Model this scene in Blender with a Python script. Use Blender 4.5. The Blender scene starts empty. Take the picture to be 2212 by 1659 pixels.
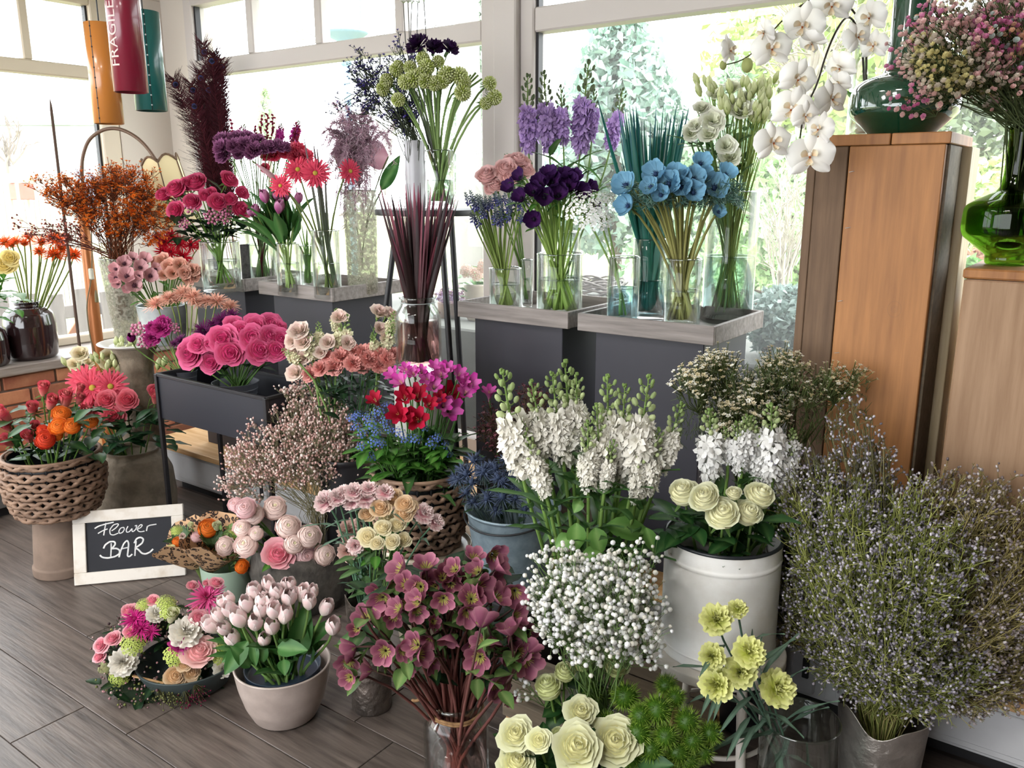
import bpy, math, random
import numpy as np
from mathutils import Vector, Matrix, Euler
R_ = random.Random(7)
NP = np.random.RandomState(7)
sc = bpy.context.scene
COL = sc.collection
PI = math.pi
rad = math.radians

# ------------------------------------------------------------------ camera, world, light, exposure
# world axes follow the room: x runs along the window wall, y towards it, z up; the camera looks across a corner
CAM_H, PITCH, YAW, FPX = 1.45, rad(13.2), rad(36.0), 1820.0
cam = bpy.data.objects.new('camera', bpy.data.cameras.new('camera'))
COL.objects.link(cam)
cam.location = (0, 0, CAM_H)
cam.rotation_euler = (PI / 2 - PITCH, 0, YAW)
cam.data.sensor_width = 36
cam.data.lens = 36 * FPX / 2212
cam.data.clip_start = 0.02
cam.data.clip_end = 200
sc.camera = cam

world = bpy.data.worlds.new('overcast_sky'); sc.world = world
world.use_nodes = True
nt = world.node_tree
bg = nt.nodes['Background']
bg.inputs['Color'].default_value = (0.94, 0.97, 1.0, 1)
bg.inputs['Strength'].default_value = 6.2

vs = sc.view_settings
vs.view_transform = 'Standard'; vs.look = 'None'; vs.gamma = 1; vs.use_curve_mapping = False
vs.exposure = 0.28
cy = sc.cycles
cy.max_bounces = 8; cy.diffuse_bounces = 2; cy.glossy_bounces = 3; cy.transmission_bounces = 6
cy.transparent_max_bounces = 40
cy.caustics_reflective = False; cy.caustics_refractive = False
cy.sample_clamp_indirect = 4.0

def sunlamp(energy, rot, ang, colr):
    l = bpy.data.lights.new('sun', 'SUN'); l.energy = energy; l.angle = rad(ang); l.color = colr
    o = bpy.data.objects.new('sun', l); COL.objects.link(o); o.rotation_euler = rot
    return o

# ------------------------------------------------------------------ points: where a line of sight meets a plane of the room
_c, _s = math.cos(PITCH), math.sin(PITCH)
_cy, _sy = math.cos(YAW), math.sin(YAW)
def _ray(px, py):
    u = (px - 1106) / FPX; v = (py - 829.5) / FPX
    a, b, z = u, _c - v * _s, -(_s + v * _c)
    return np.array([a * _cy - b * _sy, a * _sy + b * _cy, z])
def pt(px, py, Y):            # at forward distance Y
    d = _ray(px, py); return np.array([0, 0, CAM_H]) + d * (Y / (-d[0] * _sy + d[1] * _cy))
def ptn(px, py, n):           # on the plane y = n
    d = _ray(px, py); return np.array([0, 0, CAM_H]) + d * (n / d[1])
def ptm(px, py, m):           # on the plane x = m
    d = _ray(px, py); return np.array([0, 0, CAM_H]) + d * (m / d[0])
def ptz(px, py, z):           # on the plane z
    d = _ray(px, py); return np.array([0, 0, CAM_H]) + d * ((z - CAM_H) / d[2])
def dist(p):                  # forward distance of a point
    return -p[0] * _sy + p[1] * _cy
def mpp(p, py=830):           # metres that one photo pixel spans at a point
    return dist(p) / (_c - (py - 829.5) / FPX * _s) / FPX
CAMP = np.array([0, 0, CAM_H])
FWD = np.array([-_sy, _cy, 0.0]); RGT = np.array([_cy, _sy, 0.0])

# ------------------------------------------------------------------ colour
def lin(h):
    if isinstance(h, str):
        h = h.lstrip('#'); h = [int(h[i:i + 2], 16) / 255 for i in (0, 2, 4)]
    return np.array([(x / 12.92 if x <= .04045 else ((x + .055) / 1.055) ** 2.4) for x in h])
def rgba(h): return tuple(lin(h)) + (1.0,)
def mixc(a, b, t): return lin(a) * (1 - t) + lin(b) * t

# ------------------------------------------------------------------ geometry: (verts, faces3, faces4, colours)
class G:
    def __init__(s): s.V = []; s.F = {3: [], 4: []}; s.C = []; s.n = 0; s.M = {3: [], 4: []}
    def add(s, V, F, C=(1, 1, 1), mi=0):
        V = np.asarray(V, float).reshape(-1, 3); F = np.asarray(F, int)
        k = F.shape[1]
        s.V.append(V); s.F[k].append(F + s.n); s.M[k].append(np.full(len(F), mi))
        C = np.asarray(C, float)
        s.C.append(np.broadcast_to(C, V.shape) if C.ndim == 1 else C)
        s.n += len(V); return s
    def join(s, o, mat=None, scale=1.0, loc=(0, 0, 0), mi=None, col=None):
        V, F3, F4, C, M3, M4 = o.arr()
        V = V * scale
        if mat is not None: V = V @ np.asarray(mat).T
        V = V + np.asarray(loc)
        off = s.n
        s.V.append(V); s.C.append(C if col is None else C * col); s.n += len(V)
        for k, F, M in ((3, F3, M3), (4, F4, M4)):
            if len(F): s.F[k].append(F + off); s.M[k].append(M if mi is None else np.full(len(F), mi))
        return s
    def arr(s):
        V = np.concatenate(s.V) if s.V else np.zeros((0, 3)); C = np.concatenate(s.C) if s.C else np.zeros((0, 3))
        c = lambda l, k: np.concatenate(l) if l else np.zeros((0, k), int)
        return V, c(s.F[3], 3), c(s.F[4], 4), C, (np.concatenate(s.M[3]) if s.M[3] else np.zeros(0, int)), (np.concatenate(s.M[4]) if s.M[4] else np.zeros(0, int))
    def mesh(s, name, mats, smooth=True):
        V, F3, F4, C, M3, M4 = s.arr()
        me = bpy.data.meshes.new(name)
        me.vertices.add(len(V)); me.vertices.foreach_set('co', V.astype('f4').ravel())
        lv = np.concatenate([F3.ravel(), F4.ravel()]).astype('i4')
        me.loops.add(len(lv)); me.loops.foreach_set('vertex_index', lv)
        tot = np.concatenate([np.full(len(F3), 3), np.full(len(F4), 4)]).astype('i4')
        st = np.concatenate([[0], np.cumsum(tot)[:-1]]).astype('i4') if len(tot) else np.zeros(0, 'i4')
        me.polygons.add(len(tot)); me.polygons.foreach_set('loop_start', st)
        me.polygons.foreach_set('material_index', np.concatenate([M3, M4]).astype('i4'))
        me.polygons.foreach_set('use_smooth', np.full(len(tot), smooth))
        at = me.attributes.new('Col', 'FLOAT_COLOR', 'POINT')
        at.data.foreach_set('color', np.c_[C, np.ones(len(C))].astype('f4').ravel())
        me.update(calc_edges=True)
        for m in (mats if isinstance(mats, (list, tuple)) else [mats]): me.materials.append(m)
        return me

def scatter(base, mats3, scales, locs, cols=None, g=None):
    """many copies of one small shape in one mesh: rotation matrices (k,3,3), scales (k,), locations (k,3), colour factors (k,3)"""
    V, F3, F4, C, M3, M4 = base.arr()
    k, n = len(locs), len(V)
    W = np.einsum('kij,nj->kni', mats3, V) * np.asarray(scales)[:, None, None] + np.asarray(locs)[:, None, :]
    CC = np.broadcast_to(C[None], (k, n, 3)) if cols is None else C[None] * np.asarray(cols)[:, None, :]
    g = g or G()
    off = g.n
    g.V.append(W.reshape(-1, 3)); g.C.append(CC.reshape(-1, 3)); g.n += k * n
    o = (np.arange(k) * n)[:, None, None] + off
    for q, F, M in ((3, F3, M3), (4, F4, M4)):
        if len(F): g.F[q].append((F[None] + o).reshape(-1, q)); g.M[q].append(np.tile(M, k))
    return g

def unit(v): v = np.asarray(v, float); return v / (np.linalg.norm(v) + 1e-9)
def frame(z, spin=0.0):
    """3x3 whose third column is z"""
    z = unit(z); a = np.array([0, 0, 1.]) if abs(z[2]) < .92 else np.array([0, 1., 0])
    x = unit(np.cross(a, z)); y = np.cross(z, x)
    c, s = math.cos(spin), math.sin(spin)
    return np.stack([x * c + y * s, -x * s + y * c, z], 1)
def frames(Z, spins):
    Z = Z / (np.linalg.norm(Z, axis=1, keepdims=True) + 1e-9)
    A = np.where(np.abs(Z[:, 2:3]) < .92, np.array([[0, 0, 1.]]), np.array([[0, 1., 0]]))
    X = np.cross(A, Z); X /= np.linalg.norm(X, axis=1, keepdims=True) + 1e-9
    Y = np.cross(Z, X); c = np.cos(spins)[:, None]; s = np.sin(spins)[:, None]
    return np.stack([X * c + Y * s, -X * s + Y * c, Z], 2)

def gridf(nu, nv, wrap=False):
    i, j = np.meshgrid(np.arange(nu - (0 if wrap else 1)), np.arange(nv - 1), indexing='ij')
    i2 = (i + 1) % nu
    return np.stack([i * nv + j, i2 * nv + j, i2 * nv + j + 1, i * nv + j + 1], -1).reshape(-1, 4)

def tube(pts, r, sides=6, col=(1, 1, 1), g=None, cap=False, mi=0):
    P = np.asarray(pts, float); k = len(P)
    r = np.broadcast_to(np.asarray(r, float), (k,))
    T = np.gradient(P, axis=0); T /= np.linalg.norm(T, axis=1, keepdims=True) + 1e-9
    N = frame(T[0])[:, 0]; rows = []
    for a in range(k):
        N = unit(N - T[a] * np.dot(N, T[a])); B = np.cross(T[a], N)
        th = np.arange(sides) * 2 * PI / sides
        rows.append(P[a] + r[a] * (np.cos(th)[:, None] * N + np.sin(th)[:, None] * B))
    V = np.stack(rows, 1).reshape(-1, 3)
    g = g or G()
    C = np.asarray(col, float)
    if C.ndim == 2: C = np.tile(C[None], (sides, 1, 1)).reshape(-1, 3)
    F = gridf(sides, k, True)
    g.add(V, F, C, mi)
    if cap:
        for e in (0, k - 1):
            cv = np.concatenate([[P[e]], rows[e]])
            idx = np.arange(sides)
            f = np.stack([np.zeros(sides, int), idx + 1, (idx + 1) % sides + 1], 1)
            if e == 0: f = f[:, ::-1]
            g.add(cv, f, C if C.ndim == 1 else C[0], mi)
    return g

def strands(P, r, col, sides=3, g=None):
    """P (M,K,3) thin tubes, r (M,K) or float, col (M,3) or (3,)"""
    P = np.asarray(P, float); M, K, _ = P.shape
    r = np.broadcast_to(np.asarray(r, float), (M, K)) if np.ndim(r) != 1 else np.broadcast_to(np.asarray(r)[:, None], (M, K))
    T = P[:, -1] - P[:, 0]; fr = frames(T, np.zeros(M))
    th = np.arange(sides) * 2 * PI / sides
    off = np.cos(th)[None, :, None] * fr[:, None, :, 0] + np.sin(th)[None, :, None] * fr[:, None, :, 1]
    V = P[:, None, :, :] + off[:, :, None, :] * r[:, None, :, None]
    F = gridf(sides, K, True)
    n = sides * K
    FF = (F[None] + (np.arange(M) * n)[:, None, None]).reshape(-1, 4)
    col = np.asarray(col, float)
    C = np.broadcast_to(col[None, None] if col.ndim == 1 else col[:, None, :], (M, n, 3)).reshape(-1, 3)
    g = g or G(); return g.add(V.reshape(-1, 3), FF, C)

def bez(a, b, c, d, k):
    t = np.linspace(0, 1, k)[:, None]
    return (1 - t) ** 3 * a + 3 * (1 - t) ** 2 * t * b + 3 * (1 - t) * t * t * c + t ** 3 * d

def lathe(prof, seg=40, col=(1, 1, 1), g=None, mi=0, wob=None):
    P = np.asarray(prof, float); k = len(P)
    th = np.arange(seg) * 2 * PI / seg
    r = P[None, :, 0] * np.ones((seg, 1)); z = P[None, :, 1] * np.ones((seg, 1))
    if wob is not None: r, z = wob(th[:, None], r, z)
    V = np.stack([r * np.cos(th)[:, None], r * np.sin(th)[:, None], z], -1).reshape(-1, 3)
    g = g or G(); return g.add(V, gridf(seg, k, True), col, mi)

def rprof(pts, rd=0.006, n=4):
    """round the corners of a lathe profile"""
    P = [np.array(p, float) for p in pts]; out = [P[0]]
    for i in range(1, len(P) - 1):
        a, b, c = P[i - 1], P[i], P[i + 1]
        la, lc = np.linalg.norm(a - b), np.linalg.norm(c - b)
        d = min(rd, la * .45, lc * .45)
        p0 = b + (a - b) / (la + 1e-9) * d; p1 = b + (c - b) / (lc + 1e-9) * d
        for t in np.linspace(0, 1, n): out.append((1 - t) ** 2 * p0 + 2 * (1 - t) * t * b + t * t * p1)
    out.append(P[-1]); return np.array(out)

def box(lo, hi, bev=0.003, col=(1, 1, 1), g=None, mi=0):
    lo, hi = np.array(lo, float), np.array(hi, float)
    b = min(bev, *(0.45 * (hi - lo)))
    V = []; key = {}
    for sx in (0, 1):
        for sy in (0, 1):
            for sz in (0, 1):
                s_ = (sx, sy, sz); cpt = np.where(np.array(s_), hi, lo); d = np.where(np.array(s_), -1, 1) * b
                for ax in range(3):
                    p = cpt + d; p[ax] = cpt[ax]
                    key[s_ + (ax,)] = len(V); V.append(p)
    F4, F3 = [], []
    ctr = (lo + hi) / 2
    def put(f):
        pv = [np.array(V[i]) for i in f]; nn = np.cross(pv[1] - pv[0], pv[2] - pv[0])
        if np.dot(nn, sum(pv) / len(pv) - ctr) < 0: f = f[::-1]
        (F4 if len(f) == 4 else F3).append(f)
    for ax in range(3):
        o = [a for a in range(3) if a != ax]
        for s_ in (0, 1):
            q = []
            for a, c in ((0, 0), (1, 0), (1, 1), (0, 1)):
                k = [0, 0, 0]; k[ax] = s_; k[o[0]] = a; k[o[1]] = c; q.append(key[tuple(k) + (ax,)])
            put(q)
    for ax in range(3):
        o = [a for a in range(3) if a != ax]
        for a in (0, 1):
            for c in (0, 1):
                k0 = [0, 0, 0]; k0[o[0]] = a; k0[o[1]] = c; k1 = list(k0); k0[ax] = 0; k1[ax] = 1
                put([key[tuple(k0) + (o[0],)], key[tuple(k1) + (o[0],)], key[tuple(k1) + (o[1],)], key[tuple(k0) + (o[1],)]])
    for sx in (0, 1):
        for sy in (0, 1):
            for sz in (0, 1): put([key[(sx, sy, sz, a)] for a in range(3)])
    g = g or G(); off = g.n
    g.V.append(np.array(V)); g.C.append(np.broadcast_to(np.asarray(col, float), (24, 3))); g.n += 24
    g.F[4].append(np.array(F4) + off); g.F[3].append(np.array(F3) + off)
    g.M[4].append(np.full(len(F4), mi)); g.M[3].append(np.full(len(F3), mi))
    return g

def ball(nl=6, nm=8, squash=1.0):
    V = [[0, 0, -squash]]
    for i in range(1, nl):
        a = -PI / 2 + PI * i / nl
        for j in range(nm): V.append([math.cos(a) * math.cos(2 * PI * j / nm), math.cos(a) * math.sin(2 * PI * j / nm), math.sin(a) * squash])
    V.append([0, 0, squash]); F4, F3 = [], []
    for i in range(nl - 2):
        for j in range(nm):
            a = 1 + i * nm + j; b = 1 + i * nm + (j + 1) % nm; F4.append([a, b, b + nm, a + nm])
    for j in range(nm):
        F3.append([0, 1 + (j + 1) % nm, 1 + j]); e = 1 + (nl - 2) * nm; F3.append([len(V) - 1, e + j, e + (j + 1) % nm])
    g = G(); g.V.append(np.array(V, float)); g.C.append(np.ones((len(V), 3))); g.n = len(V)
    g.F[3].append(np.array(F3)); g.M[3].append(np.zeros(len(F3), int))
    if F4: g.F[4].append(np.array(F4)); g.M[4].append(np.zeros(len(F4), int))
    return g
OCTA = ball(2, 4); ICO = ball(3, 5); BALL = ball(6, 8)

# ------------------------------------------------------------------ objects
def obj(name, me, parent=None, loc=(0, 0, 0), rot=None, scale=None):
    o = bpy.data.objects.new(name, me); COL.objects.link(o)
    o.location = tuple(float(x) for x in loc)
    if rot is not None:
        if isinstance(rot, np.ndarray): o.rotation_euler = Matrix(rot.tolist()).to_euler()
        else: o.rotation_euler = rot
    if scale is not None: o.scale = (scale,) * 3 if np.isscalar(scale) else scale
    if parent is not None: o.parent = parent
    return o
def tag(o, label=None, cat=None, group=None, kind=None):
    if label: o['label'] = label
    if cat: o['category'] = cat
    if group: o['group'] = group
    if kind: o['kind'] = kind
    return o
def thing(name, label, cat, loc=(0, 0, 0), rotz=0.0, group=None):
    o = bpy.data.objects.new(name, None); COL.objects.link(o); o.empty_display_size = .05
    o.location = tuple(float(x) for x in loc); o.rotation_euler = (0, 0, rotz)
    return tag(o, label, cat, group)

# ------------------------------------------------------------------ materials
MATS = {}
def nodes(name):
    m = bpy.data.materials.new(name); m.use_nodes = True
    t = m.node_tree; t.nodes.clear(); out = t.nodes.new('ShaderNodeOutputMaterial')
    MATS[name] = m; return m, t, out
def N(t, kind, **kw):
    n = t.nodes.new(kind)
    for k, v in kw.items():
        if k in n.inputs: n.inputs[k].default_value = v
        else: setattr(n, k, v)
    return n
def L(t, a, b): t.links.new(a, b)
def pbr(name, col, rough=.5, metal=0.0, spec=.5, noise=None, bump=None, col2=None, ntype='noise', nscale=8, detail=4, stretch=(1, 1, 1), lo=.35, hi=.65, randv=0.0, coord='Object', coat=0.0):
    """a plain surface; col2 mixes in by a (stretched) noise, bump=(scale, strength), randv = brightness change from piece to piece"""
    m, t, out = nodes(name)
    p = N(t, 'ShaderNodeBsdfPrincipled', Roughness=rough, Metallic=metal)
    p.inputs['Specular IOR Level'].default_value = spec
    p.inputs['Coat Weight'].default_value = coat
    L(t, p.outputs[0], out.inputs[0])
    tc = N(t, 'ShaderNodeTexCoord'); mp = N(t, 'ShaderNodeMapping'); mp.inputs['Scale'].default_value = stretch
    L(t, tc.outputs[coord], mp.inputs[0])
    oi = N(t, 'ShaderNodeObjectInfo')
    if randv:
        ad = N(t, 'ShaderNodeVectorMath', operation='ADD'); sc_ = N(t, 'ShaderNodeVectorMath', operation='SCALE'); sc_.inputs['Scale'].default_value = 37.0
        cb = N(t, 'ShaderNodeCombineXYZ'); L(t, oi.outputs['Random'], cb.inputs[0]); L(t, oi.outputs['Random'], cb.inputs[1]); L(t, oi.outputs['Random'], cb.inputs[2])
        L(t, cb.outputs[0], sc_.inputs[0]); L(t, mp.outputs[0], ad.inputs[0]); L(t, sc_.outputs[0], ad.inputs[1]); vec = ad.outputs[0]
    else: vec = mp.outputs[0]
    c_out = None
    if col2 is not None:
        nz = N(t, 'ShaderNodeTexNoise', Scale=nscale, Detail=detail, Roughness=.6); L(t, vec, nz.inputs['Vector'])
        rp = N(t, 'ShaderNodeValToRGB'); rp.color_ramp.elements[0].position = lo; rp.color_ramp.elements[1].position = hi
        rp.color_ramp.elements[0].color = rgba(col); rp.color_ramp.elements[1].color = rgba(col2)
        L(t, nz.outputs[0], rp.inputs[0]); c_out = rp.outputs[0]
    if randv:
        hs = N(t, 'ShaderNodeHueSaturation'); mr = N(t, 'ShaderNodeMapRange')
        mr.inputs['To Min'].default_value = 1 - randv; mr.inputs['To Max'].default_value = 1 + randv
        L(t, oi.outputs['Random'], mr.inputs[0]); L(t, mr.outputs[0], hs.inputs['Value'])
        if c_out is None: hs.inputs['Color'].default_value = rgba(col)
        else: L(t, c_out, hs.inputs['Color'])
        c_out = hs.outputs[0]
    if c_out is None: p.inputs['Base Color'].default_value = rgba(col)
    else: L(t, c_out, p.inputs['Base Color'])
    if bump:
        nb = N(t, 'ShaderNodeTexNoise', Scale=bump[0], Detail=5); L(t, vec, nb.inputs['Vector'])
        bp = N(t, 'ShaderNodeBump', Strength=bump[1], Distance=.01); L(t, nb.outputs[0], bp.inputs['Height']); L(t, bp.outputs[0], p.inputs['Normal'])
    return m

def plant(name, trans=.35, rough=.5, spec=.3, gloss=.0, vein=0.0, sat=1.0):
    """petals and leaves: their own colour from the mesh, light let through from behind"""
    m, t, out = nodes(name)
    at = N(t, 'ShaderNodeAttribute', attribute_name='Col')
    oi = N(t, 'ShaderNodeObjectInfo'); mr = N(t, 'ShaderNodeMapRange'); mr.inputs['To Min'].default_value = .88; mr.inputs['To Max'].default_value = 1.1
    L(t, oi.outputs['Random'], mr.inputs[0])
    hs = N(t, 'ShaderNodeHueSaturation', Saturation=sat); L(t, at.outputs['Color'], hs.inputs['Color']); L(t, mr.outputs[0], hs.inputs['Value'])
    p = N(t, 'ShaderNodeBsdfPrincipled', Roughness=rough); p.inputs['Specular IOR Level'].default_value = spec
    L(t, hs.outputs[0], p.inputs['Base Color'])
    tr = N(t, 'ShaderNodeBsdfTranslucent'); L(t, hs.outputs[0], tr.inputs[0])
    mx = N(t, 'ShaderNodeMixShader'); mx.inputs[0].default_value = trans
    L(t, p.outputs[0], mx.inputs[1]); L(t, tr.outputs[0], mx.inputs[2]); L(t, mx.outputs[0], out.inputs[0])
    return m
PETAL = plant('petal', .20, .62, .22)
PLUME = plant('plume', .55, .7, .1)
LEAF = plant('leaf', .22, .42, .35)
STEM = plant('stem', .18, .5, .3)
TWIG = plant('twig', .0, .8, .1)

def glassmat(name, tint=(.96, .98, .97), edge=.55, rough=.0, dark=None):
    """thin clear glass: light passes straight through, edges reflect"""
    m, t, out = nodes(name)
    tr = N(t, 'ShaderNodeBsdfTransparent'); tr.inputs[0].default_value = tuple(tint) + (1,)
    gl = N(t, 'ShaderNodeBsdfGlossy', Roughness=rough); gl.inputs[0].default_value = (1, 1, 1, 1)
    fr = N(t, 'ShaderNodeFresnel', IOR=1.45); mu = N(t, 'ShaderNodeMath', operation='MULTIPLY'); mu.inputs[1].default_value = edge
    L(t, fr.outputs[0], mu.inputs[0])
    mx = N(t, 'ShaderNodeMixShader'); L(t, mu.outputs[0], mx.inputs[0]); L(t, tr.outputs[0], mx.inputs[1]); L(t, gl.outputs[0], mx.inputs[2])
    L(t, mx.outputs[0], out.inputs[0]); return m
GLASS = glassmat('vase_glass', (.975, .988, .98), .55)
PANE = glassmat('window_glass', (.97, .985, .98), .6)
def dusty(m, k):          # haze built into the pane material to bleach the view outside, not real dust
    t = m.node_tree; out = next(n for n in t.nodes if n.type == 'OUTPUT_MATERIAL'); src = out.inputs[0].links[0].from_socket
    tl = N(t, 'ShaderNodeBsdfTranslucent'); mx = N(t, 'ShaderNodeMixShader'); mx.inputs[0].default_value = k
    L(t, src, mx.inputs[1]); L(t, tl.outputs[0], mx.inputs[2]); L(t, mx.outputs[0], out.inputs[0])
dusty(PANE, .06)
# ------------------------------------------------------------------ surfaces of the room
M_FLOOR = pbr('floor_tile', '#71665f', .40, spec=.5, col2='#3e3632', nscale=3.2, detail=9, stretch=(1.3, 16, 4), lo=.30, hi=.72, randv=.13, bump=(7, .12))
M_GROUT = pbr('grout', '#4a423e', .8)
M_WALL = pbr('wall_paint', '#d9d0c5', .75, bump=(60, .05))
M_FRAME = pbr('window_frame_white', '#cbc3be', .45)
M_FRAMEL = pbr('window_frame_cream', '#d6c8b2', .45)
M_CEIL = pbr('ceiling_paint', '#b9b4ad', .85)
M_SHOP = pbr('shop_wall_dark', '#7a7068', .85)
M_BRICK = pbr('brick_clay', '#8a4a36', .85, col2='#b47a58', nscale=5, detail=5, randv=.3, bump=(30, .5))
M_MORTAR = pbr('mortar', '#6d5a4e', .95, bump=(60, .4))
M_SILL = pbr('sill_wood_grey', '#9c938c', .5, col2='#7a7069', nscale=4, stretch=(12, 1, 12), detail=6)
M_PINE = pbr('pine_board', '#dcb88a', .5, col2='#c2945f', nscale=3, stretch=(1, 14, 14), detail=6)
M_WHITEBENCH = pbr('white_lacquer', '#c9c9cb', .4, col2='#bdbdbf', nscale=6)
M_BLACK = pbr('black_plinth', '#141316', .6)
M_STEEL = pbr('dark_metal', '#1b1a1e', .45)

def struct(name, g, m, parent=None, smooth=False, loc=(0, 0, 0)):
    o = obj(name, g.mesh(name, m, smooth), parent, loc)
    if parent is None: o['kind'] = 'structure'
    return o

# floor: 20 cm wide wood-look planks, joints recessed
fl = struct('floor', box((-8, -3.2, -.06), (2.7, 3.0, -.004), 0), M_GROUT)
PW, PLEN = .2025, 1.2
pm = box((0, 0, -.012), (PLEN - .003, PW - .003, 0), .0012).mesh('plank', M_FLOOR, False)
joint = {0: -2.245, 1: -2.03, 2: -2.62, 3: -2.77}
for k in range(-8, 7):
    y0 = .81 + PW * k
    j0 = joint.get(k, -2.03 + ((k * 0.47) % 1.2))
    x = j0 - PLEN * 3
    for q in range(7):
        xx = x + q * PLEN
        if xx > 1.2 or xx < -5.5: continue
        obj('plank', pm, fl, (xx, y0, 0))
# ceiling, plain walls out of the photograph
struct('ceiling', box((-5, -3.2, 2.75), (2.7, 3.1, 2.9), 0), M_CEIL)
struct('wall_right', box((2.5, -3.2, 0), (2.7, 3.1, 2.75), 0), M_SHOP)
g = box((-5, -3.2, 0), (-4.0, -3, 2.75), 0); box((-4.0, -3.2, 0), (2.5, -3, .4), 0, g=g); box((-4.0, -3.2, 2.4), (2.5, -3, 2.75), 0, g=g); box((.2, -3.2, .4), (2.5, -3, 2.4), 0, g=g)
struct('wall_front', g, M_SHOP)

# left wall: brick parapet under a broad sill, window above
g = box((-4.62, -3.0, 0), (-4.215, 2.9, .58), 0)
box((-4.68, -3.0, 2.44), (-4.5, 3.05, 2.75), 0, g=g); box((-4.68, 2.6, .58), (-4.5, 3.05, 2.44), .004, g=g)
wl = struct('wall_left', g, [M_WALL])
bm_ = box((0, 0, 0), (.016, .236, .062), .004).mesh('brick', M_BRICK, False)
mort = struct('mortar', box((-4.216, 0.3, .0), (-4.206, 2.9, .58), 0), M_MORTAR, wl)
for r in range(8):
    for q in range(11):
        y = .35 + q * .248 - (.124 if r % 2 else 0)
        if y + .236 > 2.9: continue
        obj('brick', bm_, wl, (-4.212 + R_.uniform(-.003, .003), y, .012 + r * .0715))
struct('trim_1', box((-4.62, -2.98, .58), (-4.175, 2.895, .625), .005), M_SILL)['label'] = 'grey wooden window sill over the brick parapet'

def bars(rects, name, m, parent=None, bev=.006):
    g = G()
    for lo, hi in rects: box(lo, hi, bev, g=g)
    return struct(name, g, m, parent)
# left window
xf = -4.6
w1 = bars([((xf, 2.5, .625), (xf + .09, 2.6, 2.44)), ((xf, -3, 2.36), (xf + .09, 2.5, 2.44)), ((xf, -3, .625), (xf + .09, 2.5, .67)), ((xf, 1.0, .67), (xf + .09, 1.09, 2.36)), ((xf, -1.4, .67), (xf + .09, -1.31, 2.36))], 'window_1', M_FRAMEL)
bars([((xf + .005, -3, 1.995), (xf + .085, 2.5, 2.06))], 'transom', M_FRAMEL, w1)
for y in (2.17, 1.6): bars([((xf + .015, y - .022, 2.06), (xf + .075, y + .022, 2.36))], 'muntin', M_FRAMEL, w1)
obj('gasket', box((xf + .03, 2.488, .67), (xf + .06, 2.50, 2.36), 0).mesh('gasket', M_STEEL, False), w1)
def pane(a, b, c, d, parent):
    g = G(); g.add([a, b, c, d], [[0, 1, 2, 3]]); return obj('pane', g.mesh('pane', PANE, False), parent)
for y0, y1 in ((1.09, 2.5), (-1.31, 1.0), (-3, -1.4)):
    x = xf + .04
    pane((x, y0, .67), (x, y1, .67), (x, y1, 2.0), (x, y0, 2.0), w1); pane((x, y0, 2.06), (x, y1, 2.06), (x, y1, 2.36), (x, y0, 2.36), w1)

# window wall
g = box((-4.68, 2.9, 0), (-4.27, 3.06, 2.75), .004); box((-4.27, 2.9, 2.44), (2.7, 3.06, 2.75), 0, g=g); box((-4.27, 2.93, -.1), (2.7, 3.06, .26), 0, g=g); box((1.9, 2.9, .26), (2.7, 3.06, 2.44), 0, g=g)
struct('wall_back', g, M_WALL)
yb = 2.88
w2 = bars([((-4.27, yb, .26), (-4.2, yb + .09, 2.44)), ((-2.25, yb, .26), (-2.165, yb + .09, 2.44)), ((-4.2, yb, 2.38), (-2.25, yb + .09, 2.44)), ((-4.2, yb, .26), (-2.25, yb + .09, .33))], 'window_2', M_FRAME)
bars([((-4.2, yb + .005, 2.025), (-2.25, yb + .085, 2.105))], 'transom', M_FRAME, w2)
for x in (-3.74, -3.235, -2.715): bars([((x - .025, yb + .015, 2.105), (x + .025, yb + .075, 2.38))], 'muntin', M_FRAME, w2)
w3 = bars([((-2.055, yb, .26), (-1.99, yb + .09, 2.44)), ((-1.99, yb, 2.38), (1.9, yb + .09, 2.44)), ((-1.99, yb, .26), (1.9, yb + .09, .33)), ((1.0, yb, .33), (1.08, yb + .09, 2.38))], 'window_3', M_FRAME)
bars([((-1.99, yb + .005, 2.035), (1.9, yb + .085, 2.125))], 'transom', M_FRAME, w3)
bars([((-2.165, yb - .03, .26), (-2.055, yb + .12, 2.44))], 'trim_2', M_FRAME)
for w, x0, x1 in ((w2, -4.2, -2.25), (w3, -1.99, 1.0), (w3, 1.08, 1.9)):
    y = yb + .05; z1 = 2.03
    pane((x0, y, .33), (x1, y, .33), (x1, y, z1), (x0, y, z1), w); pane((x0, y, 2.11), (x1, y, 2.11), (x1, y, 2.38), (x0, y, 2.38), w)
for w, x in ((w2, -4.2), (w3, -1.99)): obj('gasket', box((x, yb + .02, .33), (x + .012, yb + .05, 2.38), 0).mesh('gasket', M_STEEL, False), w)

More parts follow.
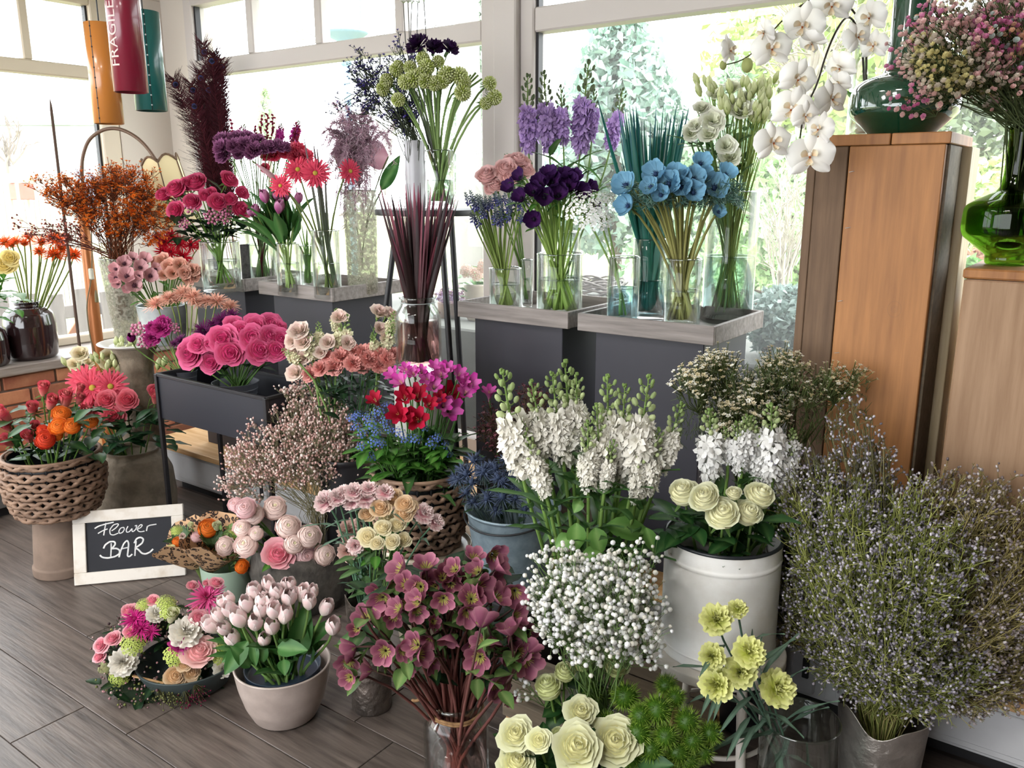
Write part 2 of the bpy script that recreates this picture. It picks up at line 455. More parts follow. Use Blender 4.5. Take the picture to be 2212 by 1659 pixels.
# low display bench along the window: pine top, white front, dark plinth
t = thing('display_bench', 'long low bench under the windows with pine top and white drawer front', 'bench', (-1, 2.5, 0))
def part(name, g, m, parent, label=None, smooth=False):
    o = obj(name, g.mesh(name, m, smooth), parent, tuple(-Vector(parent.location)) if parent.rotation_euler.z == 0 else (0, 0, 0))
    if label: o['label'] = label
    return o
part('top', box((-3.75, 2.15, .222), (1.9, 2.87, .25), .003), M_PINE, t)
part('carcass', box((-3.7, 2.2, .05), (1.85, 2.86, .222), .002), M_WHITEBENCH, t)
part('plinth', box((-3.65, 2.24, 0), (1.8, 2.84, .05), 0), M_BLACK, t)
for i in range(7):
    x0 = -3.68 + i * .79
    d = part('drawer', box((x0, 2.184, .066), (x0 + .76, 2.2, .212), .003), M_WHITEBENCH, t)
    dg = box((x0 + .03, 2.179, .085), (x0 + .70, 2.186, .195), .002)
    o = obj('panel', dg.mesh('panel', M_WHITEBENCH, False), d)
    o = obj('handle', box((x0 + .727, 2.176, .115), (x0 + .745, 2.186, .175), .002).mesh('handle', M_STEEL, False), d); o['label'] = 'dark inset drawer handle'
t = thing('corner_bench', 'low bench with pine edge and grey front under the brick parapet', 'bench', (-4, .8, 0))
part('top', box((-4.19, -1, .17), (-3.9, 2.1, .2), .003), M_PINE, t)
part('front', box((-4.18, -.98, .05), (-3.92, 2.08, .17), .002), pbr('grey_front', '#5c5a58', .6), t)
part('plinth', box((-4.18, -.95, 0), (-3.96, 2.05, .05), 0), M_BLACK, t)

# unseen fill lamps, added above and behind the camera to brighten the front flowers
M_FILL_LAMP, _t, _o = nodes('fill_lamp_diffuser'); _e = N(_t, 'ShaderNodeEmission', Strength=26.0); _e.inputs[0].default_value = (1, .975, .94, 1); L(_t, _e.outputs[0], _o.inputs[0])
for i, (x, y) in enumerate(((-2.6, -.4), (-.6, -.6), (-3.2, -2.0), (-1.2, -2.0))):
    t = thing('fill_lamp', ('unseen square fill lamp added towards the left window', 'unseen square fill lamp added above the middle of the shop', 'unseen square fill lamp added at the far left', 'unseen square fill lamp added far behind the flowers')[i], 'lamp', (x, y, 2.75), 0, 'ceiling lamps')
    obj('frame', box((-.32, -.32, -.05), (.32, .32, -.001), .004).mesh('frame', M_FRAME, False), t)
    obj('diffuser', box((-.3, -.3, -.058), (.3, .3, -.049), .001).mesh('diffuser', M_FILL_LAMP, False), t)
# ------------------------------------------------------------------ vessels and furniture
def wood(name, c1, c2, axis='z', nscale=5.0, rough=.6, randv=.1, bump=.15):
    st = {'x': (.9, 14, 14), 'y': (14, .9, 14), 'z': (14, 14, .9)}[axis]
    return pbr(name, c1, rough, col2=c2, nscale=nscale, stretch=st, detail=8, lo=.3, hi=.7, randv=randv, bump=(nscale, bump))
M_TRAY = wood('grey_stained_wood', '#9b928d', '#6f6763', 'x', 4)
M_NAVY = pbr('navy_lacquer', '#2f2e36', .5, col2='#2a2932', nscale=3)
M_OLDWOOD = wood('brown_aged_wood', '#7d634c', '#604a38', 'z', 4, .75)
M_ORANGEWOOD = wood('orange_pine', '#b47c48', '#8e5e36', 'z', 3, .6)
M_PALEWOOD = wood('pale_batten', '#d9c7a4', '#bfa67c', 'z', 4)
M_GREYWOOD = wood('weathered_plank', '#ad8d70', '#8f6f53', 'z', 3, .7)
M_DARKWOOD = wood('dark_plank', '#8a7c6a', '#6e6252', 'x', 4, .75)
M_ZINC = pbr('galvanised_zinc', '#8fa0ab', .5, .35, col2='#75868f', nscale=40, lo=.3, hi=.7)
M_PAIL = pbr('bright_tin', '#c9cfd0', .35, .5, col2='#aab2b5', nscale=10)
M_GREYPOT = pbr('grey_tin_pot', '#5d6068', .55, .2, col2='#4a4d55', nscale=8)
M_TAUPE = pbr('taupe_glaze', '#b9aaa2', .32, spec=.55, col2='#ab9c94', nscale=20)
M_SAGE = pbr('sage_glaze', '#9fb5a3', .4)
M_CREAMGLAZE = pbr('cream_glaze', '#cfc3b2', .25, spec=.6, col2='#a89a86', nscale=9, lo=.25, hi=.75)
M_TERRA = pbr('taupe_clay', '#8a7668', .85, col2='#78665a', nscale=9, bump=(40, .1))
M_STONE = pbr('rough_stoneware', '#8f8270', .8, col2='#6d6152', nscale=14, detail=8, bump=(45, .5))
M_ROCK = pbr('dark_rock', '#5f5a54', .95, col2='#2f2c29', nscale=12, detail=10, bump=(26, 1.0))
M_HAMMER = pbr('hammered_metal', '#8c8078', .38, .75, col2='#57504b', nscale=10, bump=(38, .9))
M_SILVER = pbr('crinkled_silver', '#cfc8c2', .33, .85, col2='#9c948f', nscale=8, bump=(24, .9))
M_ENAMEL = pbr('worn_white_enamel', '#f5f4f1', .42, col2='#ddd7cd', nscale=7, detail=9, lo=.42, hi=.75, bump=(50, .06))
M_WHITEPAINT = pbr('worn_white_paint', '#e6dfd6', .6, col2='#cbbca9', nscale=14, detail=8, lo=.5, hi=.8)
M_DARKVASE = pbr('dark_plum_glaze', '#2a1a1c', .12, spec=.7, coat=.5)
M_BOWL = pbr('dark_green_bowl', '#3b4647', .5)
M_PLASTIC = pbr('black_plastic', '#1d2126', .4)
M_NAVYPLASTIC = pbr('navy_plastic', '#2c3a4c', .4)
M_GREENGLZ = pbr('deep_green_glass', '#12402c', .06, spec=.8, coat=.8)
M_SOIL = pbr('shadowed_inside', '#1a1613', .95)
M_COPPER = pbr('copper_pole', '#a9693c', .35, .4)
M_HOOP = pbr('brown_tube', '#6d5647', .45, .3)
M_WATER = glassmat('water', (.90, .94, .90), .5)
M_WATERBLUE = glassmat('water_blue', (.70, .88, .93), .5)
M_WATERMILK = glassmat('water_milky', (.80, .90, .90), .5)
M_WATERPINK = glassmat('water_pink', (.86, .62, .60), .5)
M_GREENCLEAR = glassmat('green_clear_glass', (.27, .41, .10), .6)
# seeded glass: clear body full of bright specks
def seeded():
    m, t, out = nodes('seeded_glass')
    tc = N(t, 'ShaderNodeTexCoord'); nz = N(t, 'ShaderNodeTexNoise', Scale=70, Detail=4); L(t, tc.outputs['Object'], nz.inputs['Vector'])
    rp = N(t, 'ShaderNodeMapRange'); rp.inputs['From Min'].default_value = .45; rp.inputs['From Max'].default_value = .62; rp.inputs['To Min'].default_value = .25; rp.inputs['To Max'].default_value = .85
    L(t, nz.outputs[0], rp.inputs[0])
    p = N(t, 'ShaderNodeBsdfPrincipled', Roughness=.25); p.inputs['Base Color'].default_value = rgba('#b9b3a6')
    tl = N(t, 'ShaderNodeBsdfTranslucent'); tl.inputs[0].default_value = rgba('#d2cdc2')
    tr = N(t, 'ShaderNodeBsdfTransparent'); tr.inputs[0].default_value = (.9, .92, .88, 1)
    a = N(t, 'ShaderNodeMixShader'); a.inputs[0].default_value = .45; L(t, p.outputs[0], a.inputs[1]); L(t, tl.outputs[0], a.inputs[2])
    b = N(t, 'ShaderNodeMixShader'); L(t, rp.outputs[0], b.inputs[0]); L(t, tr.outputs[0], b.inputs[1]); L(t, a.outputs[0], b.inputs[2])
    L(t, b.outputs[0], out.inputs[0]); return m
M_SEED = seeded()

V = {}     # vessels by short key: dict(p=base point, r=rim radius, h=height)
def place(key, px, pyb, pyt, wpx, z=None, n=None, Y=None):
    """stand a vessel: its base centre is seen at (px, pyb), its rim at pyt, wpx wide at the rim; z, n or Y says which plane the base stands on"""
    b = ptz(px, pyb, z) if z is not None else ptn(px, pyb, n) if n is not None else pt(px, pyb, Y)
    top = pt(px, pyt, dist(b)); h = top[2] - b[2]
    V[key] = dict(p=b, r=wpx * mpp(b, pyt) / 2, h=h); return V[key]

def glass_vase(key, label, water=.5, wm=None, flare=0.0, name='glass_vase', thick=.004, rb=None, gm=None, cat='vase', group=None):
    v = V[key]; r, h, p = v['r'], v['h'], v['p']
    rb_ = r * (rb or 1)
    t = thing(name, label, cat, p, 0, group)
    pr = [(0.0, .0), (rb_ - .004, .0), (rb_, .004), (rb_ + (r - rb_) * .5, h * .5), (r, h - .003), (r - thick * .4, h), (r - thick, h - .002), (rb_ + (r - rb_) * .5 - thick, h * .5), (rb_ - thick, .016), (0, .013)]
    obj('body', lathe(pr, 40).mesh('body', gm or GLASS), t)
    g = lathe([(r + .0006, h - .004), (r + .0010, h - .001), (r - thick * .5, h + .0012), (r - thick - .0008, h - .002)], 40)
    obj('rim', g.mesh('rim', M_RIM), t)
    if water:
        wr = rb_ + (r - rb_) * water - thick - .0008
        g = lathe([(0, .018), (rb_ - thick - .001, .018), (wr, h * water), (0, h * water)], 40)
        w = obj('water', g.mesh('water', wm or M_WATER), t)
        tube(np.stack([wr * np.cos(np.linspace(0, 2 * PI, 41)), wr * np.sin(np.linspace(0, 2 * PI, 41)), np.full(41, h * water)], 1), .0011, 4, g=(q := G()))
        obj('waterline', q.mesh('waterline', M_RIM), w)
    return t
M_RIM = glassmat('glass_edge', (.72, .80, .78), 2.2, .05)

def solid(key, name, label, cat, prof, mat, group=None, seg=48, inner=True, wob=None, parts=()):
    """a lathe vessel; profile in units of rim radius and height"""
    v = V[key]; r, h = v['r'], v['h']
    t = thing(name, label, cat, v['p'], 0, group)
    P = [(a * r, b * h) for a, b in prof]
    obj('body', lathe(rprof(P, .006), seg, wob=wob).mesh('body', mat), t)
    return t

def disc_inside(t, r, z, mat=None, name='filling'):
    obj(name, lathe([(0, z), (r, z)], 24).mesh(name, mat or M_SOIL), t)

# --- four navy pedestals with grey trays
SM = dict(D=(-1.38, 'front right'), C=(-1.87, 'second'), B=(-2.96, 'third'), A=(-3.52, 'fourth'))
ped_labels = dict(D='navy box pedestal with grey wooden tray, nearest the wooden columns', C='navy box pedestal with grey tray beside the tripod stand',
                  B='navy box pedestal whose tray carries the tulips and the seeded vase', A='navy box pedestal whose tray carries the pink rose bouquet')
def pedestal(key):
    x0 = SM[key][0]; y0 = 2.25; w, d, zr = .455, .40, 1.062
    t = thing('display_pedestal', ped_labels[key], 'pedestal', (x0 + w / 2, y0 + d / 2, .25), 0, 'navy pedestals with trays')
    hw, hd = w / 2, d / 2
    o = obj('body', box((-hw + .045, -hd + .04, 0), (hw - .045, hd - .02, .755), .002).mesh('body', M_NAVY, False), t)
    tr = obj('tray', box((-hw + .008, -hd + .008, .757), (hw - .008, hd - .008, .767), .001).mesh('tray', M_TRAY, False), t)
    zb, zt = .757, zr - .25
    for nm, lo, hi in (('tray_edge', (-hw, -hd, zb), (hw, -hd + .012, zt)), ('tray_edge', (-hw, hd - .012, zb), (hw, hd, zt)), ('tray_edge', (-hw, -hd + .012, zb), (-hw + .012, hd - .012, zt)), ('tray_edge', (hw - .012, -hd + .012, zb), (hw, hd - .012, zt))):
        obj(nm, box(lo, hi, .0015).mesh(nm, M_TRAY, False), tr)
for k in 'DCBA': pedestal(k)
ZT = .25 + .768

# --- wooden columns at the right
def column():
    x0, x1, y0, y1, z0, z1 = -.70, -.375, 2.25, 2.56, .25, 1.575
    t = thing('wooden_column', 'tall column box of brown and orange planks under the dark green vase', 'pedestal', ((x0 + x1) / 2, (y0 + y1) / 2, z0))
    L_ = t.location
    def bx(nm, lo, hi, m, label=None, bev=.002):
        lo = np.array(lo) - np.array(L_); hi = np.array(hi) - np.array(L_)
        o = obj(nm, box(lo, hi, bev).mesh(nm, m, False), t)
        if label: o['label'] = label
        return o
    zt = z1 - .028
    bx('plank', (x0, y0 + .002, z0), (x0 + .022, y1, zt), M_OLDWOOD)
    bx('plank', (x0 + .0235, y0, z0), (x0 + .100, y0 + .024, zt), M_OLDWOOD, 'dark brown weathered plank')
    op = bx('plank', (x0 + .1025, y0, z0), (x1 - .006, y0 + .024, zt), M_ORANGEWOOD, 'broad orange brown plank with a knot')
    kz = ptn(1932, 668, y0)
    g = G()
    for rr in (.004, .007, .016):
        a = np.linspace(0, 2 * PI, 25); tube(np.stack([kz[0] - L_[0] + rr * np.cos(a), np.full(25, y0 - L_[1] + .0005), kz[2] - L_[2] + rr * 1.25 * np.sin(a)], 1), .0007, 4, g=g)
    kb = obj('knot', g.mesh('knot', M_OLDWOOD), t)
    bx('plank', (x1 - .022, y0 + .026, z0), (x1, y0 + .19, zt), M_DARKWOOD, 'shadowed side plank')
    bx('plank', (x0 + .024, y1 - .022, z0), (x1 - .026, y1, zt), M_OLDWOOD)
    bx('batten', (x1 - .004, y0 + .195, z0), (x1 + .022, y1 + .01, zt), M_PALEWOOD, 'pale square batten')
    bx('top_board', (x0 - .004, y0 - .004, zt + .001), (x0 + .196, y1, z1), M_ORANGEWOOD); bx('top_board', (x0 + .199, y0 - .004, zt + .001), (x1 + .004, y1, z1), M_ORANGEWOOD)
    for i, (px, py) in enumerate(((1845, 307), (1840, 371), (1832, 492), (1815, 650), (1808, 762))):
        q = ptn(px, py, y0) - np.array(L_)
        obj('staple', tube([q + (-.006, -.001, -.001), q + (-.004, -.003, -.0005), q + (.004, -.003, .001), q + (.006, -.001, .001)], .0007, 5).mesh('staple', M_PAIL), t)
column()
x0, x1, y0, y1 = -.31, .12, 2.25, 2.58
t = thing('wooden_box', 'lower weathered plank box under the bright green glass vase', 'pedestal', ((x0 + x1) / 2, (y0 + y1) / 2, .25))
L_ = np.array(t.location)
for nm, lo, hi, m in (('plank', (x0, y0, .25), (x1, y0 + .024, 1.236), M_GREYWOOD), ('plank', (x0, y0 + .026, .25), (x0 + .022, y1, 1.236), M_GREYWOOD), ('plank', (x1 - .022, y0 + .026, .25), (x1, y1, 1.236), M_GREYWOOD), ('top_board', (x0 - .003, y0 - .004, 1.238), (x1 + .003, y1, 1.262), M_ORANGEWOOD)):
    obj(nm, box(np.array(lo) - L_, np.array(hi) - L_, .004).mesh(nm, m, False), t)

# --- vases on the trays
place('roseglass', 482, 628, 521, 84, z=ZT); glass_vase('roseglass', 'short wide glass vase of deep pink roses on the leftmost tray', .62)
place('greyblock', 534, 619, 528, 19, z=ZT); solid('greyblock', 'grey_vase', 'narrow speckled grey vase between the rose glass and the carnation glass', 'vase', [(0, 0), (1, 0), (1, 1), (.8, 1), (.8, .1), (0, .1)], pbr('speckled_grey', '#6f6a6c', .8, col2='#494548', nscale=60))
place('moonglass', 568, 616, 468, 68, z=ZT); glass_vase('moonglass', 'tall glass vase of purple carnations behind the lilac tulips', .6)
place('tulipglass', 627, 637, 525, 52, z=ZT); glass_vase('tulipglass', 'glass vase of lilac tulips with pale green stems', .62)
place('backglass', 668, 626, 530, 34, z=ZT); glass_vase('backglass', 'slim glass vase of green stems behind the gerbera glass', .8)
place('gerberaglass', 709, 643, 497, 61, z=ZT); glass_vase('gerberaglass', 'narrow tall glass vase holding coral pink gerberas', .52)
place('seedvase', 785, 633, 410, 74, z=ZT); glass_vase('seedvase', 'tall seeded glass vase under the mauve asparagus plume', 0, name='seeded_vase', gm=M_SEED, rb=.88)
place('scillaglass', 1092, 679, 578, 70, z=ZT); glass_vase('scillaglass', 'short glass vase of blue bell buds on the second tray', .66)
place('pinkroseglass', 1138, 664, 560, 26, z=ZT); glass_vase('pinkroseglass', 'thin glass tube of dusty pink roses behind the blue bells', .6, name='glass_tube')
place('anemoneglass', 1208, 690, 547, 100, z=ZT); glass_vase('anemoneglass', 'wide glass vase of dark purple anemones on the second tray', .62)
place('stockglass', 1216, 650, 500, 74, z=ZT); glass_vase('stockglass', 'glass vase of lilac stocks behind the purple anemones', .6)
place('alliumglass', 1344, 702, 554, 70, z=ZT); glass_vase('alliumglass', 'glass vase of three white alliums in bluish water', .55, M_WATERBLUE)
place('irisglass', 1399, 690, 515, 74, z=ZT); glass_vase('irisglass', 'tall glass vase packed with dyed teal leaves', .5, M_WATERBLUE)
place('blueglass', 1472, 713, 558, 78, z=ZT); glass_vase('blueglass', 'glass vase of pale blue anemones at the front of the tray', .56)
place('lisiglass', 1569, 694, 413, 112, z=ZT); glass_vase('lisiglass', 'broad tall glass vase of white lisianthus with milky water', .51, M_WATERMILK)

# --- tall black stand between the pedestals with the two vases of the centre
t = thing('plant_stand', 'black three legged stand behind the dark spear leaves', 'stand', tuple(ptn(930, 470, 2.36) * (1, 1, 0)))
b = np.array(t.location); zs = ptn(930, 452, 2.36)[2]
obj('top', lathe(rprof([(0, zs - .02), (.2, zs - .02), (.2, zs), (0, zs)], .003), 40).mesh('top', M_STEEL), t)
for a in (-.55, 1.6, 3.7):
    d = np.array([math.cos(a), math.sin(a), 0]); obj('leg', tube([d * .12 + (0, 0, zs - .02), d * (.30 if a != 1.6 else .2) + (0, 0, .252)], .011, 8, cap=True).mesh('leg', M_STEEL), t)
ZS = zs
place('whitevase', 899, 446, 300, 44, n=2.44); V['whitevase']['p'][2] = ZS; solid('whitevase', 'white_vase', 'pale wavy ceramic vase of violet twigs behind the pompon glass', 'vase', [(0, 0), (.95, 0), (1.02, .1), (.96, .3), (1.03, .5), (.97, .7), (1.02, .9), (1, 1), (.88, 1), (.88, .08), (0, .08)], pbr('white_ceramic_wavy', '#b4b2b8', .25, bump=(14, .3)))
place('pomponglass', 952, 452, 323, 63, n=2.33); V['pomponglass']['p'][2] = ZS; glass_vase('pomponglass', 'clear glass vase holding the green pompon flowers', .5)

# --- clear jar with the spear leaves on a white drum
p0 = ptn(908, 800, 2.02)
t = thing('grey_drum', 'round pale grey plinth under the jar of dark spear leaves', 'pedestal', (p0[0] + .01, p0[1], 0))
zj = p0[2]
obj('body', lathe(rprof([(0, 0), (.095, 0), (.095, zj - .001), (0, zj - .001)], .006), 48).mesh('body', pbr('pale_grey_plaster', '#a9a7a2', .8)), t)
place('spearjar', 906, 797, 640, 78, z=zj)
def jar(key, label, water, wm, rope=False):
    v = V[key]; r, h = v['r'], v['h']; R = r * 1.28
    t = thing('glass_jar', label, 'jar', v['p'])
    pr = [(0, 0), (R * .93, 0), (R, .02 * h + .006), (R, h * .70), (R * .93, h * .80), (r * .98, h * .87), (r * .93, h * .90), (r * .93, h * .96), (r * 1.02, h * .975), (r * 1.02, h), (r * .9, h), (r * .88, h * .9), (R * .9, h * .79), (R - .005, h * .69), (R - .005, .02), (0, .014)]
    obj('body', lathe(rprof(pr, .006), 48).mesh('body', GLASS), t)
    obj('rim', lathe([(r * 1.03, h * .975), (r * 1.04, h * .99), (r * .97, h * 1.004), (r * .89, h * .995)], 48).mesh('rim', M_RIM), t)
    w = obj('water', lathe([(0, .02), (R - .008, .022), (R - .007, h * water), (0, h * water)], 48).mesh('water', wm), t)
    if rope:
        for k in range(2):
            a = np.linspace(0, 2 * PI, 60); rr = r * .97 + .004
            tw = np.stack([rr * np.cos(a), rr * np.sin(a), h * (.885 + .022 * k) + .002 * np.sin(a * 3)], 1)
            obj('cord', tube(tw, .0035, 6).mesh('cord', M_JUTE), t)
        obj('cord', tube(bez(np.array([-rr, -.01, h * .9]), np.array([-rr - .03, -.02, h * .92]), np.array([-rr - .035, -.03, h * .86]), np.array([-rr - .05, -.03, h * .87]), 8), .004, 6).mesh('cord', M_JUTE), t)
    else:
        a = np.linspace(0, 2 * PI, 40); obj('wire', tube(np.stack([r * .96 * np.cos(a), r * .96 * np.sin(a), np.full(40, h * .92)], 1), .0016, 5).mesh('wire', M_PAIL), t)
    return t
M_JUTE = pbr('jute', '#a37f58', .9, col2='#7c5c3c', nscale=90)
jar('spearjar', 'clear preserving jar of dark spear leaves standing in pink water', .66, M_WATERPINK)

# --- left sill
ZSILL = .625
place('darkvase', 73, 772, 655, 66, z=ZSILL)
DARKP = [(0, 0), (1.32, 0), (1.5, .06), (1.58, .3), (1.58, .62), (1.45, .82), (1.1, .93), (.72, .955), (.72, 1.0), (.86, 1.03), (.78, 1.04), (.62, 1.0), (.62, .9), (0, .88)]
solid('darkvase', 'dark_vase', 'rounded glossy plum black vase on the sill under orange gerberas', 'vase', DARKP, M_DARKVASE)
place('darkvase2', -28, 790, 700, 60, z=ZSILL); solid('darkvase2', 'dark_vase', 'glossy black vase cut off by the frame edge, under yellow roses', 'vase', DARKP, M_DARKVASE)

# --- stone urn, saucer, tall seeded vase, tin pail (behind the planter stand)
place('urn', 315, 990, 748, 96, z=.25)
solid('urn', 'stone_urn', 'brown speckled stone urn carrying the saucer and tall seeded vase', 'urn', [(0, 0), (.8, 0), (.95, .1), (.9, .45), (.72, .78), (.78, .92), (1, 1), (.6, 1), (0, .98)], M_STONE)
zu = V['urn']['p'][2] + V['urn']['h']
c = V['urn']['p'].copy(); c[2] = zu
tag(obj('saucer', lathe(rprof([(0, .001), (.10, .001), (.148, .016), (.150, .020), (.145, .021), (.10, .008), (0, .008)], .003), 48).mesh('saucer', pbr('white_porcelain', '#e4e2de', .25)), None, c), 'white round saucer under the tall seeded vase and the tin pail', 'saucer')
zc = zu + .010
place('seedtall', 266, 736, 556, 80, z=zc); V['seedtall']['p'] += np.array([.03, 0, 0]); glass_vase('seedtall', 'tall tapering seeded glass vase holding orange waxflower', 0, name='seeded_vase', gm=M_SEED, rb=.55)
place('pail', 352, 740, 656, 104, z=zc); V['pail']['p'] += np.array([.02, 0, 0])
PAILP = [(0, 0), (.78, 0), (.80, .02), (.90, .5), (.93, .52), (.91, .54), (.99, .96), (1.02, .98), (1.0, 1.0), (.96, .99), (.77, .06), (0, .05)]
solid('pail', 'tin_pail', 'bright tin pail of dusty pink anemones near the lamp', 'pail', PAILP, M_PAIL)

# --- black planter stand
x0, x1, y0, y1 = -3.04, -2.37, 1.80, 2.06
t = thing('planter_stand', 'black metal planter box on thin legs holding magenta roses', 'planter', ((x0 + x1) / 2, (y0 + y1) / 2, 0))
cx, cyy = t.location.x, t.location.y; hw, hd = (x1 - x0) / 2, (y1 - y0) / 2
M_PLANTER = pbr('navy_black_metal', '#1f2029', .5)
for nm, lo, hi in (('side', (-hw, -hd, .55), (hw, -hd + .004, .725)), ('side', (-hw, hd - .004, .55), (hw, hd, .725)), ('side', (-hw, -hd + .004, .55), (-hw + .004, hd - .004, .725)), ('side', (hw - .004, -hd + .004, .55), (hw, hd - .004, .725)), ('floor_sheet', (-hw + .004, -hd + .004, .55), (hw - .004, hd - .004, .555))):
    obj(nm, box(lo, hi, .001).mesh(nm, M_PLANTER, False), t)
for sx in (-1, 1):
    for sy in (-1, 1): obj('leg', box((sx * hw - .008, sy * hd - .008, 0), (sx * hw + .008, sy * hd + .008, .73), .001).mesh('leg', M_STEEL, False), t)
for lo, hi in (((-hw, -hd - .006, .722), (hw, -hd + .008, .734)), ((-hw, hd - .008, .722), (hw, hd + .006, .734)), ((-hw - .006, -hd, .722), (-hw + .008, hd, .734)), ((hw - .008, -hd, .722), (hw + .006, hd, .734))): obj('rim_bar', box(lo, hi, .001).mesh('rim_bar', M_STEEL, False), t)
POTP = [(0, 0), (.78, 0), (.88, .5), (.91, .53), (.89, .57), (.92, .7), (.95, .73), (.93, .77), (1, .97), (1.03, 1), (.97, 1), (.8, .1), (0, .1)]
place('smallpot', 402, 850, 800, 54, n=1.93); solid('smallpot', 'tin_pot', 'small ribbed grey pot at the left end of the black planter', 'pot', POTP, M_GREYPOT)
place('rosepot', 513, 880, 824, 98, n=1.92); solid('rosepot', 'tin_pot', 'wide ribbed grey pot of magenta roses in the black planter', 'pot', POTP, M_GREYPOT)
for k in ('smallpot', 'rosepot'): pass

# --- stone vase, basket and clay pot at the left
def pz(key, p, r, h): V[key] = dict(p=np.array(p, float), r=r, h=h)
b = ptz(303, 1135, 0.0); ds = dist(b); rs = 166 * mpp(b, 1000) / 2
pz('stonevase', b, rs * .62, pt(300, 968, ds)[2])
solid('stonevase', 'stoneware_vase', 'large rough beige stoneware vase behind the chalkboard', 'vase', [(0, 0), (1.35, 0), (1.52, .06), (1.60, .4), (1.52, .72), (1.25, .9), (1.02, .95), (1.08, 1.0), (.95, 1), (.9, .93), (0, .8)], M_STONE)
b = ptz(106, 1258, 0); b = b + FWD * .11
rc = 112 * mpp(b, 1200) / 2; hc = pt(106, 1098, dist(b))[2]
pz('claypot', b, rc, hc); solid('claypot', 'clay_pot', 'upturned taupe clay pot carrying the woven basket', 'pot', [(0, 0), (1.05, 0), (1.06, .14), (1.0, .16), (.82, .99), (.8, 1), (0, 1)], M_TERRA)
def basket(key, label, center, r, h, tilt=0.0, rows=7):
    """a round basket of broad twisted hyacinth strands woven over wire uprights"""
    pz(key, center, r, h)
    t = thing('woven_basket', label, 'basket', center)
    nseg = 22
    prof = lambda q: r * (.62 + .42 * math.sin(PI * min(1, .12 + .62 * q)) ** .8) if q < .97 else r * .98
    obj('liner', lathe([(0, .01)] + [(prof(q) - .018, .01 + h * q * .96) for q in np.linspace(0, 1, 8)], 32).mesh('liner', M_PLASTIC), t)
    g = G()
    for k in range(nseg):
        a = 2 * PI * k / nseg
        tube([(prof(q) * .985 * math.cos(a), prof(q) * .985 * math.sin(a), h * q) for q in np.linspace(0, 1, 7)], .0022, 4, g=g)
    obj('uprights', g.mesh('uprights', M_STEEL), t)
    rowsp = np.linspace(.03, .955, rows)
    for i, q in enumerate(rowsp):
        a = np.linspace(0, 2 * PI, nseg * 4 + 1); ph = a * nseg / 2 + (PI if i % 2 else 0)
        for sgn in (1, -1):
            rr = prof(q) + .004 * np.sin(ph * sgn if sgn > 0 else ph + PI)
            zz = h * q + sgn * np.abs(np.sin(ph / 1)) * h * .052 * (1 if 0 < i < rows - 1 else .6)
            P = np.stack([rr * np.cos(a), rr * np.sin(a), zz], 1)
            wd = (.0042 + .0058 * np.abs(np.cos(ph))) * (r / .15)
            obj('strand', tube(P, wd, 6).mesh('strand', M_STRAND), t)
    a = np.linspace(0, 2 * PI, 50)
    obj('rim', tube(np.stack([prof(1) * np.cos(a), prof(1) * np.sin(a), np.full(50, h)], 1), .007, 7).mesh('rim', M_STRAND), t)
    return t
M_STRAND = pbr('water_hyacinth', '#a0826c', .65, col2='#6e5545', nscale=16, stretch=(1, 1, 3), lo=.3, hi=.7, randv=.12)
bc = V['claypot']['p'] + np.array([0.02, 0, hc + .002]); rb_ = 200 * mpp(bc, 1040) / 2
basket('basket', 'woven basket of coral roses on the upturned clay pot', bc, rb_ * .96, pt(120, 978, dist(bc))[2] - bc[2])

# --- chalkboard leaning on the clay pot
a0 = ptz(162, 1266, 0); a1 = ptz(402, 1243, 0); a0[2] = a1[2] = 0
wbd = np.linalg.norm(a1 - a0); dirx = (a1 - a0) / wbd; nrm = np.array([dirx[1], -dirx[0], 0])
topL = pt(145, 1104, dist(a0) + .06); hb = .272; lean = rad(17)
t = thing('chalkboard', 'small chalkboard in a worn white frame reading Flower BAR', 'sign', (a0 + a1) / 2 + np.array([0, 0, .002]), math.atan2(dirx[1], dirx[0]))
t.rotation_euler = (-lean, 0, math.atan2(dirx[1], dirx[0]))
hw = wbd / 2; fw = .044
M_CHALKBOARD = pbr('slate_black', '#15171f', .7, col2='#1d1f28', nscale=5)
M_CHALK = pbr('chalk_white', '#f1f0ee', .9, col2='#cfd0d4', nscale=60)
obj('slate', box((-hw + fw - .004, 0, fw - .004), (hw - fw + .004, .008, hb - fw + .004), 0).mesh('slate', M_CHALKBOARD, False), t)
for lo, hi in (((-hw, -.008, 0), (hw, .012, fw)), ((-hw, -.008, hb - fw), (hw, .012, hb)), ((-hw, -.0082, fw), (-hw + fw, .012, hb - fw)), ((hw - fw, -.0082, fw), (hw, .012, hb - fw))):
    obj('frame_rail', box(lo, hi, .002).mesh('frame_rail', M_WHITEPAINT, False), t)
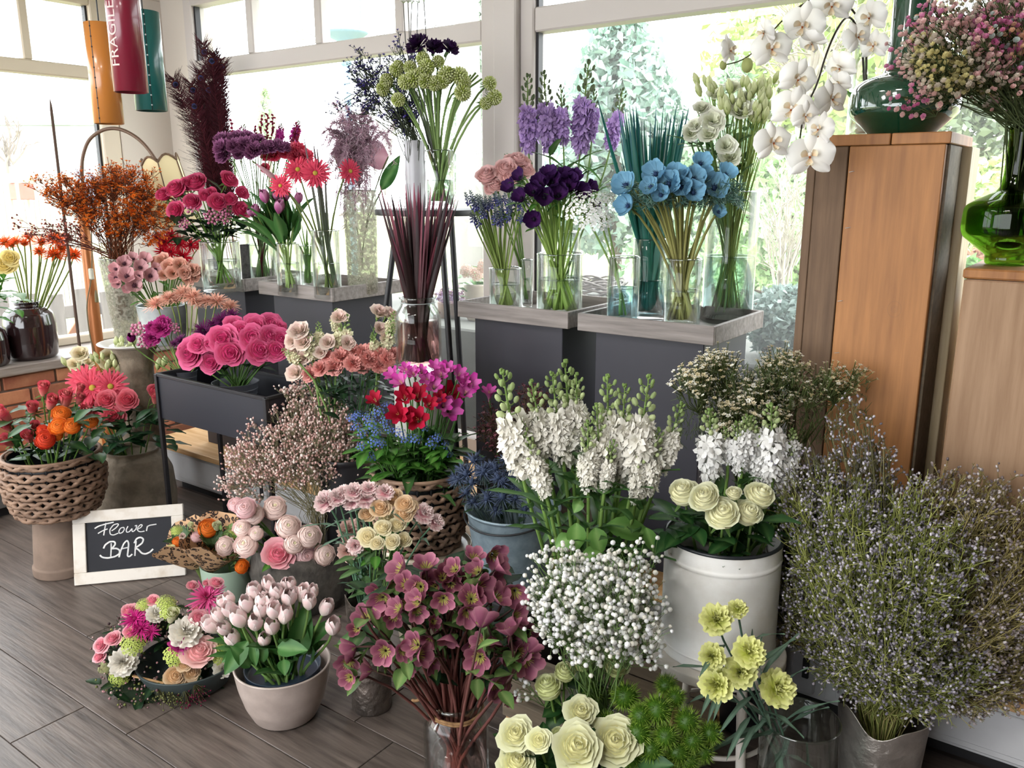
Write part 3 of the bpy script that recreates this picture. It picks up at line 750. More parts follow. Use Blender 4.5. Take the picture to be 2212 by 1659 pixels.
# handwriting, strokes in the slate's own coordinates (taken from the sign itself)
def board(u, v): return np.array([(u - 1085) / 1570 * (2 * hw - 2 * fw), -.0006, hb - fw - (v - 0) / 950 * (hb - 2 * fw)])
def chalk(pts, w):
    q = np.array(pts, float); k = len(q)
    # undo the slant of the sign in the photograph
    q[:, 1] = q[:, 1] - (395 - (q[:, 0] - 290) * .0695)
    q[:, 0] = q[:, 0] - q[:, 1] * .085 + 15
    d = np.r_[0, np.cumsum(np.linalg.norm(np.diff(q, axis=0), axis=1))]; tt = np.linspace(0, d[-1], max(8, 5 * k))
    # smooth through the points
    from_ = np.stack([np.interp(tt, d, q[:, i]) for i in (0, 1)], 1)
    for _ in range(3): from_[1:-1] = (from_[:-2] + 2 * from_[1:-1] + from_[2:]) / 4
    P = np.array([board(*p) for p in from_]); T = np.gradient(P, axis=0); T /= np.linalg.norm(T, axis=1, keepdims=True) + 1e-9
    S = np.stack([-T[:, 2], np.zeros(len(T)), T[:, 0]], 1) * w * (.0022)
    Vv = np.concatenate([P - S, P + S]); n = len(P)
    F = [[i, i + 1, n + i + 1, n + i] for i in range(n - 1)]
    g = G(); g.add(Vv, F); return g
gw = G()
for pts, w in (([(455, 505), (520, 460), (650, 420), (795, 388)], 1.1), ([(655, 400), (640, 500), (625, 640)], 1.0), ([(520, 600), (600, 550), (690, 515)], .9),
               ([(765, 555), (840, 500), (895, 430), (870, 415), (790, 440), (730, 530), (740, 620), (800, 640), (890, 600)], .85),
               ([(985, 490), (930, 500), (895, 560), (910, 610), (965, 590), (1000, 530), (985, 490)], .85), ([(1060, 470), (1030, 540), (1040, 590), (1090, 580), (1140, 510), (1135, 570), (1160, 580), (1210, 530), (1225, 450), (1185, 470)], .85),
               ([(1225, 540), (1300, 500), (1330, 450), (1290, 440), (1240, 500), (1240, 560), (1290, 585), (1370, 570)], .8), ([(1425, 470), (1412, 520), (1405, 570)], 1.0), ([(1405, 500), (1450, 460), (1585, 440)], .9),
               ([(635, 890), (660, 820), (740, 760), (830, 760), (850, 810), (800, 880), (780, 900), (870, 890), (935, 930), (930, 1000), (850, 1050), (720, 1075), (620, 1060), (575, 1015)], 1.35), ([(770, 790), (775, 900), (775, 1045)], 1.0),
               ([(925, 1065), (950, 940), (1000, 800), (1060, 735), (1090, 800), (1085, 940), (1075, 1050), (1110, 1065), (1165, 1010)], 1.25), ([(960, 905), (1030, 890), (1100, 875)], 1.0),
               ([(1215, 1045), (1215, 900), (1225, 760)], 1.1), ([(1190, 800), (1230, 710), (1300, 685), (1360, 720), (1340, 800), (1250, 870), (1200, 890), (1270, 920), (1340, 1000), (1410, 1015), (1490, 980), (1545, 920)], 1.35)):
    gw.join(chalk(pts, w))
obj('lettering', gw.mesh('lettering', M_CHALK, False), t)['label'] = 'white chalk handwriting'

# --- sage pot, stone trough, stool dish with the second basket, zinc bucket
b = ptz(478, 1312, 0) + FWD * .09; r = 112 * mpp(b, 1240) / 2; pz('sagepot', b, r, pt(478, 1222, dist(b) - r * .3)[2])
CUPP = [(0, 0), (.80, 0), (.86, .04), (.96, .6), (1, 1), (.95, 1), (.80, .1), (0, .1)]
solid('sagepot', 'sage_pot', 'sage green ceramic pot holding the two leopard paper posies', 'pot', CUPP, M_SAGE)
b = ptz(640, 1330, 0) + FWD * .12; pz('trough', b, 205 * mpp(b, 1180) / 2, pt(640, 1168, dist(b))[2])
solid('trough', 'stone_trough', 'round dark rock planter under the blush ranunculus', 'planter', [(0, 0), (.85, 0), (1.0, .2), (1.04, .6), (.98, .95), (.92, 1), (.80, .98), (.76, .7), (0, .66)], M_ROCK, wob=lambda th, r, z: (r * (1 + .035 * np.sin(th * 3 + z * 20) + .03 * np.sin(th * 7 + z * 37)), z * (1 + .03 * np.sin(th * 2))))
b = ptz(925, 1168, .345); rb2 = 200 * mpp(b, 1130) / 2
t = thing('garden_stool', 'cream glazed stool dish with a thick rim under the second basket', 'stool', (b[0], b[1], 0))
obj('body', lathe(rprof([(0, 0), (.10, 0), (.12, .15), (.13, .27), (rb2 * .93, .285), (rb2, .31), (rb2 * .99, .335), (rb2 * .93, .342), (rb2 * .88, .33), (0, .325)], .012), 48).mesh('body', M_CREAMGLAZE), t)
bc = np.array([b[0] - .035, b[1], .331]); basket('basket2', 'woven basket of freesias and forget-me-nots on the cream stool dish', bc, 208 * mpp(bc, 1060) / 2 * .97, pt(890, 1012, dist(bc))[2] - bc[2])
b = ptn(1108, 1268, 1.86); t0 = pt(1108, 1092, dist(b)); pz('zinc', b, 205 * mpp(b, 1092) / 2, t0[2] - b[2])
BUCKP = [(0, 0), (.72, 0), (.74, .03), (.97, .95), (1.01, .965), (1.03, .985), (1.0, 1), (.96, .985), (.70, .05), (0, .04)]
t = solid('zinc', 'zinc_bucket', 'blue grey zinc bucket of eryngium thistles', 'bucket', BUCKP, M_ZINC)
r = V['zinc']['r']; h = V['zinc']['h']; aa = np.linspace(PI * 1.02, PI * 1.98, 24)
obj('handle', tube(np.stack([r * 1.03 * np.cos(aa), r * 1.03 * np.sin(aa), h * (.985 + .13 * np.sin(aa))], 1), .0028, 6).mesh('handle', M_STEEL), t)
zb = b[2]
t = thing('dark_block', 'dark wooden block hidden under the zinc bucket', 'block', (b[0], b[1], 0)); obj('body', box((-.11, -.11, 0), (.11, .11, zb - .001), .004).mesh('body', M_BLACK, False), t)

# --- white enamel bucket on the round stool
b = ptn(1548, 1392, 1.79); zst = b[2]; t = thing('round_stool', 'round white stool with slim legs under the enamel bucket', 'stool', (b[0], b[1], 0))
rs = 290 * mpp(b, 1395) / 2
obj('seat', lathe(rprof([(0, zst - .026), (rs, zst - .026), (rs, zst - .001), (0, zst - .001)], .004), 56).mesh('seat', M_WHITEPAINT), t)
for a in (.25, 1.82, 3.39, 4.96):
    d = RGT * math.cos(a) + FWD * math.sin(a)
    obj('leg', tube([d * rs * .78 + (0, 0, zst - .026), d * rs * .95 + (0, 0, 0)], [.0125, .0115], 10, cap=True).mesh('leg', M_WHITEPAINT), t)
aa = np.linspace(0, 2 * PI, 40); obj('ring', tube(np.stack([rs * .84 * np.cos(aa), rs * .84 * np.sin(aa), np.full(40, .15)], 1), .006, 6).mesh('ring', M_WHITEPAINT), t)
pz('enamel', b, 248 * mpp(b, 1160) / 2, pt(1545, 1152, dist(b))[2] - zst)
t = solid('enamel', 'enamel_bucket', 'worn white enamel bucket of cream roses on the stool', 'bucket', [(0, 0), (1.0, 0), (1.02, .015), (1.0, .05), (1.0, .08), (1.015, .09), (1.0, .10), (1.0, .82), (1.015, .835), (1.015, .85), (1.0, .865), (1.0, .985), (1.015, .99), (1.01, 1), (.97, 1), (.96, .1), (0, .08)], M_ENAMEL)
r, h = V['enamel']['r'], V['enamel']['h']
obj('black_rim', lathe([(r * 1.018, h * .985), (r * 1.03, h * 1.0), (r * 1.0, h * 1.012), (r * .96, h * 1.0), (r * .955, h * .985)], 56).mesh('black_rim', M_PLASTIC), t)
d = -RGT * .96 * r - FWD * .3 * r; aa = np.linspace(0, 2 * PI, 16)
obj('handle_ring', tube(d + np.stack([.0 * aa, .012 * np.cos(aa), h * .93 + .014 * np.sin(aa)], 1), .0025, 6).mesh('handle_ring', M_WHITEPAINT), t)

# --- front row
b = ptz(597, 1590, 0) + FWD * .10; r = 196 * mpp(b, 1450) / 2; pz('taupe', b, r * 1.04, pt(597, 1428, dist(b))[2])
t = solid('taupe', 'taupe_pot', 'rounded taupe glazed pot of blush tulips on the floor', 'pot', [(0, 0), (.55, 0), (.66, .03), (.82, .3), (.94, .65), (1, .96), (1.01, .99), (.97, 1), (.94, .97), (.86, .6), (0, .5)], M_TAUPE)
r, h = V['taupe']['r'], V['taupe']['h']
obj('liner', lathe(rprof([(0, h * .6), (r * .74, h * .6), (r * .80, h * .93), (r * .77, h * .93), (r * .73, h * .8), (0, h * .78)], .004), 40).mesh('liner', M_NAVYPLASTIC), t)['label'] = 'dark blue plastic liner pot'
b = ptz(384, 1520, 0) + FWD * .11; r = 215 * mpp(b, 1480) / 2; pz('bowl', b, r, .085)
solid('bowl', 'shallow_bowl', 'shallow dark green bowl under the flower wreath', 'bowl', [(0, 0), (.62, 0), (.75, .1), (.95, .75), (1, .97), (1, 1), (.96, 1), (.72, .2), (0, .15)], M_BOWL)
b = ptz(797, 1550, 0) + FWD * .055; r = 92 * mpp(b, 1300) / 2; pz('hammered', b, r, pt(790, 1288, dist(b))[2])
solid('hammered', 'hammered_vase', 'tall hammered grey metal vase of pink carnations', 'vase', [(0, 0), (.92, 0), (.96, .02), (1, .8), (1.05, 1), (1.02, 1.0), (.95, .8), (.9, .05), (0, .05)], M_HAMMER, wob=lambda th, r, z: (r, z + (z > V['hammered']['h'] * .9) * (.012 * np.sin(th * 3 + 1) + .008 * np.sin(th * 5))))
b = ptz(988, 1712, 0) + FWD * .0; r = 112 * mpp(b, 1520) / 2; pz('helljar', b, r, pt(988, 1508, dist(b))[2])
jar('helljar', 'clear glass jar of dusky hellebores tied with twine', .62, glassmat('water_rose', (.80, .68, .66), .5), True)
b = pt(1712, 1745, 1.66); b[2] = 0; r = 166 * mpp(b, 1550) / 2; pz('carnglass', b, r, pt(1712, 1552, 1.66)[2])
glass_vase('carnglass', 'big clear glass cylinder of lemon carnations by the stool', .35)
b = pt(1884, 1760, 1.78); b[2] = 0; r = 186 * mpp(b, 1540) / 2; pz('silver', b, r, pt(1884, 1530, 1.78)[2])
solid('silver', 'silver_vase', 'crinkled silver metal vase of grey sea lavender', 'vase', [(0, 0), (.78, 0), (.82, .02), (.92, .6), (1, .98), (1, 1), (.96, .99), (.86, .4), (0, .1)], M_SILVER, seg=64, wob=lambda th, r, z: (r * (1 + .012 * np.sin(th * 9 + z * 60) * np.sin(z * 47 + th * 4)), z + (z > V['silver']['h'] * .9) * (.016 * np.sin(th * 3 + 2.4) + .009 * np.sin(th * 5))))
# crate and pots of the lower right corner
b0 = ptz(1180, 1640, 0)
t = thing('slatted_crate', 'low wooden slatted crate behind the green roses', 'crate', (b0[0], b0[1] + .25, 0))
for z in (.03, .105, .18):
    obj('slat', box((-.18, -.20, z), (.30, -.185, z + .055), .002).mesh('slat', M_DARKWOOD, False), t); obj('slat', box((-.18, .185, z), (.30, .2, z + .055), .002).mesh('slat', M_DARKWOOD, False), t)
for x in (-.18, .28):
    for y in (-.184, .149): obj('post', box((x, y, 0), (x + .035, y + .035, .26), .002).mesh('post', M_PINE, False), t)
obj('base_board', box((-.18, -.18, .02), (.30, .18, .032), .001).mesh('base_board', M_DARKWOOD, False), t)
b = pt(1235, 1720, 1.60); b[2] = 0; pz('rosepotf', b, .085, .16); solid('rosepotf', 'plastic_pot', 'black plastic pot of green roses at the bottom edge', 'pot', CUPP, M_PLASTIC)
b = pt(1400, 1640, 1.72); b[2] = 0; pz('dianthpot', b, .11, .16); solid('dianthpot', 'plastic_pot', 'black plastic pot under the green tufted dianthus', 'pot', CUPP, M_PLASTIC)
b = ptn(1265, 1290, 1.60); pz('whiteglass', np.array([b[0], b[1], .04]), 92 * mpp(b, 1200) / 2, pt(1262, 1182, dist(b))[2] - .04)
glass_vase('whiteglass', 'glass vase of white stocks rising from the baby\'s breath', .55)
b = ptn(1300, 1330, 1.48); pz('gypglass', np.array([b[0], b[1], .04]), .05, .24); glass_vase('gypglass', 'glass vase hidden inside the white baby\'s breath', .5)
b = ptn(1640, 1100, 2.05); pz('waxbucket', np.array([b[0], b[1], .25 if b[1] > 2.15 else 0]), .10, .62); solid('waxbucket', 'dark_bucket', 'tall dark bucket of white waxflower behind the enamel bucket', 'bucket', BUCKP, M_STEEL)
b = ptn(1110, 1050, 2.1); pz('darkpot', np.array([b[0], b[1], 0]), .06, .5); solid('darkpot', 'dark_bucket', 'slim dark bucket of wine red waxflower behind the white stocks', 'bucket', BUCKP, M_STEEL)
b = ptn(745, 940, 1.98); pz('snapbucket', np.array([b[0], b[1], 0]), .10, .52); solid('snapbucket', 'dark_bucket', 'black bucket of snapdragons and pink carnations behind the pink baby\'s breath', 'bucket', BUCKP, M_STEEL)
# ------------------------------------------------------------------ flower heads: axis +z, about one unit across, seat at the origin
def cupset(specs, nu=5, nv=5, g=None, rng=None):
    """specs: dicts(ph, dphi, R(v), Z(v), cb, ct, tip, ruf, rk, pw, jag) -> petals wrapped round the axis"""
    g = g or G(); rng = rng or NP
    u = np.linspace(-1, 1, nu)[:, None]; v0 = np.linspace(0, 1, nv)[None, :]
    F = gridf(nu, nv)
    for s in specs:
        tip = s.get('tip', .25); v = v0 * (1 - tip * np.abs(u) ** s.get('te', 2.2))
        r = s['R'](v) + 0 * u; z = s['Z'](v) + 0 * u
        w = s.get('W', lambda v: np.sin(PI * (.16 + .50 * v)))(v)
        ruf = s.get('ruf', 0)
        if ruf:
            wv = np.sin(u * s.get('rk', 5) + s['ph'] * 5) * v ** 2 * ruf
            r = r + wv; z = z + wv * s.get('rz', .5)
        if s.get('jag'):
            z = z + s['jag'] * (v0 > .99) * np.where(np.arange(nu) % 2, 1, -1)[:, None]
        a = s['ph'] + u * s['dphi'] * w
        lx = s.get('cup', 0) * u * u * v
        r = r - lx * r
        z = z + s.get('cupz', 0) * u * u * v
        Vv = np.stack([r * np.cos(a), r * np.sin(a), z], -1).reshape(-1, 3)
        cb, ct = lin(s['cb']), lin(s['ct']); t_ = (np.clip(v, 0, 1) ** s.get('pw', 1.0) + 0 * u).reshape(-1, 1)
        C = cb * (1 - t_) + ct * t_
        if 'ce' in s:
            e = (np.abs(u) ** 3 * .6 + v0 ** 6 * .8).clip(0, 1).reshape(-1, 1); C = C * (1 - e) + lin(s['ce']) * e
        C = C * s.get('k', 1.0)
        g.add(Vv, F, C)
    return g
def rays(n, length, hw, elev, cb, ct, nv=4, curve=0., point=.3, cup=.0, r0=.05, z0=0., jit=.06, rng=None, g=None, droop=0., ph0=0.):
    """ring of narrow petals (daisies, stamens, sepals)"""
    g = g or G(); rng = rng or NP
    v = np.linspace(0, 1, nv)
    u = np.array([-1, 0, 1.])
    wv = np.sin(PI * np.clip(.12 + .80 * v ** .8, 0, 1)) ** .7 * (1 - point * v ** 3)
    cb, ct = lin(cb), lin(ct); C = (cb[None] * (1 - v[:, None]) + ct[None] * v[:, None]); C = np.tile(C[None], (3, 1, 1)).reshape(-1, 3)
    F = gridf(3, nv)
    for i in range(n):
        a = ph0 + 2 * PI * i / n + rng.uniform(-jit, jit) * 3; ln = length * (1 + rng.uniform(-jit, jit) * 2); el = elev + rng.uniform(-jit, jit) * 2
        s = v * ln; ang = el + curve * v
        rr = r0 + np.cumsum(np.r_[0, np.cos(ang[1:]) * np.diff(s)]); zz = z0 + np.cumsum(np.r_[0, np.sin(ang[1:]) * np.diff(s)]) - droop * v ** 2
        off = u[:, None] * hw * wv[None]
        x = rr[None] * math.cos(a) - off * math.sin(a); y = rr[None] * math.sin(a) + off * math.cos(a); z = zz[None] + cup * (u[:, None] ** 2) * hw * wv[None]
        g.add(np.stack([x, y, z], -1).reshape(-1, 3), F, C * rng.uniform(.92, 1.06))
    return g
def dome(r, z, col, h=.3, g=None):
    g = g or G(); return lathe([(r, z), (r * .9, z + h * r * .6), (r * .5, z + h * r), (.001, z + h * r * 1.05)], 10, lin(col), g)
def calyx(g, col='#5d7a3a', r=.14, h=.22, n=5):
    lathe([(.03, -h), (r * .6, -h * .75), (r, -.02), (r * 1.05, .06)], 8, lin(col), g); return g
sphb = lambda R0, a, b: (lambda v: R0 * np.sin(PI * (a + b * v)))

def rose(ci, co, cb='#d8e0a8', N=24, op=.75, ruf=.0, seed=1, green=True, gcol='#557336'):
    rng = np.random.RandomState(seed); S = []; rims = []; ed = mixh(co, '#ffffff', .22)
    for i in range(N):
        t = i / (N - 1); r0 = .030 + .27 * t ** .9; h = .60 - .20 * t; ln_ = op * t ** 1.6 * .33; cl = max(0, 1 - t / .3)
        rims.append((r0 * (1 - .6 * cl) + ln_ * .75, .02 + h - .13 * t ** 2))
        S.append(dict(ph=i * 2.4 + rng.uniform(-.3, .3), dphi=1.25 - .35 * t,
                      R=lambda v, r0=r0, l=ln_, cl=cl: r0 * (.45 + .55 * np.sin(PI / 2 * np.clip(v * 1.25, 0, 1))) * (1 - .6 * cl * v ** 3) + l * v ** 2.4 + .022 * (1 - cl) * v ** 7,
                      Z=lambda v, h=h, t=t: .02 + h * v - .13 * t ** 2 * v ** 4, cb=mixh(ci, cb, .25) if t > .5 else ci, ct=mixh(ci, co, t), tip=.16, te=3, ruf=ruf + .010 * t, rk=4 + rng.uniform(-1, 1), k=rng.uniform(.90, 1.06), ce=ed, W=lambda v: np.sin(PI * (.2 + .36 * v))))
    g = cupset(S, 5, 6); rims = [(r_, z_) for r_, z_ in rims if r_ < .34]
    lathe([(.0, rims[0][1] - .05)] + [(r_, z_ - .085) for r_, z_ in rims[::3]] + [(.30, .1)], 10, lin(mixh(ci, co, .4)), g)
    if green: calyx(g, gcol); rays(5, .34, .05, -.5, gcol, gcol, 3, rng=rng, g=g)
    return g
def mixh(a, b, t):
    A = [int(a.lstrip('#')[i:i + 2], 16) for i in (0, 2, 4)]; B = [int(b.lstrip('#')[i:i + 2], 16) for i in (0, 2, 4)]
    return '#%02x%02x%02x' % tuple(int(round(x * (1 - t) + y * t)) for x, y in zip(A, B))
def rosebud(ci, co, seed=1, gcol='#557336'):
    rng = np.random.RandomState(seed); S = []
    for i in range(13):
        t = i / 12; r0 = .03 + .20 * t ** .9; h = .92 - .10 * t
        S.append(dict(ph=i * 2.4, dphi=1.35 - .3 * t, R=lambda v, r0=r0, t=t: r0 * np.sin(PI * (.22 + .36 * v)) * 1.15 + .09 * t ** 2 * v ** 5, Z=lambda v, h=h, t=t: .02 + h * v - .06 * t * v ** 6, cb=mixh(ci, '#e9e0b0', .2), ct=mixh(ci, co, t), tip=.14, te=3, k=rng.uniform(.93, 1.05), W=lambda v: np.sin(PI * (.2 + .36 * v))))
    g = cupset(S, 5, 5); calyx(g, gcol, .13, .14); rays(5, .42, .05, -.35, gcol, gcol, 3, rng=rng, g=g)
    return g
def ranunc(ci, co, cc='#c9cf8a', N=19, seed=2, green=True):
    rng = np.random.RandomState(seed); S = []
    for i in range(N):
        t = i / (N - 1); r0 = .06 + .36 * t ** .9; h = .60 - .26 * t * t
        S.append(dict(ph=i * 2.4 + rng.uniform(-.2, .2), dphi=1.35 - .35 * t, R=lambda v, r0=r0, t=t: r0 * np.sin(PI * (.14 + .46 * v)) + .10 * t ** 4 * v ** 3, Z=lambda v, h=h, t=t: .0 + h * v,
                      cb=mixh(cc, ci, min(1, t * 4)), ct=mixh(mixh(cc, co, .4), co, min(1, t * 3)), tip=.10, te=3, k=rng.uniform(.88, 1.06), ce=mixh(co, '#ffffff', .25), W=lambda v: np.sin(PI * (.18 + .38 * v))))
    g = cupset(S, 4, 6); dome(.07, .50, cc, .8, g); lathe([(0, .50)] + [(.06 + .36 * t ** .9, .60 - .26 * t * t - .055) for t in np.linspace(.05, .95, 8)] + [(.40, .15)], 12, lin(mixh(cc, co, .92)), g)
    if green: calyx(g, '#6b8547', .12, .1)
    return g
def tulip(ci, co, edge=None, seed=3):
    rng = np.random.RandomState(seed); S = []
    for k in range(2):
        for i in range(4 if k else 5):
            rr = .33 if k == 0 else .385
            S.append(dict(ph=2 * PI * i / (4 if k else 5) + .6 * k + rng.uniform(-.1, .1), dphi=.95, R=lambda v, rr=rr, e=rng.uniform(-.02, .10): rr * np.sin(PI * (.10 + .72 * v)) + e * v ** 4, Z=lambda v, q=rng.uniform(.92, 1.08), k=k: (1.16 - .1 * k) * q * v, cb=ci, ct=co, pw=1.2, tip=.20, te=2.4, k=rng.uniform(.94, 1.05), **({'ce': edge} if edge else {}), W=lambda v: np.sin(PI * (.22 + .66 * v)) ** .6))
    return cupset(S, 5, 6)
def anemone(ci, co, dark='#231d2c', seed=4, op=1.0, N=9, cen=True):
    rng = np.random.RandomState(seed); S = []
    for i in range(N):
        L_ = rng.uniform(.44, .52)
        S.append(dict(ph=2 * PI * i / N * 1.0 + (i % 2) * .12, dphi=.62, R=lambda v, L_=L_: .06 + L_ * v * (.80 + .22 * op) - .06 * v ** 4, Z=lambda v, q=rng.uniform(.9, 1.2): (.06 + .34 / max(op, .4)) * v ** 1.6 * q * .75 + .02 * (i % 2), cb=ci, ct=co, pw=.5, tip=.28, te=2.2, cupz=.10, k=rng.uniform(.93, 1.05), W=lambda v: np.sin(PI * (.25 + .42 * v)), ruf=.02, rk=4))
    g = cupset(S, 5, 5)
    if cen:
        g.join(BALL, scale=.085, loc=(0, 0, .09), col=lin(dark)); rays(22, .15, .012, .75, dark, dark, 3, r0=.05, z0=.04, rng=rng, g=g)
    rays(9, .3, .04, -.3, '#4e6b45', '#5f7d50', 3, rng=rng, g=g, z0=-.12)
    return g
def carnation(ci, co, edge=None, seed=5, flat=1.0, green=True, gcol='#6f8a63'):
    rng = np.random.RandomState(seed); S = []
    rings = ((4, 3, .36), (6, 14, .40), (7, 32, .42), (8, 54, .45), (8, 76, .47))
    for n, deg, ln in rings:
        for i in range(n):
            th = rad(deg * flat + rng.uniform(-9, 9)); ph = 2 * PI * i / n + rng.uniform(-.3, .3) + deg
            S.append(dict(ph=ph, dphi=.55 + 2.4 / n * .35 + (.5 if deg < 20 else 0), R=lambda v, th=th, ln=ln: .03 + ln * v * math.sin(th), Z=lambda v, th=th, ln=ln: .04 + ln * v * math.cos(th) * (1.05), cb=ci, ct=co, pw=1.5, tip=.10, te=2.5, jag=.024, ruf=.045, rk=rng.uniform(5, 8), rz=1.0, k=rng.uniform(.88, 1.06), **({'ce': edge} if edge else {}), W=lambda v: .45 + .55 * v))
    g = cupset(S, 9, 4)
    if green: lathe([(.05, -.42), (.085, -.38), (.10, -.12), (.13, .03)], 8, lin(gcol), g)
    return g
def gerbera(ci, co, cen='#cdb44e', seed=6, spider=False):
    rng = np.random.RandomState(seed); g = G()
    if spider:
        for n, l, e, z in ((26, .46, .05, 0), (24, .40, .35, .03), (20, .30, .62, .05), (14, .2, .9, .06)):
            rays(n, l, .022, e, ci, co, 5, curve=rng.uniform(-.2, .3), point=.85, cup=.5, r0=.05, z0=z, jit=.09, rng=rng, g=g)
    else:
        for n, l, e, z in ((22, .44, .08, 0), (20, .41, .22, .02), (22, .25, .42, .04), (20, .16, .6, .05)):
            rays(n, l, .046 if l > .3 else .026, e, ci, co, 5, curve=-.18, point=.2, cup=-.25, r0=.06, z0=z, jit=.05, rng=rng, g=g)
    dome(.085, .05, cen, .7, g); lathe([(.02, -.16), (.11, -.06), (.15, .02)], 10, lin('#6f7f45'), g)
    return g
def daisyball(ci, co, seed=7, n=5):
    """germini and chrysanthemum: many rings of narrow petals"""
    rng = np.random.RandomState(seed); g = G()
    for i in range(n):
        rays(26 - 3 * i, .45 - .07 * i, .026, .06 + .27 * i, mixh(ci, co, .3), co, 4, curve=-.2 + .12 * i, point=.35, cup=.3, r0=.04, z0=.02 * i, jit=.07, rng=rng, g=g)
    lathe([(.02, -.2), (.10, -.08), (.15, .01)], 10, lin('#71854c'), g); return g
def floret(ci, co, seed=8, n=4, r=.5, double=True):
    """one small ruffled stock flower"""
    rng = np.random.RandomState(seed); S = []
    for k in range(3 if double else 1):
        for i in range(n):
            el = (.15, .55, .95)[k]; ln = r * (1 - .2 * k)
            S.append(dict(ph=2 * PI * i / n + k * .8 + rng.uniform(-.2, .2), dphi=.70, R=lambda v, el=el, ln=ln: .02 + ln * v * math.cos(el), Z=lambda v, el=el, ln=ln: ln * (v * math.sin(el) + .3 * v * (1 - v)), cb=ci, ct=co, pw=.6, tip=.34, te=2, ruf=.07, rk=5, rz=.9, k=rng.uniform(.9, 1.05), W=lambda v: .4 + .5 * v))
    return cupset(S, 5, 4)
def spike(ci, co, bud, n=34, seed=9, top=.42, rr=.15, fs=.15, double=True, budcol2=None, green='#7f9a55', bigbuds=True):
    """a flower spike one unit tall along z: open flowers below, buds at the tip"""
    rng = np.random.RandomState(seed); g = G(); fl_ = [floret(ci, co, seed + k, 4 if double else 5, double=double) for k in range(2)]
    tube([(0, 0, 0), (.01, 0, .5), (0, .01, 1)], [.022, .018, .010], 6, lin(green), g)
    for i in range(n):
        t = i / n; z = .0 + (1 - top) * t + rng.uniform(-.02, .02); a = i * 2.4 + rng.uniform(-.25, .25); k = (.62 + .38 * math.sin(PI * min(1, .25 + .75 * (1 - t))))
        d = np.array([math.cos(a), math.sin(a), .25 + .5 * t]); d = unit(d)
        g.join(fl_[i % 2], frame(unit(d + rng.normal(0, .25, 3)), rng.uniform(0, 6)), fs * 2 * k * rng.uniform(.75, 1.2), np.array([math.cos(a) * rr * .6 * k, math.sin(a) * rr * .6 * k, z]) + rng.normal(0, .012, 3), col=rng.uniform(.93, 1.04))
    bcol = lin(bud); b2 = lin(budcol2 or green); egg = ball(4, 6, 1.45)
    m = 15
    for i in range(m):
        t = i / m; z = (1 - top) + .02 + (top - .03) * t; a = i * 2.4; k = (1 - t) ** .8 + .22; d = unit([math.cos(a), math.sin(a), .5 + 1.5 * t]); o = np.array([math.cos(a), math.sin(a), .4]) * (.045 + .06 * k * (1 if bigbuds else .6)) * rng.uniform(.8, 1.2)
        p = np.array([0, 0, z]); q = p + o
        tube([p, (p + q) / 2 + (0, 0, -.01), q], .006, 4, lin(green), g)
        g.join(egg, frame(d), (.013 + .023 * k) * rng.uniform(.8, 1.15) * (1 if bigbuds else .8), q + d * .012, col=bcol * (1 - t) + b2 * t)
    for i in range(9):
        a = i * 2.4; g.join(ICO, None, .02, (math.cos(a) * .018, math.sin(a) * .018, 1 + .012 * (i % 3)), col=b2)
    return g
def hellebore(ci, co, seed=10, op=.8):
    rng = np.random.RandomState(seed); S = []
    for i in range(5):
        S.append(dict(ph=2 * PI * i / 5 + rng.uniform(-.1, .1), dphi=.74, R=lambda v, q=rng.uniform(.9, 1.08): (.05 + .46 * v * q) * (.62 + .38 * op), Z=lambda v: (.50 - .28 * op) * v ** 1.3, cb=ci, ct=co, pw=.8, tip=.30, te=1.8, cupz=.10, ce=mixh(co, '#d9a4a8', .45), k=rng.uniform(.85, 1.1), W=lambda v: np.sin(PI * (.22 + .40 * v))))
    g = cupset(S, 5, 5); rays(26, .2, .010, .7, '#8a8a45', '#cfc06a', 3, point=0, r0=.04, rng=rng, g=g, z0=.03)
    rays(8, .12, .03, .5, '#a9b060', '#7f9048', 3, r0=.05, rng=rng, g=g, z0=.03); return g
def freesia(ci, co, thr='#e8c84a', seed=11):
    rng = np.random.RandomState(seed); S = []
    for i in range(6):
        S.append(dict(ph=2 * PI * i / 6, dphi=.62, R=lambda v, k=i % 2: .05 + .10 * v + .34 * v ** 2.6 - .03 * k, Z=lambda v: -.42 + 1.0 * v - .08 * v ** 4, cb=thr, ct=mixh(ci, co, (i % 2)), pw=.28, tip=.22, te=2, cupz=.06, k=rng.uniform(.92, 1.05), W=lambda v: np.sin(PI * (.3 + .34 * v))))
    g = cupset(S, 4, 6); lathe([(.01, -.6), (.05, -.5), (.055, -.38)], 6, lin('#7d9a4f'), g)
    for i in range(3):
        a = 2 * PI * i / 3; tube([(0, 0, -.1), (math.cos(a) * .05, math.sin(a) * .05, .34)], .012, 4, lin('#f0dfa0'), g)
    return g
def lisianthus(ci, co, seed=12, N=12):
    rng = np.random.RandomState(seed); S = []
    for i in range(N):
        t = i / (N - 1); r0 = .05 + .16 * t
        S.append(dict(ph=i * 2.4, dphi=1.2 - .2 * t, R=lambda v, r0=r0, t=t: r0 * (.4 + .6 * v) + (.10 + .2 * t) * v ** 2.2, Z=lambda v, t=t: .04 + (.60 - .10 * t) * v - .08 * t * v ** 4, cb=mixh(ci, '#c7d28f', .5), ct=mixh(ci, co, t), tip=.1, ruf=.03, rk=rng.uniform(5, 8), rz=.8, k=rng.uniform(.93, 1.04), W=lambda v: np.sin(PI * (.2 + .38 * v))))
    g = cupset(S, 6, 5); lathe([(.02, -.16), (.07, -.08), (.10, .03)], 8, lin('#93a860'), g); rays(5, .4, .02, .8, '#93a860', '#a5b872', 3, rng=rng, g=g); return g
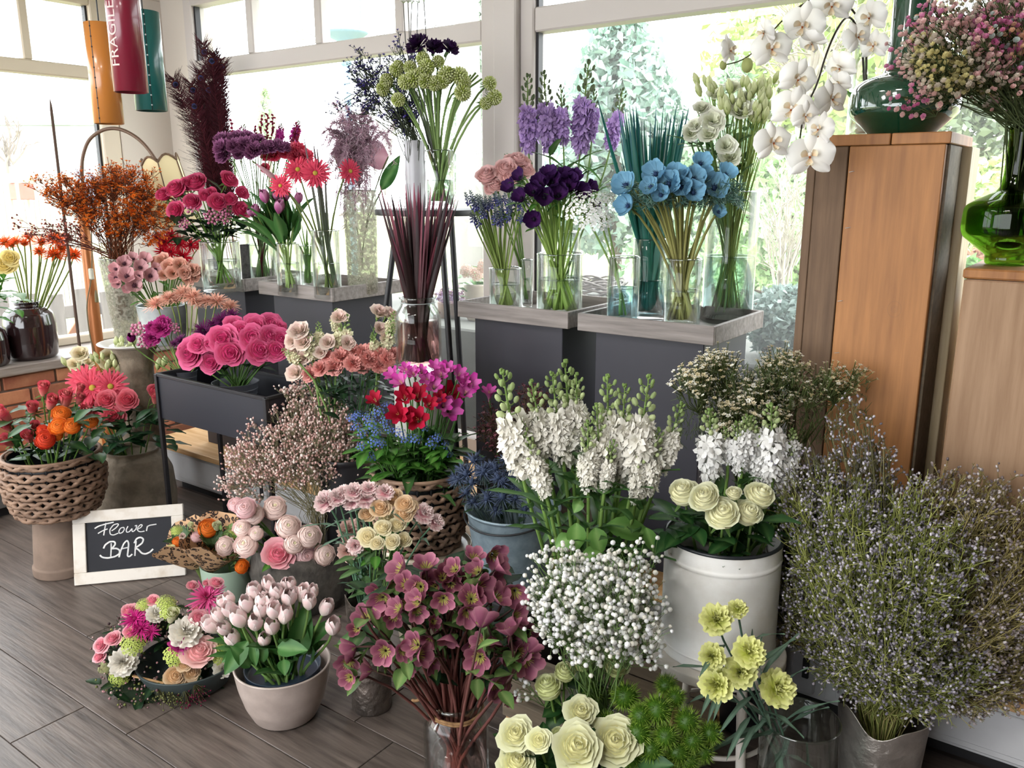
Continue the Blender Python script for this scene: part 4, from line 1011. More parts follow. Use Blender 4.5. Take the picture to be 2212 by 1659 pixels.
def lbud(col='#b7c478', tipc='#dfe3b8', seed=1):
    S = [dict(ph=2 * PI * i / 4, dphi=1.1, R=lambda v: .24 * np.sin(PI * (.10 + .86 * v)) ** .9, Z=lambda v: 1.0 * v, cb=col, ct=tipc, tip=.05, W=lambda v: 1 - .5 * v) for i in range(4)]
    g = cupset(S, 4, 5); rays(5, .55, .03, 1.25, '#7e9448', '#8ea555', 3, r0=.1, g=g); return g
def pompon(ci, co, seed=13):
    rng = np.random.RandomState(seed); g = G(); n = 95
    i = np.arange(n); z = 1 - 1.62 * (i + .5) / n; a = i * 2.39996; r = np.sqrt(1 - z * z); D = np.stack([r * np.cos(a), r * np.sin(a), z], 1)
    cone = G(); lathe([(.35, 0), (.42, .5), (.22, 1.0), (0, 1.12)], 5, (1, 1, 1), cone)
    cols = np.stack([mixc(ci, co, x) for x in rng.uniform(0, 1, n)])
    scatter(cone, frames(D, rng.uniform(0, 6, n)), np.full(n, .155), D * .34 + (0, 0, .3), cols, g)
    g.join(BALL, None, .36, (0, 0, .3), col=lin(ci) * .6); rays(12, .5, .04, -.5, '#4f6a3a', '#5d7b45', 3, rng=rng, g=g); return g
def thistle(ci, co, seed=14):
    rng = np.random.RandomState(seed); g = G(); n = 46
    D = rng.normal(size=(n, 3)); D[:, 2] = np.abs(D[:, 2]) * .9 - .15; D /= np.linalg.norm(D, axis=1, keepdims=True)
    cols = np.stack([mixc(ci, co, x) for x in rng.uniform(0, 1, n)])
    L_ = rng.uniform(.36, .55, n)[:, None]
    P = np.stack([D * .08, D * .08 + D * L_ * .55, D * .08 + D * L_], 1) + np.array([0, 0, .1])
    strands(P, np.tile(np.array([.026, .02, .002]), (n, 1)), cols, 3, g)
    g.join(ball(5, 7, 1.2), None, .17, (0, 0, .22), col=lin(ci)); rays(10, .6, .03, -.15, '#3a4a48', '#4c5b5a', 4, point=.9, rng=rng, g=g); return g
def tuft(seed=15):
    rng = np.random.RandomState(seed); g = G(); n = 400
    D = rng.normal(size=(n, 3)); D[:, 2] = D[:, 2] * .9 + .25; D /= np.linalg.norm(D, axis=1, keepdims=True)
    cols = np.stack([mixc('#4f7a1a', '#b0d058', x) for x in rng.uniform(0, 1, n)])
    L_ = rng.uniform(.44, .53, n)[:, None]; J = rng.normal(0, .035, (n, 3))
    P = np.stack([D * .1, D * L_ * .6 + J * .3, D * L_ + J], 1)
    strands(P, np.tile(np.array([.014, .013, .003]), (n, 1)), cols, 3, g); g.join(BALL, None, .37, col=lin('#3f6416')); return g
def umbel(ci, co, n=34, seed=16, spread=.5, fsz=.075, star=True):
    rng = np.random.RandomState(seed); g = G(); i = np.arange(n); r = np.sqrt((i + .5) / n) * spread; a = i * 2.4
    T = np.stack([r * np.cos(a), r * np.sin(a), .42 - .5 * r * r + rng.uniform(-.03, .03, n)], 1)
    P = np.stack([np.zeros((n, 3)), T * .55 + (0, 0, .03), T], 1); strands(P, .007, lin('#8aa35a'), 3, g)
    b = floret(ci, co, seed, 6, .5, False) if star else ICO
    scatter(b, frames(T - (0, 0, -.05), rng.uniform(0, 6, n)), np.full(n, fsz * (2 if star else 1)), T, None if star else np.stack([mixc(ci, co, x) for x in rng.rand(n)]), g); return g
def orch_petal(ci, co, kind):
    """one moth orchid petal or sepal lying along +x, seat at the origin"""
    u = np.linspace(-1, 1, 9)[:, None]; v = np.linspace(0, 1, 9)[None]
    if kind == 'petal': w = .10 + .50 * np.sin(PI * np.clip(.05 + .93 * v, 0, 1)) ** .62 * (v > 0); ln = .50; cu = .06
    else: w = .04 + .225 * np.sin(PI * np.clip(.06 + .90 * v, 0, 1)) ** .75; ln = .50; cu = .03
    x = ln * v * (1 - .07 * u ** 2 * v) + 0 * u; y = u * w * .58 * (.9 if kind == 'petal' else 1); z = .07 * np.sin(PI * v) * (1 - .5 * u * u) - cu * u * u + .012 * np.cos(u * PI) * v
    t_ = (v ** .6 + 0 * u).reshape(-1, 1); C = lin(ci) * (1 - t_) + lin(co) * t_
    g = G(); g.add(np.stack([x, y, z], -1).reshape(-1, 3), gridf(9, 9), C); return g
def orch_lip():
    g = G(); S = []
    for ph, d in ((-PI / 2, .55), (.5, .6), (PI - .5, .6)):
        S.append(dict(ph=ph, dphi=d, R=lambda v: .02 + .17 * v, Z=lambda v: .03 + .17 * v ** 1.2, cb='#c98a2a', ct='#f2ead2', pw=.7, tip=.2, cupz=.06))
    cupset(S, 5, 5, g); g.join(ball(5, 7, 1.3), frame([0, .3, 1]), .05, (0, .04, .06), col=lin('#f5efe6'))
    g.join(ICO, None, .03, (0, -.02, .07), col=lin('#a3532a'))
    for s in (-1, 1): tube([(0, -.15, .17), (s * .05, -.20, .2), (s * .09, -.17, .22)], .006, 4, lin('#d9c27a'), g)
    return g
def waxflower(ci, co, cen):
    g = cupset([dict(ph=2 * PI * i / 5, dphi=.55, R=lambda v: .1 + .42 * v, Z=lambda v: .12 * v, cb=ci, ct=co, tip=.3, W=lambda v: np.sin(PI * (.3 + .38 * v))) for i in range(5)], 3, 3)
    lathe([(.02, -.3), (.14, -.1), (.16, .03), (0, .05)], 5, lin(cen), g); return g
def leafshape(c1, c2, w=.32, fold=.12, bend=.25, nv=7, wav=.02, te=.8):
    """a leaf one unit long along +x, its upper face to +z"""
    v = np.linspace(0, 1, nv)[None]; u = np.linspace(-1, 1, 5)[:, None]
    wd = w * .5 * np.sin(PI * np.clip(.03 + .96 * v ** te, 0, 1)) ** .9 + .004
    x = v - .06 * bend * v * v + 0 * u; y = u * wd; z = fold * np.abs(u) * wd * 2 - bend * v * v * .5 + wav * np.sin(v * 12 + u * 2) * np.abs(u)
    C = lin(c1) * (1 - np.abs(u)[..., None] * .25) * np.ones((5, nv, 1)); mid = (np.abs(u) < .1) * np.ones((5, nv)); C = C * (1 - mid[..., None] * .5) + lin(c2) * mid[..., None] * .5
    g = G(); g.add(np.stack([x, y, z], -1).reshape(-1, 3), gridf(5, nv), C.reshape(-1, 3)); return g
# ------------------------------------------------------------------ arrangements
BLOOMS = {}
def bloom(key, f, norm=1.0, mat=None, seat=.25, variants=2):
    BLOOMS[key] = dict(f=f, norm=norm, mat=mat or PETAL, seat=seat, n=variants, me=None)
def bl(key, i):
    b = BLOOMS[key]
    if b['me'] is None: b['me'] = [b['f'](11 + 7 * k).mesh('bloom_' + key, b['mat']) for k in range(b['n'])]
    return b['me'][i % b['n']]
LEAVES = {}
def leafme(key):
    if key not in LEAVES:
        c1, c2, w, fold, bend = LEAFDEF[key]; LEAVES[key] = leafshape(c1, c2, w, fold, bend).mesh('leaf_' + key, LEAF)
    return LEAVES[key]
LEAFDEF = dict(rose=('#2f5a2c', '#5d8048', .55, .10, .35), dark=('#1f3a22', '#3d5c38', .50, .10, .4), fresh=('#4f8a35', '#86ad5c', .45, .12, .4), tulip=('#4a7d3f', '#7da165', .30, .30, .45), broad=('#6b9a4a', '#9dbd74', .42, .15, .7),
               grey=('#6d8a76', '#8aa492', .10, .2, .6), stock=('#4d7740', '#7c9c62', .22, .15, .6), hell=('#4f7045', '#8aa070', .5, .12, .3), ruscus=('#1d4526', '#3a6a3c', .48, .08, .3), lis=('#5b7f4e', '#86a572', .40, .1, .3), brac=('#6d9050', '#a9bd7c', .55, .15, .2))
ORD = 'first second third fourth fifth sixth seventh eighth ninth tenth eleventh twelfth thirteenth fourteenth fifteenth sixteenth seventeenth eighteenth nineteenth twentieth'.split()
ROWN = {1: [''], 2: ['upper', 'lower'], 3: ['top', 'middle', 'bottom'], 4: ['top', 'second', 'third', 'bottom'], 5: ['top', 'second', 'middle', 'fourth', 'bottom'], 6: ['top', 'second', 'third', 'fourth', 'fifth', 'bottom'], 7: ['top', 'second', 'third', 'fourth', 'fifth', 'sixth', 'bottom']}
def place_words(xy):
    """for points seen at xy: 'third from left in the upper row' and the like, one per point"""
    n = len(xy)
    if n == 1: return ['']
    if n == 2:
        a, b = (0, 1) if xy[0][0] < xy[1][0] else (1, 0); out = ['', '']; out[a], out[b] = 'the left one', 'the right one'; return out
    rows = 1 if n <= 6 else min(7, math.ceil(n / 7)); order = sorted(range(n), key=lambda i: xy[i][1]); out = [''] * n
    ch = np.array_split(order, rows)
    for r, c in enumerate(ch):
        c = sorted(c, key=lambda i: xy[i][0]); m = len(c)
        for k, i in enumerate(c):
            w = 'leftmost' if k == 0 else 'rightmost' if k == m - 1 else ORD[min(k, 19)] + ' from left'
            out[i] = w + (' in the %s row' % ROWN[rows][r] if rows > 1 else '')
    return out
def H(ox, oy, s, txt):
    out = []
    for it in txt.split(';'):
        v = [float(x) for x in it.split()]
        if not v: continue
        out.append((ox + v[0] / s, oy + v[1] / s, v[2] / s) + tuple(v[3:]))
    return out
CA, CB, CC, CD, CE = (0, 380, 3.95), (0, 760, 3.13), (180, 1200, 3.615), (330, 220, 3.949), (330, 600, 3.949)
CF, CG, CH, CI, CJ = (640, 0, 3.95), (980, 130, 2.911), (1450, 0, 2.765), (440, 800, 3.318), (940, 600, 3.687)
CK, CL, CM, CN, CO = (700, 1040, 2.68), (1060, 1150, 3.16), (1400, 740, 2.724), (330, 900, 4.147), (0, 780, 4.88)
CP, CQ, CX = (1680, 0, 4.147), (0, 440, 4.607), (980, 1000, 3.318)
UP = np.array([0, 0, 1.])
def inside(v, f=.0, ang=0.0, fr=.7):
    return v['p'] + np.array([math.cos(ang) * v['r'] * f, math.sin(ang) * v['r'] * f, v['h'] * fr])

def bunch(key, name, cat, desc, group, heads, v=None, Y=None, dome=.08, face=(.6, .5, .5), foot=None, footz=.03, footr=.6, neck=None, stem=('#6f9045', .0028), leaves=None, R=None, ctr=None, cross=True, stemk=7, parent=None, depth=0.0, jit=.25, lspan=(.35, .85), drop=0.0, steml=None, lup=0.0, taper=1.15, fill=0, fillbloom=False):
    """flowers of one kind: one thing per flower (> bloom, stem, leaf), set where they are seen"""
    rng = np.random.RandomState(sum(map(ord, desc)) % 9973)
    b = BLOOMS[key]; hx = np.array([h[0] for h in heads]); hy = np.array([h[1] for h in heads])
    if v is not None and foot is None: foot = v['p']
    Yc = (Y if Y is not None else dist(foot)) + depth
    cx, cy_ = ctr if ctr else (hx.mean(), hy.mean())
    Rx = R[0] if R else max(30, np.abs(hx - cx).max() * 1.1); Ry = R[1] if R else max(30, np.abs(hy - cy_).max() * 1.1)
    C0 = pt(cx, cy_, Yc + .05)
    nreal = len(heads)
    if fill:
        sz_ = np.mean([h[2] for h in heads]); heads = list(heads) + [(cx + Rx * rng.uniform(-.8, .8), cy_ + Ry * rng.uniform(-.5, .6), sz_ * .9, rng.uniform(.04, .14)) for _ in range(fill)]
    words_ = place_words([(h[0], h[1]) for h in heads[:nreal]]) if parent is None else None
    roots = []
    for i, h in enumerate(heads):
        px, py, sz = h[:3]; nx, ny = (px - cx) / Rx, (py - cy_) / Ry
        d = Yc - dome * math.sqrt(max(0, 1 - .9 * min(1, nx * nx + ny * ny))) - dome * .45 * ny + (h[3] if len(h) > 3 else 0) + rng.uniform(-1, 1) * .006
        P = pt(px, py, d); s = sz * mpp(P, py) * b['norm']
        out = P - C0; out = out / (np.linalg.norm(out) + 1e-6); tocam = unit(CAMP - P)
        f = unit(out * face[0] + UP * face[1] + tocam * face[2] + rng.normal(0, jit * .4, 3))
        B0 = P - f * s * b['seat']
        if v is not None:
            od = np.array([out[0], out[1], 0]); od = od / (np.linalg.norm(od) + 1e-6)
            ft = foot + np.array([0, 0, footz]) + (-od if cross else od * .5) * v['r'] * footr * rng.uniform(.3, 1) + np.array([rng.uniform(-1, 1), rng.uniform(-1, 1), 0]) * v['r'] * .2
            nk = v['p'] + np.array([0, 0, v['h']]) + od * v['r'] * .55 * rng.uniform(.5, 1)
            rad_ = np.linalg.norm((ft - v['p'])[:2])
            if rad_ > v['r'] * .8: ft[:2] = v['p'][:2] + (ft - v['p'])[:2] * (v['r'] * .8 / rad_)
        else:
            ft = np.array(foot, float) + np.array([rng.uniform(-1, 1), rng.uniform(-1, 1), 0]) * .02; nk = (ft * .5 + B0 * .5) if neck is None else np.array(neck)
        if i >= nreal:      # a further stem of the nearest flower
            j_ = int(np.argmin([(q[0] - px) ** 2 + (q[1] - py) ** 2 for q in heads[:nreal]])); root = roots[j_]; org = np.array(root.location)
        elif parent is None:
            root = thing(name, None, cat, ft, 0, group if len(heads) > 1 else None)
            root['label'] = desc + (', ' + words_[i] if words_[i] else ''); org = ft
        else: root = parent; org = np.array(parent.location)
        bo = None if i >= nreal and not fillbloom else obj('bloom' if parent is None else name, bl(key, i), root, B0 - org, frame(f, rng.uniform(0, 6.28)), s)
        if stem:
            q = bez(ft, ft * .35 + nk * .65 + rng.normal(0, .004, 3), B0 - f * np.linalg.norm(B0 - nk) * .45, B0 + f * s * .02, stemk)
            g = tube(q, np.linspace(stem[1] * taper, stem[1] * .85, stemk), 5, np.stack([lin(stem[2] if len(stem) > 2 else stem[0]) * (1 - t) + lin(stem[0]) * t for t in np.linspace(0, 1, stemk)]))
            g.V = [x - org for x in g.V]
            obj('stem', g.mesh('stem', STEM), root)
            if leaves:
                lk, ln, lsz = leaves[:3]; lsp = leaves[3] if len(leaves) > 3 else lspan
                for k in range(int(ln) + (1 if rng.rand() < ln % 1 else 0)):
                    t = rng.uniform(*lsp); j = t * (stemk - 1); j0 = int(j); p = q[j0] + (q[min(j0 + 1, stemk - 1)] - q[j0]) * (j - j0)
                    T = unit(q[min(j0 + 1, stemk - 1)] - q[j0]); az = rng.uniform(0, 6.28)
                    side = unit(np.cross(T, [math.cos(az), math.sin(az), .3])); side = unit(side + .35 * tocam * np.array([1, 1, 0])); x = unit(side * rng.uniform(.6, 1) + T * (lup + rng.uniform(.2, .9))); y = unit(np.cross(UP if abs(x[2]) < .9 else RGT, x)); z = np.cross(x, y)
                    obj('leaf', leafme(lk), root, p - org, np.stack([x, y, z], 1), lsz * rng.uniform(.75, 1.2))
        roots.append(root)
    return roots

def spikes(key, name, cat, desc, group, segs, v, Y=None, depth=0.0, wid=1.0, stem=('#7d9a58', .0035), leaves=None, foot=None, footr=.5, spread=.10, footz=.03):
    """flower spikes given by the seen base and tip of the bloom"""
    rng = np.random.RandomState(sum(map(ord, desc)) % 9973); foot = v['p'] if foot is None else foot; Yc = (Y or dist(v['p'])) + depth
    W_ = place_words([((s[0] + s[2]) / 2, (s[1] + s[3]) / 2) for s in segs]); cx = np.mean([s[0] for s in segs]); cy_ = np.mean([s[1] for s in segs])
    for i, s in enumerate(segs):
        dd = -spread * (s[1] - cy_) / 120.0 + rng.uniform(-.02, .02)
        if len(s) > 4: dd += s[4]
        a = pt(s[0], s[1], Yc + dd); b = pt(s[2], s[3], Yc + dd * 1.0 - .25 * dd)
        ln = np.linalg.norm(b - a); ax = (b - a) / ln
        ft = foot + np.array([rng.uniform(-1, 1), rng.uniform(-1, 1), 0]) * v['r'] * footr + (0, 0, footz)
        root = thing(name, desc + (', ' + W_[i] if W_[i] else ''), cat, ft, 0, group if len(segs) > 1 else None)
        me = bl(key, i); k = ln * wid
        obj('bloom', me, root, a - ft, frame(ax, rng.uniform(0, 6.28)), (k, k, ln))
        nk = v['p'] + np.array([0, 0, v['h']]) + (a - v['p']) * (1, 1, 0) * .3
        q = bez(ft, ft * .4 + nk * .6, a - ax * np.linalg.norm(a - nk) * .5, a + ax * .01, 8)
        g = tube(q, stem[1], 6, lin(stem[0])); g.V = [x - ft for x in g.V]; obj('stem', g.mesh('stem', STEM), root)
        if leaves:
            for k in range(leaves[1]):
                t = rng.uniform(*(leaves[3] if len(leaves) > 3 else (.45, .95))); j = t * 7; j0 = min(int(j), 6); p = q[j0] + (q[j0 + 1] - q[j0]) * (j - j0); T = unit(q[j0 + 1] - q[j0]); az = rng.uniform(0, 6.28)
                x = unit(np.array([math.cos(az), math.sin(az), 0]) + T * .9); y = unit(np.cross(UP, x)); obj('leaf', leafme(leaves[0]), root, p - ft, np.stack([x, y, np.cross(x, y)], 1), leaves[2] * rng.uniform(.7, 1.2))

def blades(name, cat, desc, group, tips, v, n_, c1, c2, width, Y=None, footr=.5, bend=.1, depthr=.05, footz=.03, rows=None):
    """long blade leaves standing in a vase; tips = (px, py)"""
    rng = np.random.RandomState(sum(map(ord, desc)) % 9973); W_ = place_words(tips); Yc = Y or dist(v['p'])
    for i, (px, py) in enumerate(tips):
        T = pt(px, py, Yc + rng.uniform(-1, 1) * depthr); od = T - v['p']; od[2] = 0
        ft = v['p'] + np.array([rng.uniform(-1, 1), rng.uniform(-1, 1), 0]) * v['r'] * footr - od * .12 + (0, 0, footz)
        nk = v['p'] + (0, 0, v['h']) + od * .22
        k = 11; q = bez(ft, ft * .3 + nk * .7, nk * .55 + T * .45 + od * .05, T, k); w = width * rng.uniform(.75, 1.2) * np.sin(PI * np.clip(np.linspace(.25, 1.0, k), 0, 1)) ** .7 + .0006
        tg = np.gradient(q, axis=0); tg /= np.linalg.norm(tg, axis=1, keepdims=True); az = rng.uniform(-1.2, 1.2); sd = RGT * math.cos(az) + FWD * math.sin(az); sd = sd - tg * (tg @ sd)[:, None]; nn = np.cross(sd, tg)
        Vv = np.stack([q - sd * w[:, None], q + nn * w[:, None] * .35, q + sd * w[:, None]], 0)
        t_ = np.linspace(0, 1, k)[:, None]; a, b_ = c1[i % len(c1)] if isinstance(c1, list) else c1, c2[i % len(c2)] if isinstance(c2, list) else c2
        C = lin(a) * (1 - t_ ** 2.5) + lin(b_) * t_ ** 2.5; C = np.tile(C[None], (3, 1, 1)) * np.array([1, .8, 1.0])[:, None, None]
        g = G(); g.add((Vv - ft).reshape(-1, 3), gridf(3, k), C.reshape(-1, 3))
        tag(obj(name, g.mesh(name, LEAF), None, ft), desc + (', ' + W_[i] if W_[i] else ''), cat, group)

def shellpts(rng, n, c, R, inner=.45, top=-1.0, flat=1.0):
    D = rng.normal(size=(n * 3, 3)); D /= np.linalg.norm(D, axis=1, keepdims=True); D = D[D[:, 2] > top][:n]
    q = inner + (1 - inner) * rng.rand(len(D), 1) ** .5
    return c + D * q * R
def spray(name, label, cat, foot, neck, centres, base, bs, cols, seed=1, branch=10, twig='#7c8a5c', twr=.0008, stemr=.0018, clus=None, jitter=.010, nstem=60, mat=None, up=.35, group=None, bmat=None, sparse=1.0, pname='blossom', tsides=3, face_up=.6):
    """airy sprays: centres = list of (centre, radii, number); thin stems run from the foot over nodes to every blossom"""
    rng = np.random.RandomState(seed); PTS = np.concatenate([shellpts(rng, n, np.asarray(c), np.asarray(R), inner=.25) for c, R, n in centres])
    n = len(PTS); foot = np.asarray(foot, float); neck = np.asarray(neck, float)
    nodes_ = PTS[rng.choice(n, min(nstem, n), replace=False)]; nodes_ = neck + (nodes_ - neck) * rng.uniform(.55, .8, (len(nodes_), 1))
    root = thing(name, label, cat, foot, 0, group)
    # little clusters: most blossoms sit around a few seeds
    if clus:
        m = max(1, n // clus); S = PTS[rng.choice(n, m, replace=False)]; own = rng.randint(0, m, n); PTS = S[own] + rng.normal(0, jitter, (n, 3)) * np.array([1, 1, .8]); hub = S - unit_rows(S - neck) * jitter * 2.2
    dn = ((hub[:, None] - nodes_[None]) ** 2).sum(2).argmin(1) if clus else None
    fr = np.tile(foot[None], (len(nodes_), 1)) + rng.normal(0, .012, (len(nodes_), 3)) * (1, 1, 0)
    nk = neck + rng.normal(0, .02, (len(nodes_), 3)) * (1, 1, .3)
    tw = lin(twig)
    g = strands(np.stack([fr, nk, (nk + nodes_) / 2 + rng.normal(0, .008, nodes_.shape), nodes_], 1), stemr, tw * rng.uniform(.7, 1.1, (len(nodes_), 1)), 4)
    if clus:
        a = nodes_[dn]; mid = (a + hub) / 2 + rng.normal(0, .008, hub.shape) - (0, 0, .006)
        strands(np.stack([a, mid, hub], 1), twr * 1.5, tw * rng.uniform(.7, 1.1, (len(hub), 1)), tsides, g)
        h2 = hub[own]; keep = rng.rand(n) < sparse
        strands(np.stack([h2, (h2 + PTS) / 2, PTS], 1)[keep], twr, tw * rng.uniform(.8, 1.2, (keep.sum(), 1)), tsides, g)
    else:
        d2 = ((PTS[:, None] - nodes_[None]) ** 2).sum(2).argmin(1); a = nodes_[d2]
        strands(np.stack([a, (a + PTS) / 2 + rng.normal(0, .006, PTS.shape), PTS], 1), twr, tw * rng.uniform(.7, 1.2, (n, 1)), tsides, g)
    g.V = [x - foot for x in g.V]
    so = obj('stems', g.mesh('stems', TWIG), root); so['kind'] = 'stuff'
    Z = unit_rows(PTS - neck) + np.array([0, 0, up]) + rng.normal(0, .3, PTS.shape)
    cc = np.stack([lin(cols[k]) for k in rng.randint(0, len(cols), n)]) * rng.uniform(.85, 1.08, (n, 1))
    if callable(mat): cc = mat(PTS, cc, rng)
    gb = scatter(base, frames(Z, rng.uniform(0, 6.28, n)), bs * rng.uniform(.7, 1.25, n), PTS - foot, cc)
    bo = obj(pname + 's', gb.mesh(pname + 's', bmat or PETAL), root); bo['kind'] = 'stuff'
    return root
def unit_rows(A): return A / (np.linalg.norm(A, axis=1, keepdims=True) + 1e-9)
def ell(px, py, rx, ry, Y, n, rd=None):
    """an ellipsoid of blossoms seen at (px, py) with pixel radii"""
    c = pt(px, py, Y); k = mpp(c, py); return (c, np.array([rx * k, (rd if rd else rx * k * .7) if True else 0, ry * k]), n)
def foliage(name, parent_root, pts, lk, size, seed=1, up=.3, label=None):
    rng = np.random.RandomState(seed)
    for p in pts:
        az = rng.uniform(0, 6.28); x = unit([math.cos(az), math.sin(az), rng.uniform(-.2, up * 2)]); y = unit(np.cross(UP, x))
        obj('leaf', leafme(lk), parent_root, np.asarray(p) - np.array(parent_root.location), np.stack([x, y, np.cross(x, y)], 1), size * rng.uniform(.7, 1.25))
# ------------------------------------------------------------------ kinds of bloom
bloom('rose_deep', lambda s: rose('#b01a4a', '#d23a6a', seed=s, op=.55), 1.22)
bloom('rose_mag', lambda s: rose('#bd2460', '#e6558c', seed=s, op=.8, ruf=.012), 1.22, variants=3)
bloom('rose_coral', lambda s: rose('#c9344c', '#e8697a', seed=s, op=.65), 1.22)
bloom('bud_coral', lambda s: rosebud('#e98a86', '#d0405a', seed=s), 1.7, seat=.45)
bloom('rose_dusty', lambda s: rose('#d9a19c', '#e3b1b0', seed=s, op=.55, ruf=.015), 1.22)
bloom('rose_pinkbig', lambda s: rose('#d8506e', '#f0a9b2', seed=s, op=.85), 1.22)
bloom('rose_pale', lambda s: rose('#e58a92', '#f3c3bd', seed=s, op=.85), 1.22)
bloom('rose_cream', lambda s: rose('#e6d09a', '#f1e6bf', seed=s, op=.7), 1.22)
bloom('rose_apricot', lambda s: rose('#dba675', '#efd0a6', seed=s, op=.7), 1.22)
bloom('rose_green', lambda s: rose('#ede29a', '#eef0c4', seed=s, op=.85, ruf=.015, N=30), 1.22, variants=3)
bloom('bud_green', lambda s: rosebud('#d6dba0', '#d9e0a4', seed=s), 1.5, seat=.45)
bloom('bud_cream', lambda s: rosebud('#f0ecc9', '#e9edc2', seed=s), 1.5, seat=.45)
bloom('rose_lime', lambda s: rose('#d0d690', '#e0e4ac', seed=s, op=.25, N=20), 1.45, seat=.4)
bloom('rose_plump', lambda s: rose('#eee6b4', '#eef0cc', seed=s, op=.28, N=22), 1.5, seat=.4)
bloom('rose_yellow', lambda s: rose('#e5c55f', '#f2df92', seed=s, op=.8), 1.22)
bloom('ran_blush', lambda s: ranunc('#f8bcbc', '#ffe4de', '#f2ecc0', seed=s), 1.32)
bloom('ran_pink', lambda s: ranunc('#f0aab6', '#f8d0d2', '#e6b4b0', seed=s), 1.38)
bloom('ran_orange', lambda s: ranunc('#e85414', '#f07a22', '#c8722a', seed=s), 1.15)
bloom('ran_red', lambda s: ranunc('#d2301c', '#e2482a', '#b03020', seed=s), 1.15)
bloom('tulip_blush', lambda s: tulip('#fbf6e6', '#f8c4cc', '#fdf2ee', seed=s), 1.3, seat=.5, variants=3)
bloom('tulip_lilac', lambda s: tulip('#b9558f', '#c46aa0', '#e3a9cc', seed=s), 1.25, seat=.5)
bloom('tulip_purple', lambda s: tulip('#6d1a58', '#8a2470', seed=s), 1.25, seat=.5)
bloom('anem_pink', lambda s: anemone('#d79aa2', '#f2c2c6', '#5a3a48', seed=s, op=.6), 1.18, variants=3)
bloom('anem_purple', lambda s: anemone('#5a1f66', '#3c2052', '#1d1628', seed=s, op=.55), 1.18, variants=3)
bloom('anem_blue', lambda s: anemone('#8fc0d8', '#7fb2d0', '#33476a', seed=s, op=.75), 1.18, variants=3)
bloom('carn_pink', lambda s: carnation('#ee8c88', '#f8b8b0', seed=s), 1.22, variants=3)
bloom('carn_white', lambda s: carnation('#f0a9b4', '#f8e6e2', seed=s), 1.22)
bloom('carn_lemon', lambda s: carnation('#d8e066', '#f6f6ae', seed=s), 1.22, variants=3)
bloom('carn_moon', lambda s: carnation('#3f0f36', '#6a2458', '#b97aa6', seed=s, flat=.85), 1.22, variants=3)
bloom('carn_crim', lambda s: carnation('#c8163f', '#e0355a', '#ea7088', seed=s), 1.22)
bloom('carn_dark', lambda s: carnation('#24102e', '#3a1a4a', seed=s), 1.22)
bloom('carn_ivory', lambda s: carnation('#f0e8d4', '#f8f3ea', seed=s), 1.22)
bloom('carn_mag', lambda s: carnation('#b0247a', '#cf4a9a', seed=s), 1.22)
bloom('carn_beige', lambda s: carnation('#d9a69a', '#e9c9be', seed=s), 1.22)
bloom('gerb_coral', lambda s: gerbera('#e2405e', '#ee6a80', seed=s), 1.2, seat=.1)
bloom('gerb_pink', lambda s: gerbera('#d92a5a', '#ec5a72', seed=s), 1.2, seat=.1)
bloom('spid_orange', lambda s: gerbera('#e24a10', '#fa7a30', '#5a4a22', seed=s, spider=True), 1.2, seat=.1, variants=3)
bloom('spid_red', lambda s: gerbera('#a80a1e', '#d6203a', '#6a1020', seed=s, spider=True), 1.2, seat=.1)
bloom('spid_purple', lambda s: gerbera('#4a1040', '#7a2468', '#2a1026', seed=s, spider=True), 1.2, seat=.1)
bloom('spid_mag', lambda s: gerbera('#b3126c', '#dc3c96', '#8a1050', seed=s, spider=True), 1.2, seat=.1)
bloom('mum_pink', lambda s: daisyball('#c8367a', '#e36aa0', seed=s), 1.2, seat=.1)
bloom('mum_peach', lambda s: daisyball('#e8a08a', '#f8c8b4', seed=s), 1.38, seat=.1)
bloom('lis_cream', lambda s: lisianthus('#f0dcb8', '#f6ecd2', seed=s), 1.26)
bloom('lis_white', lambda s: lisianthus('#eef0d8', '#fbfaf2', seed=s), 1.26, variants=3)
bloom('lis_pink', lambda s: lisianthus('#f5d2cc', '#fcebe0', seed=s), 1.26)
bloom('lis_apric', lambda s: lisianthus('#e3a090', '#f0bdac', seed=s), 1.26)
bloom('lbud', lambda s: lbud(), 1.9, seat=.4, variants=1)
bloom('lbud_pink', lambda s: lbud('#b9c884', '#ecd0bc'), 1.9, seat=.4, variants=1)
bloom('pompon', lambda s: pompon('#a6b456', '#e2e6b4', seed=s), 1.18, seat=.3)
bloom('thistle', lambda s: thistle('#3c4862', '#7584a4', seed=s), 1.37, seat=.2)
bloom('tuft', lambda s: tuft(s), 1.02, LEAF, seat=0)
bloom('hell', lambda s: hellebore('#662846', '#9a5670', seed=s, op=.5), 1.72, seat=.2, variants=3)
bloom('hell_dark', lambda s: hellebore('#521c38', '#7a384e', seed=s, op=.3), 1.75, seat=.3)
bloom('frees_mag', lambda s: freesia('#c02a98', '#d95cb4', '#e6c9d0', seed=s), 1.35, seat=.3)
bloom('frees_red', lambda s: freesia('#a00a2e', '#bc1a40', '#b83a2c', seed=s), 1.35, seat=.3)
bloom('allium', lambda s: umbel('#f2f3ea', '#ffffff', 40, seed=s), 1.09, seat=.35)
bloom('bouv', lambda s: umbel('#c46a90', '#e3a0b8', 16, seed=s, spread=.42, fsz=.10, star=False), 1.26, seat=.3)
bloom('vibur', lambda s: umbel('#a9c04a', '#cfdc7e', 46, seed=s, spread=.5, fsz=.085), 1.15, seat=.25)
bloom('fmn', lambda s: umbel('#3f58b0', '#7088d4', 14, seed=s, spread=.5, fsz=.10), 1.15, seat=.3)
bloom('stock_white', lambda s: spike('#f0ecd8', '#faf6ec', '#c3cf9a', 48, seed=s, top=.46, rr=.18, fs=.145), 1, variants=3)
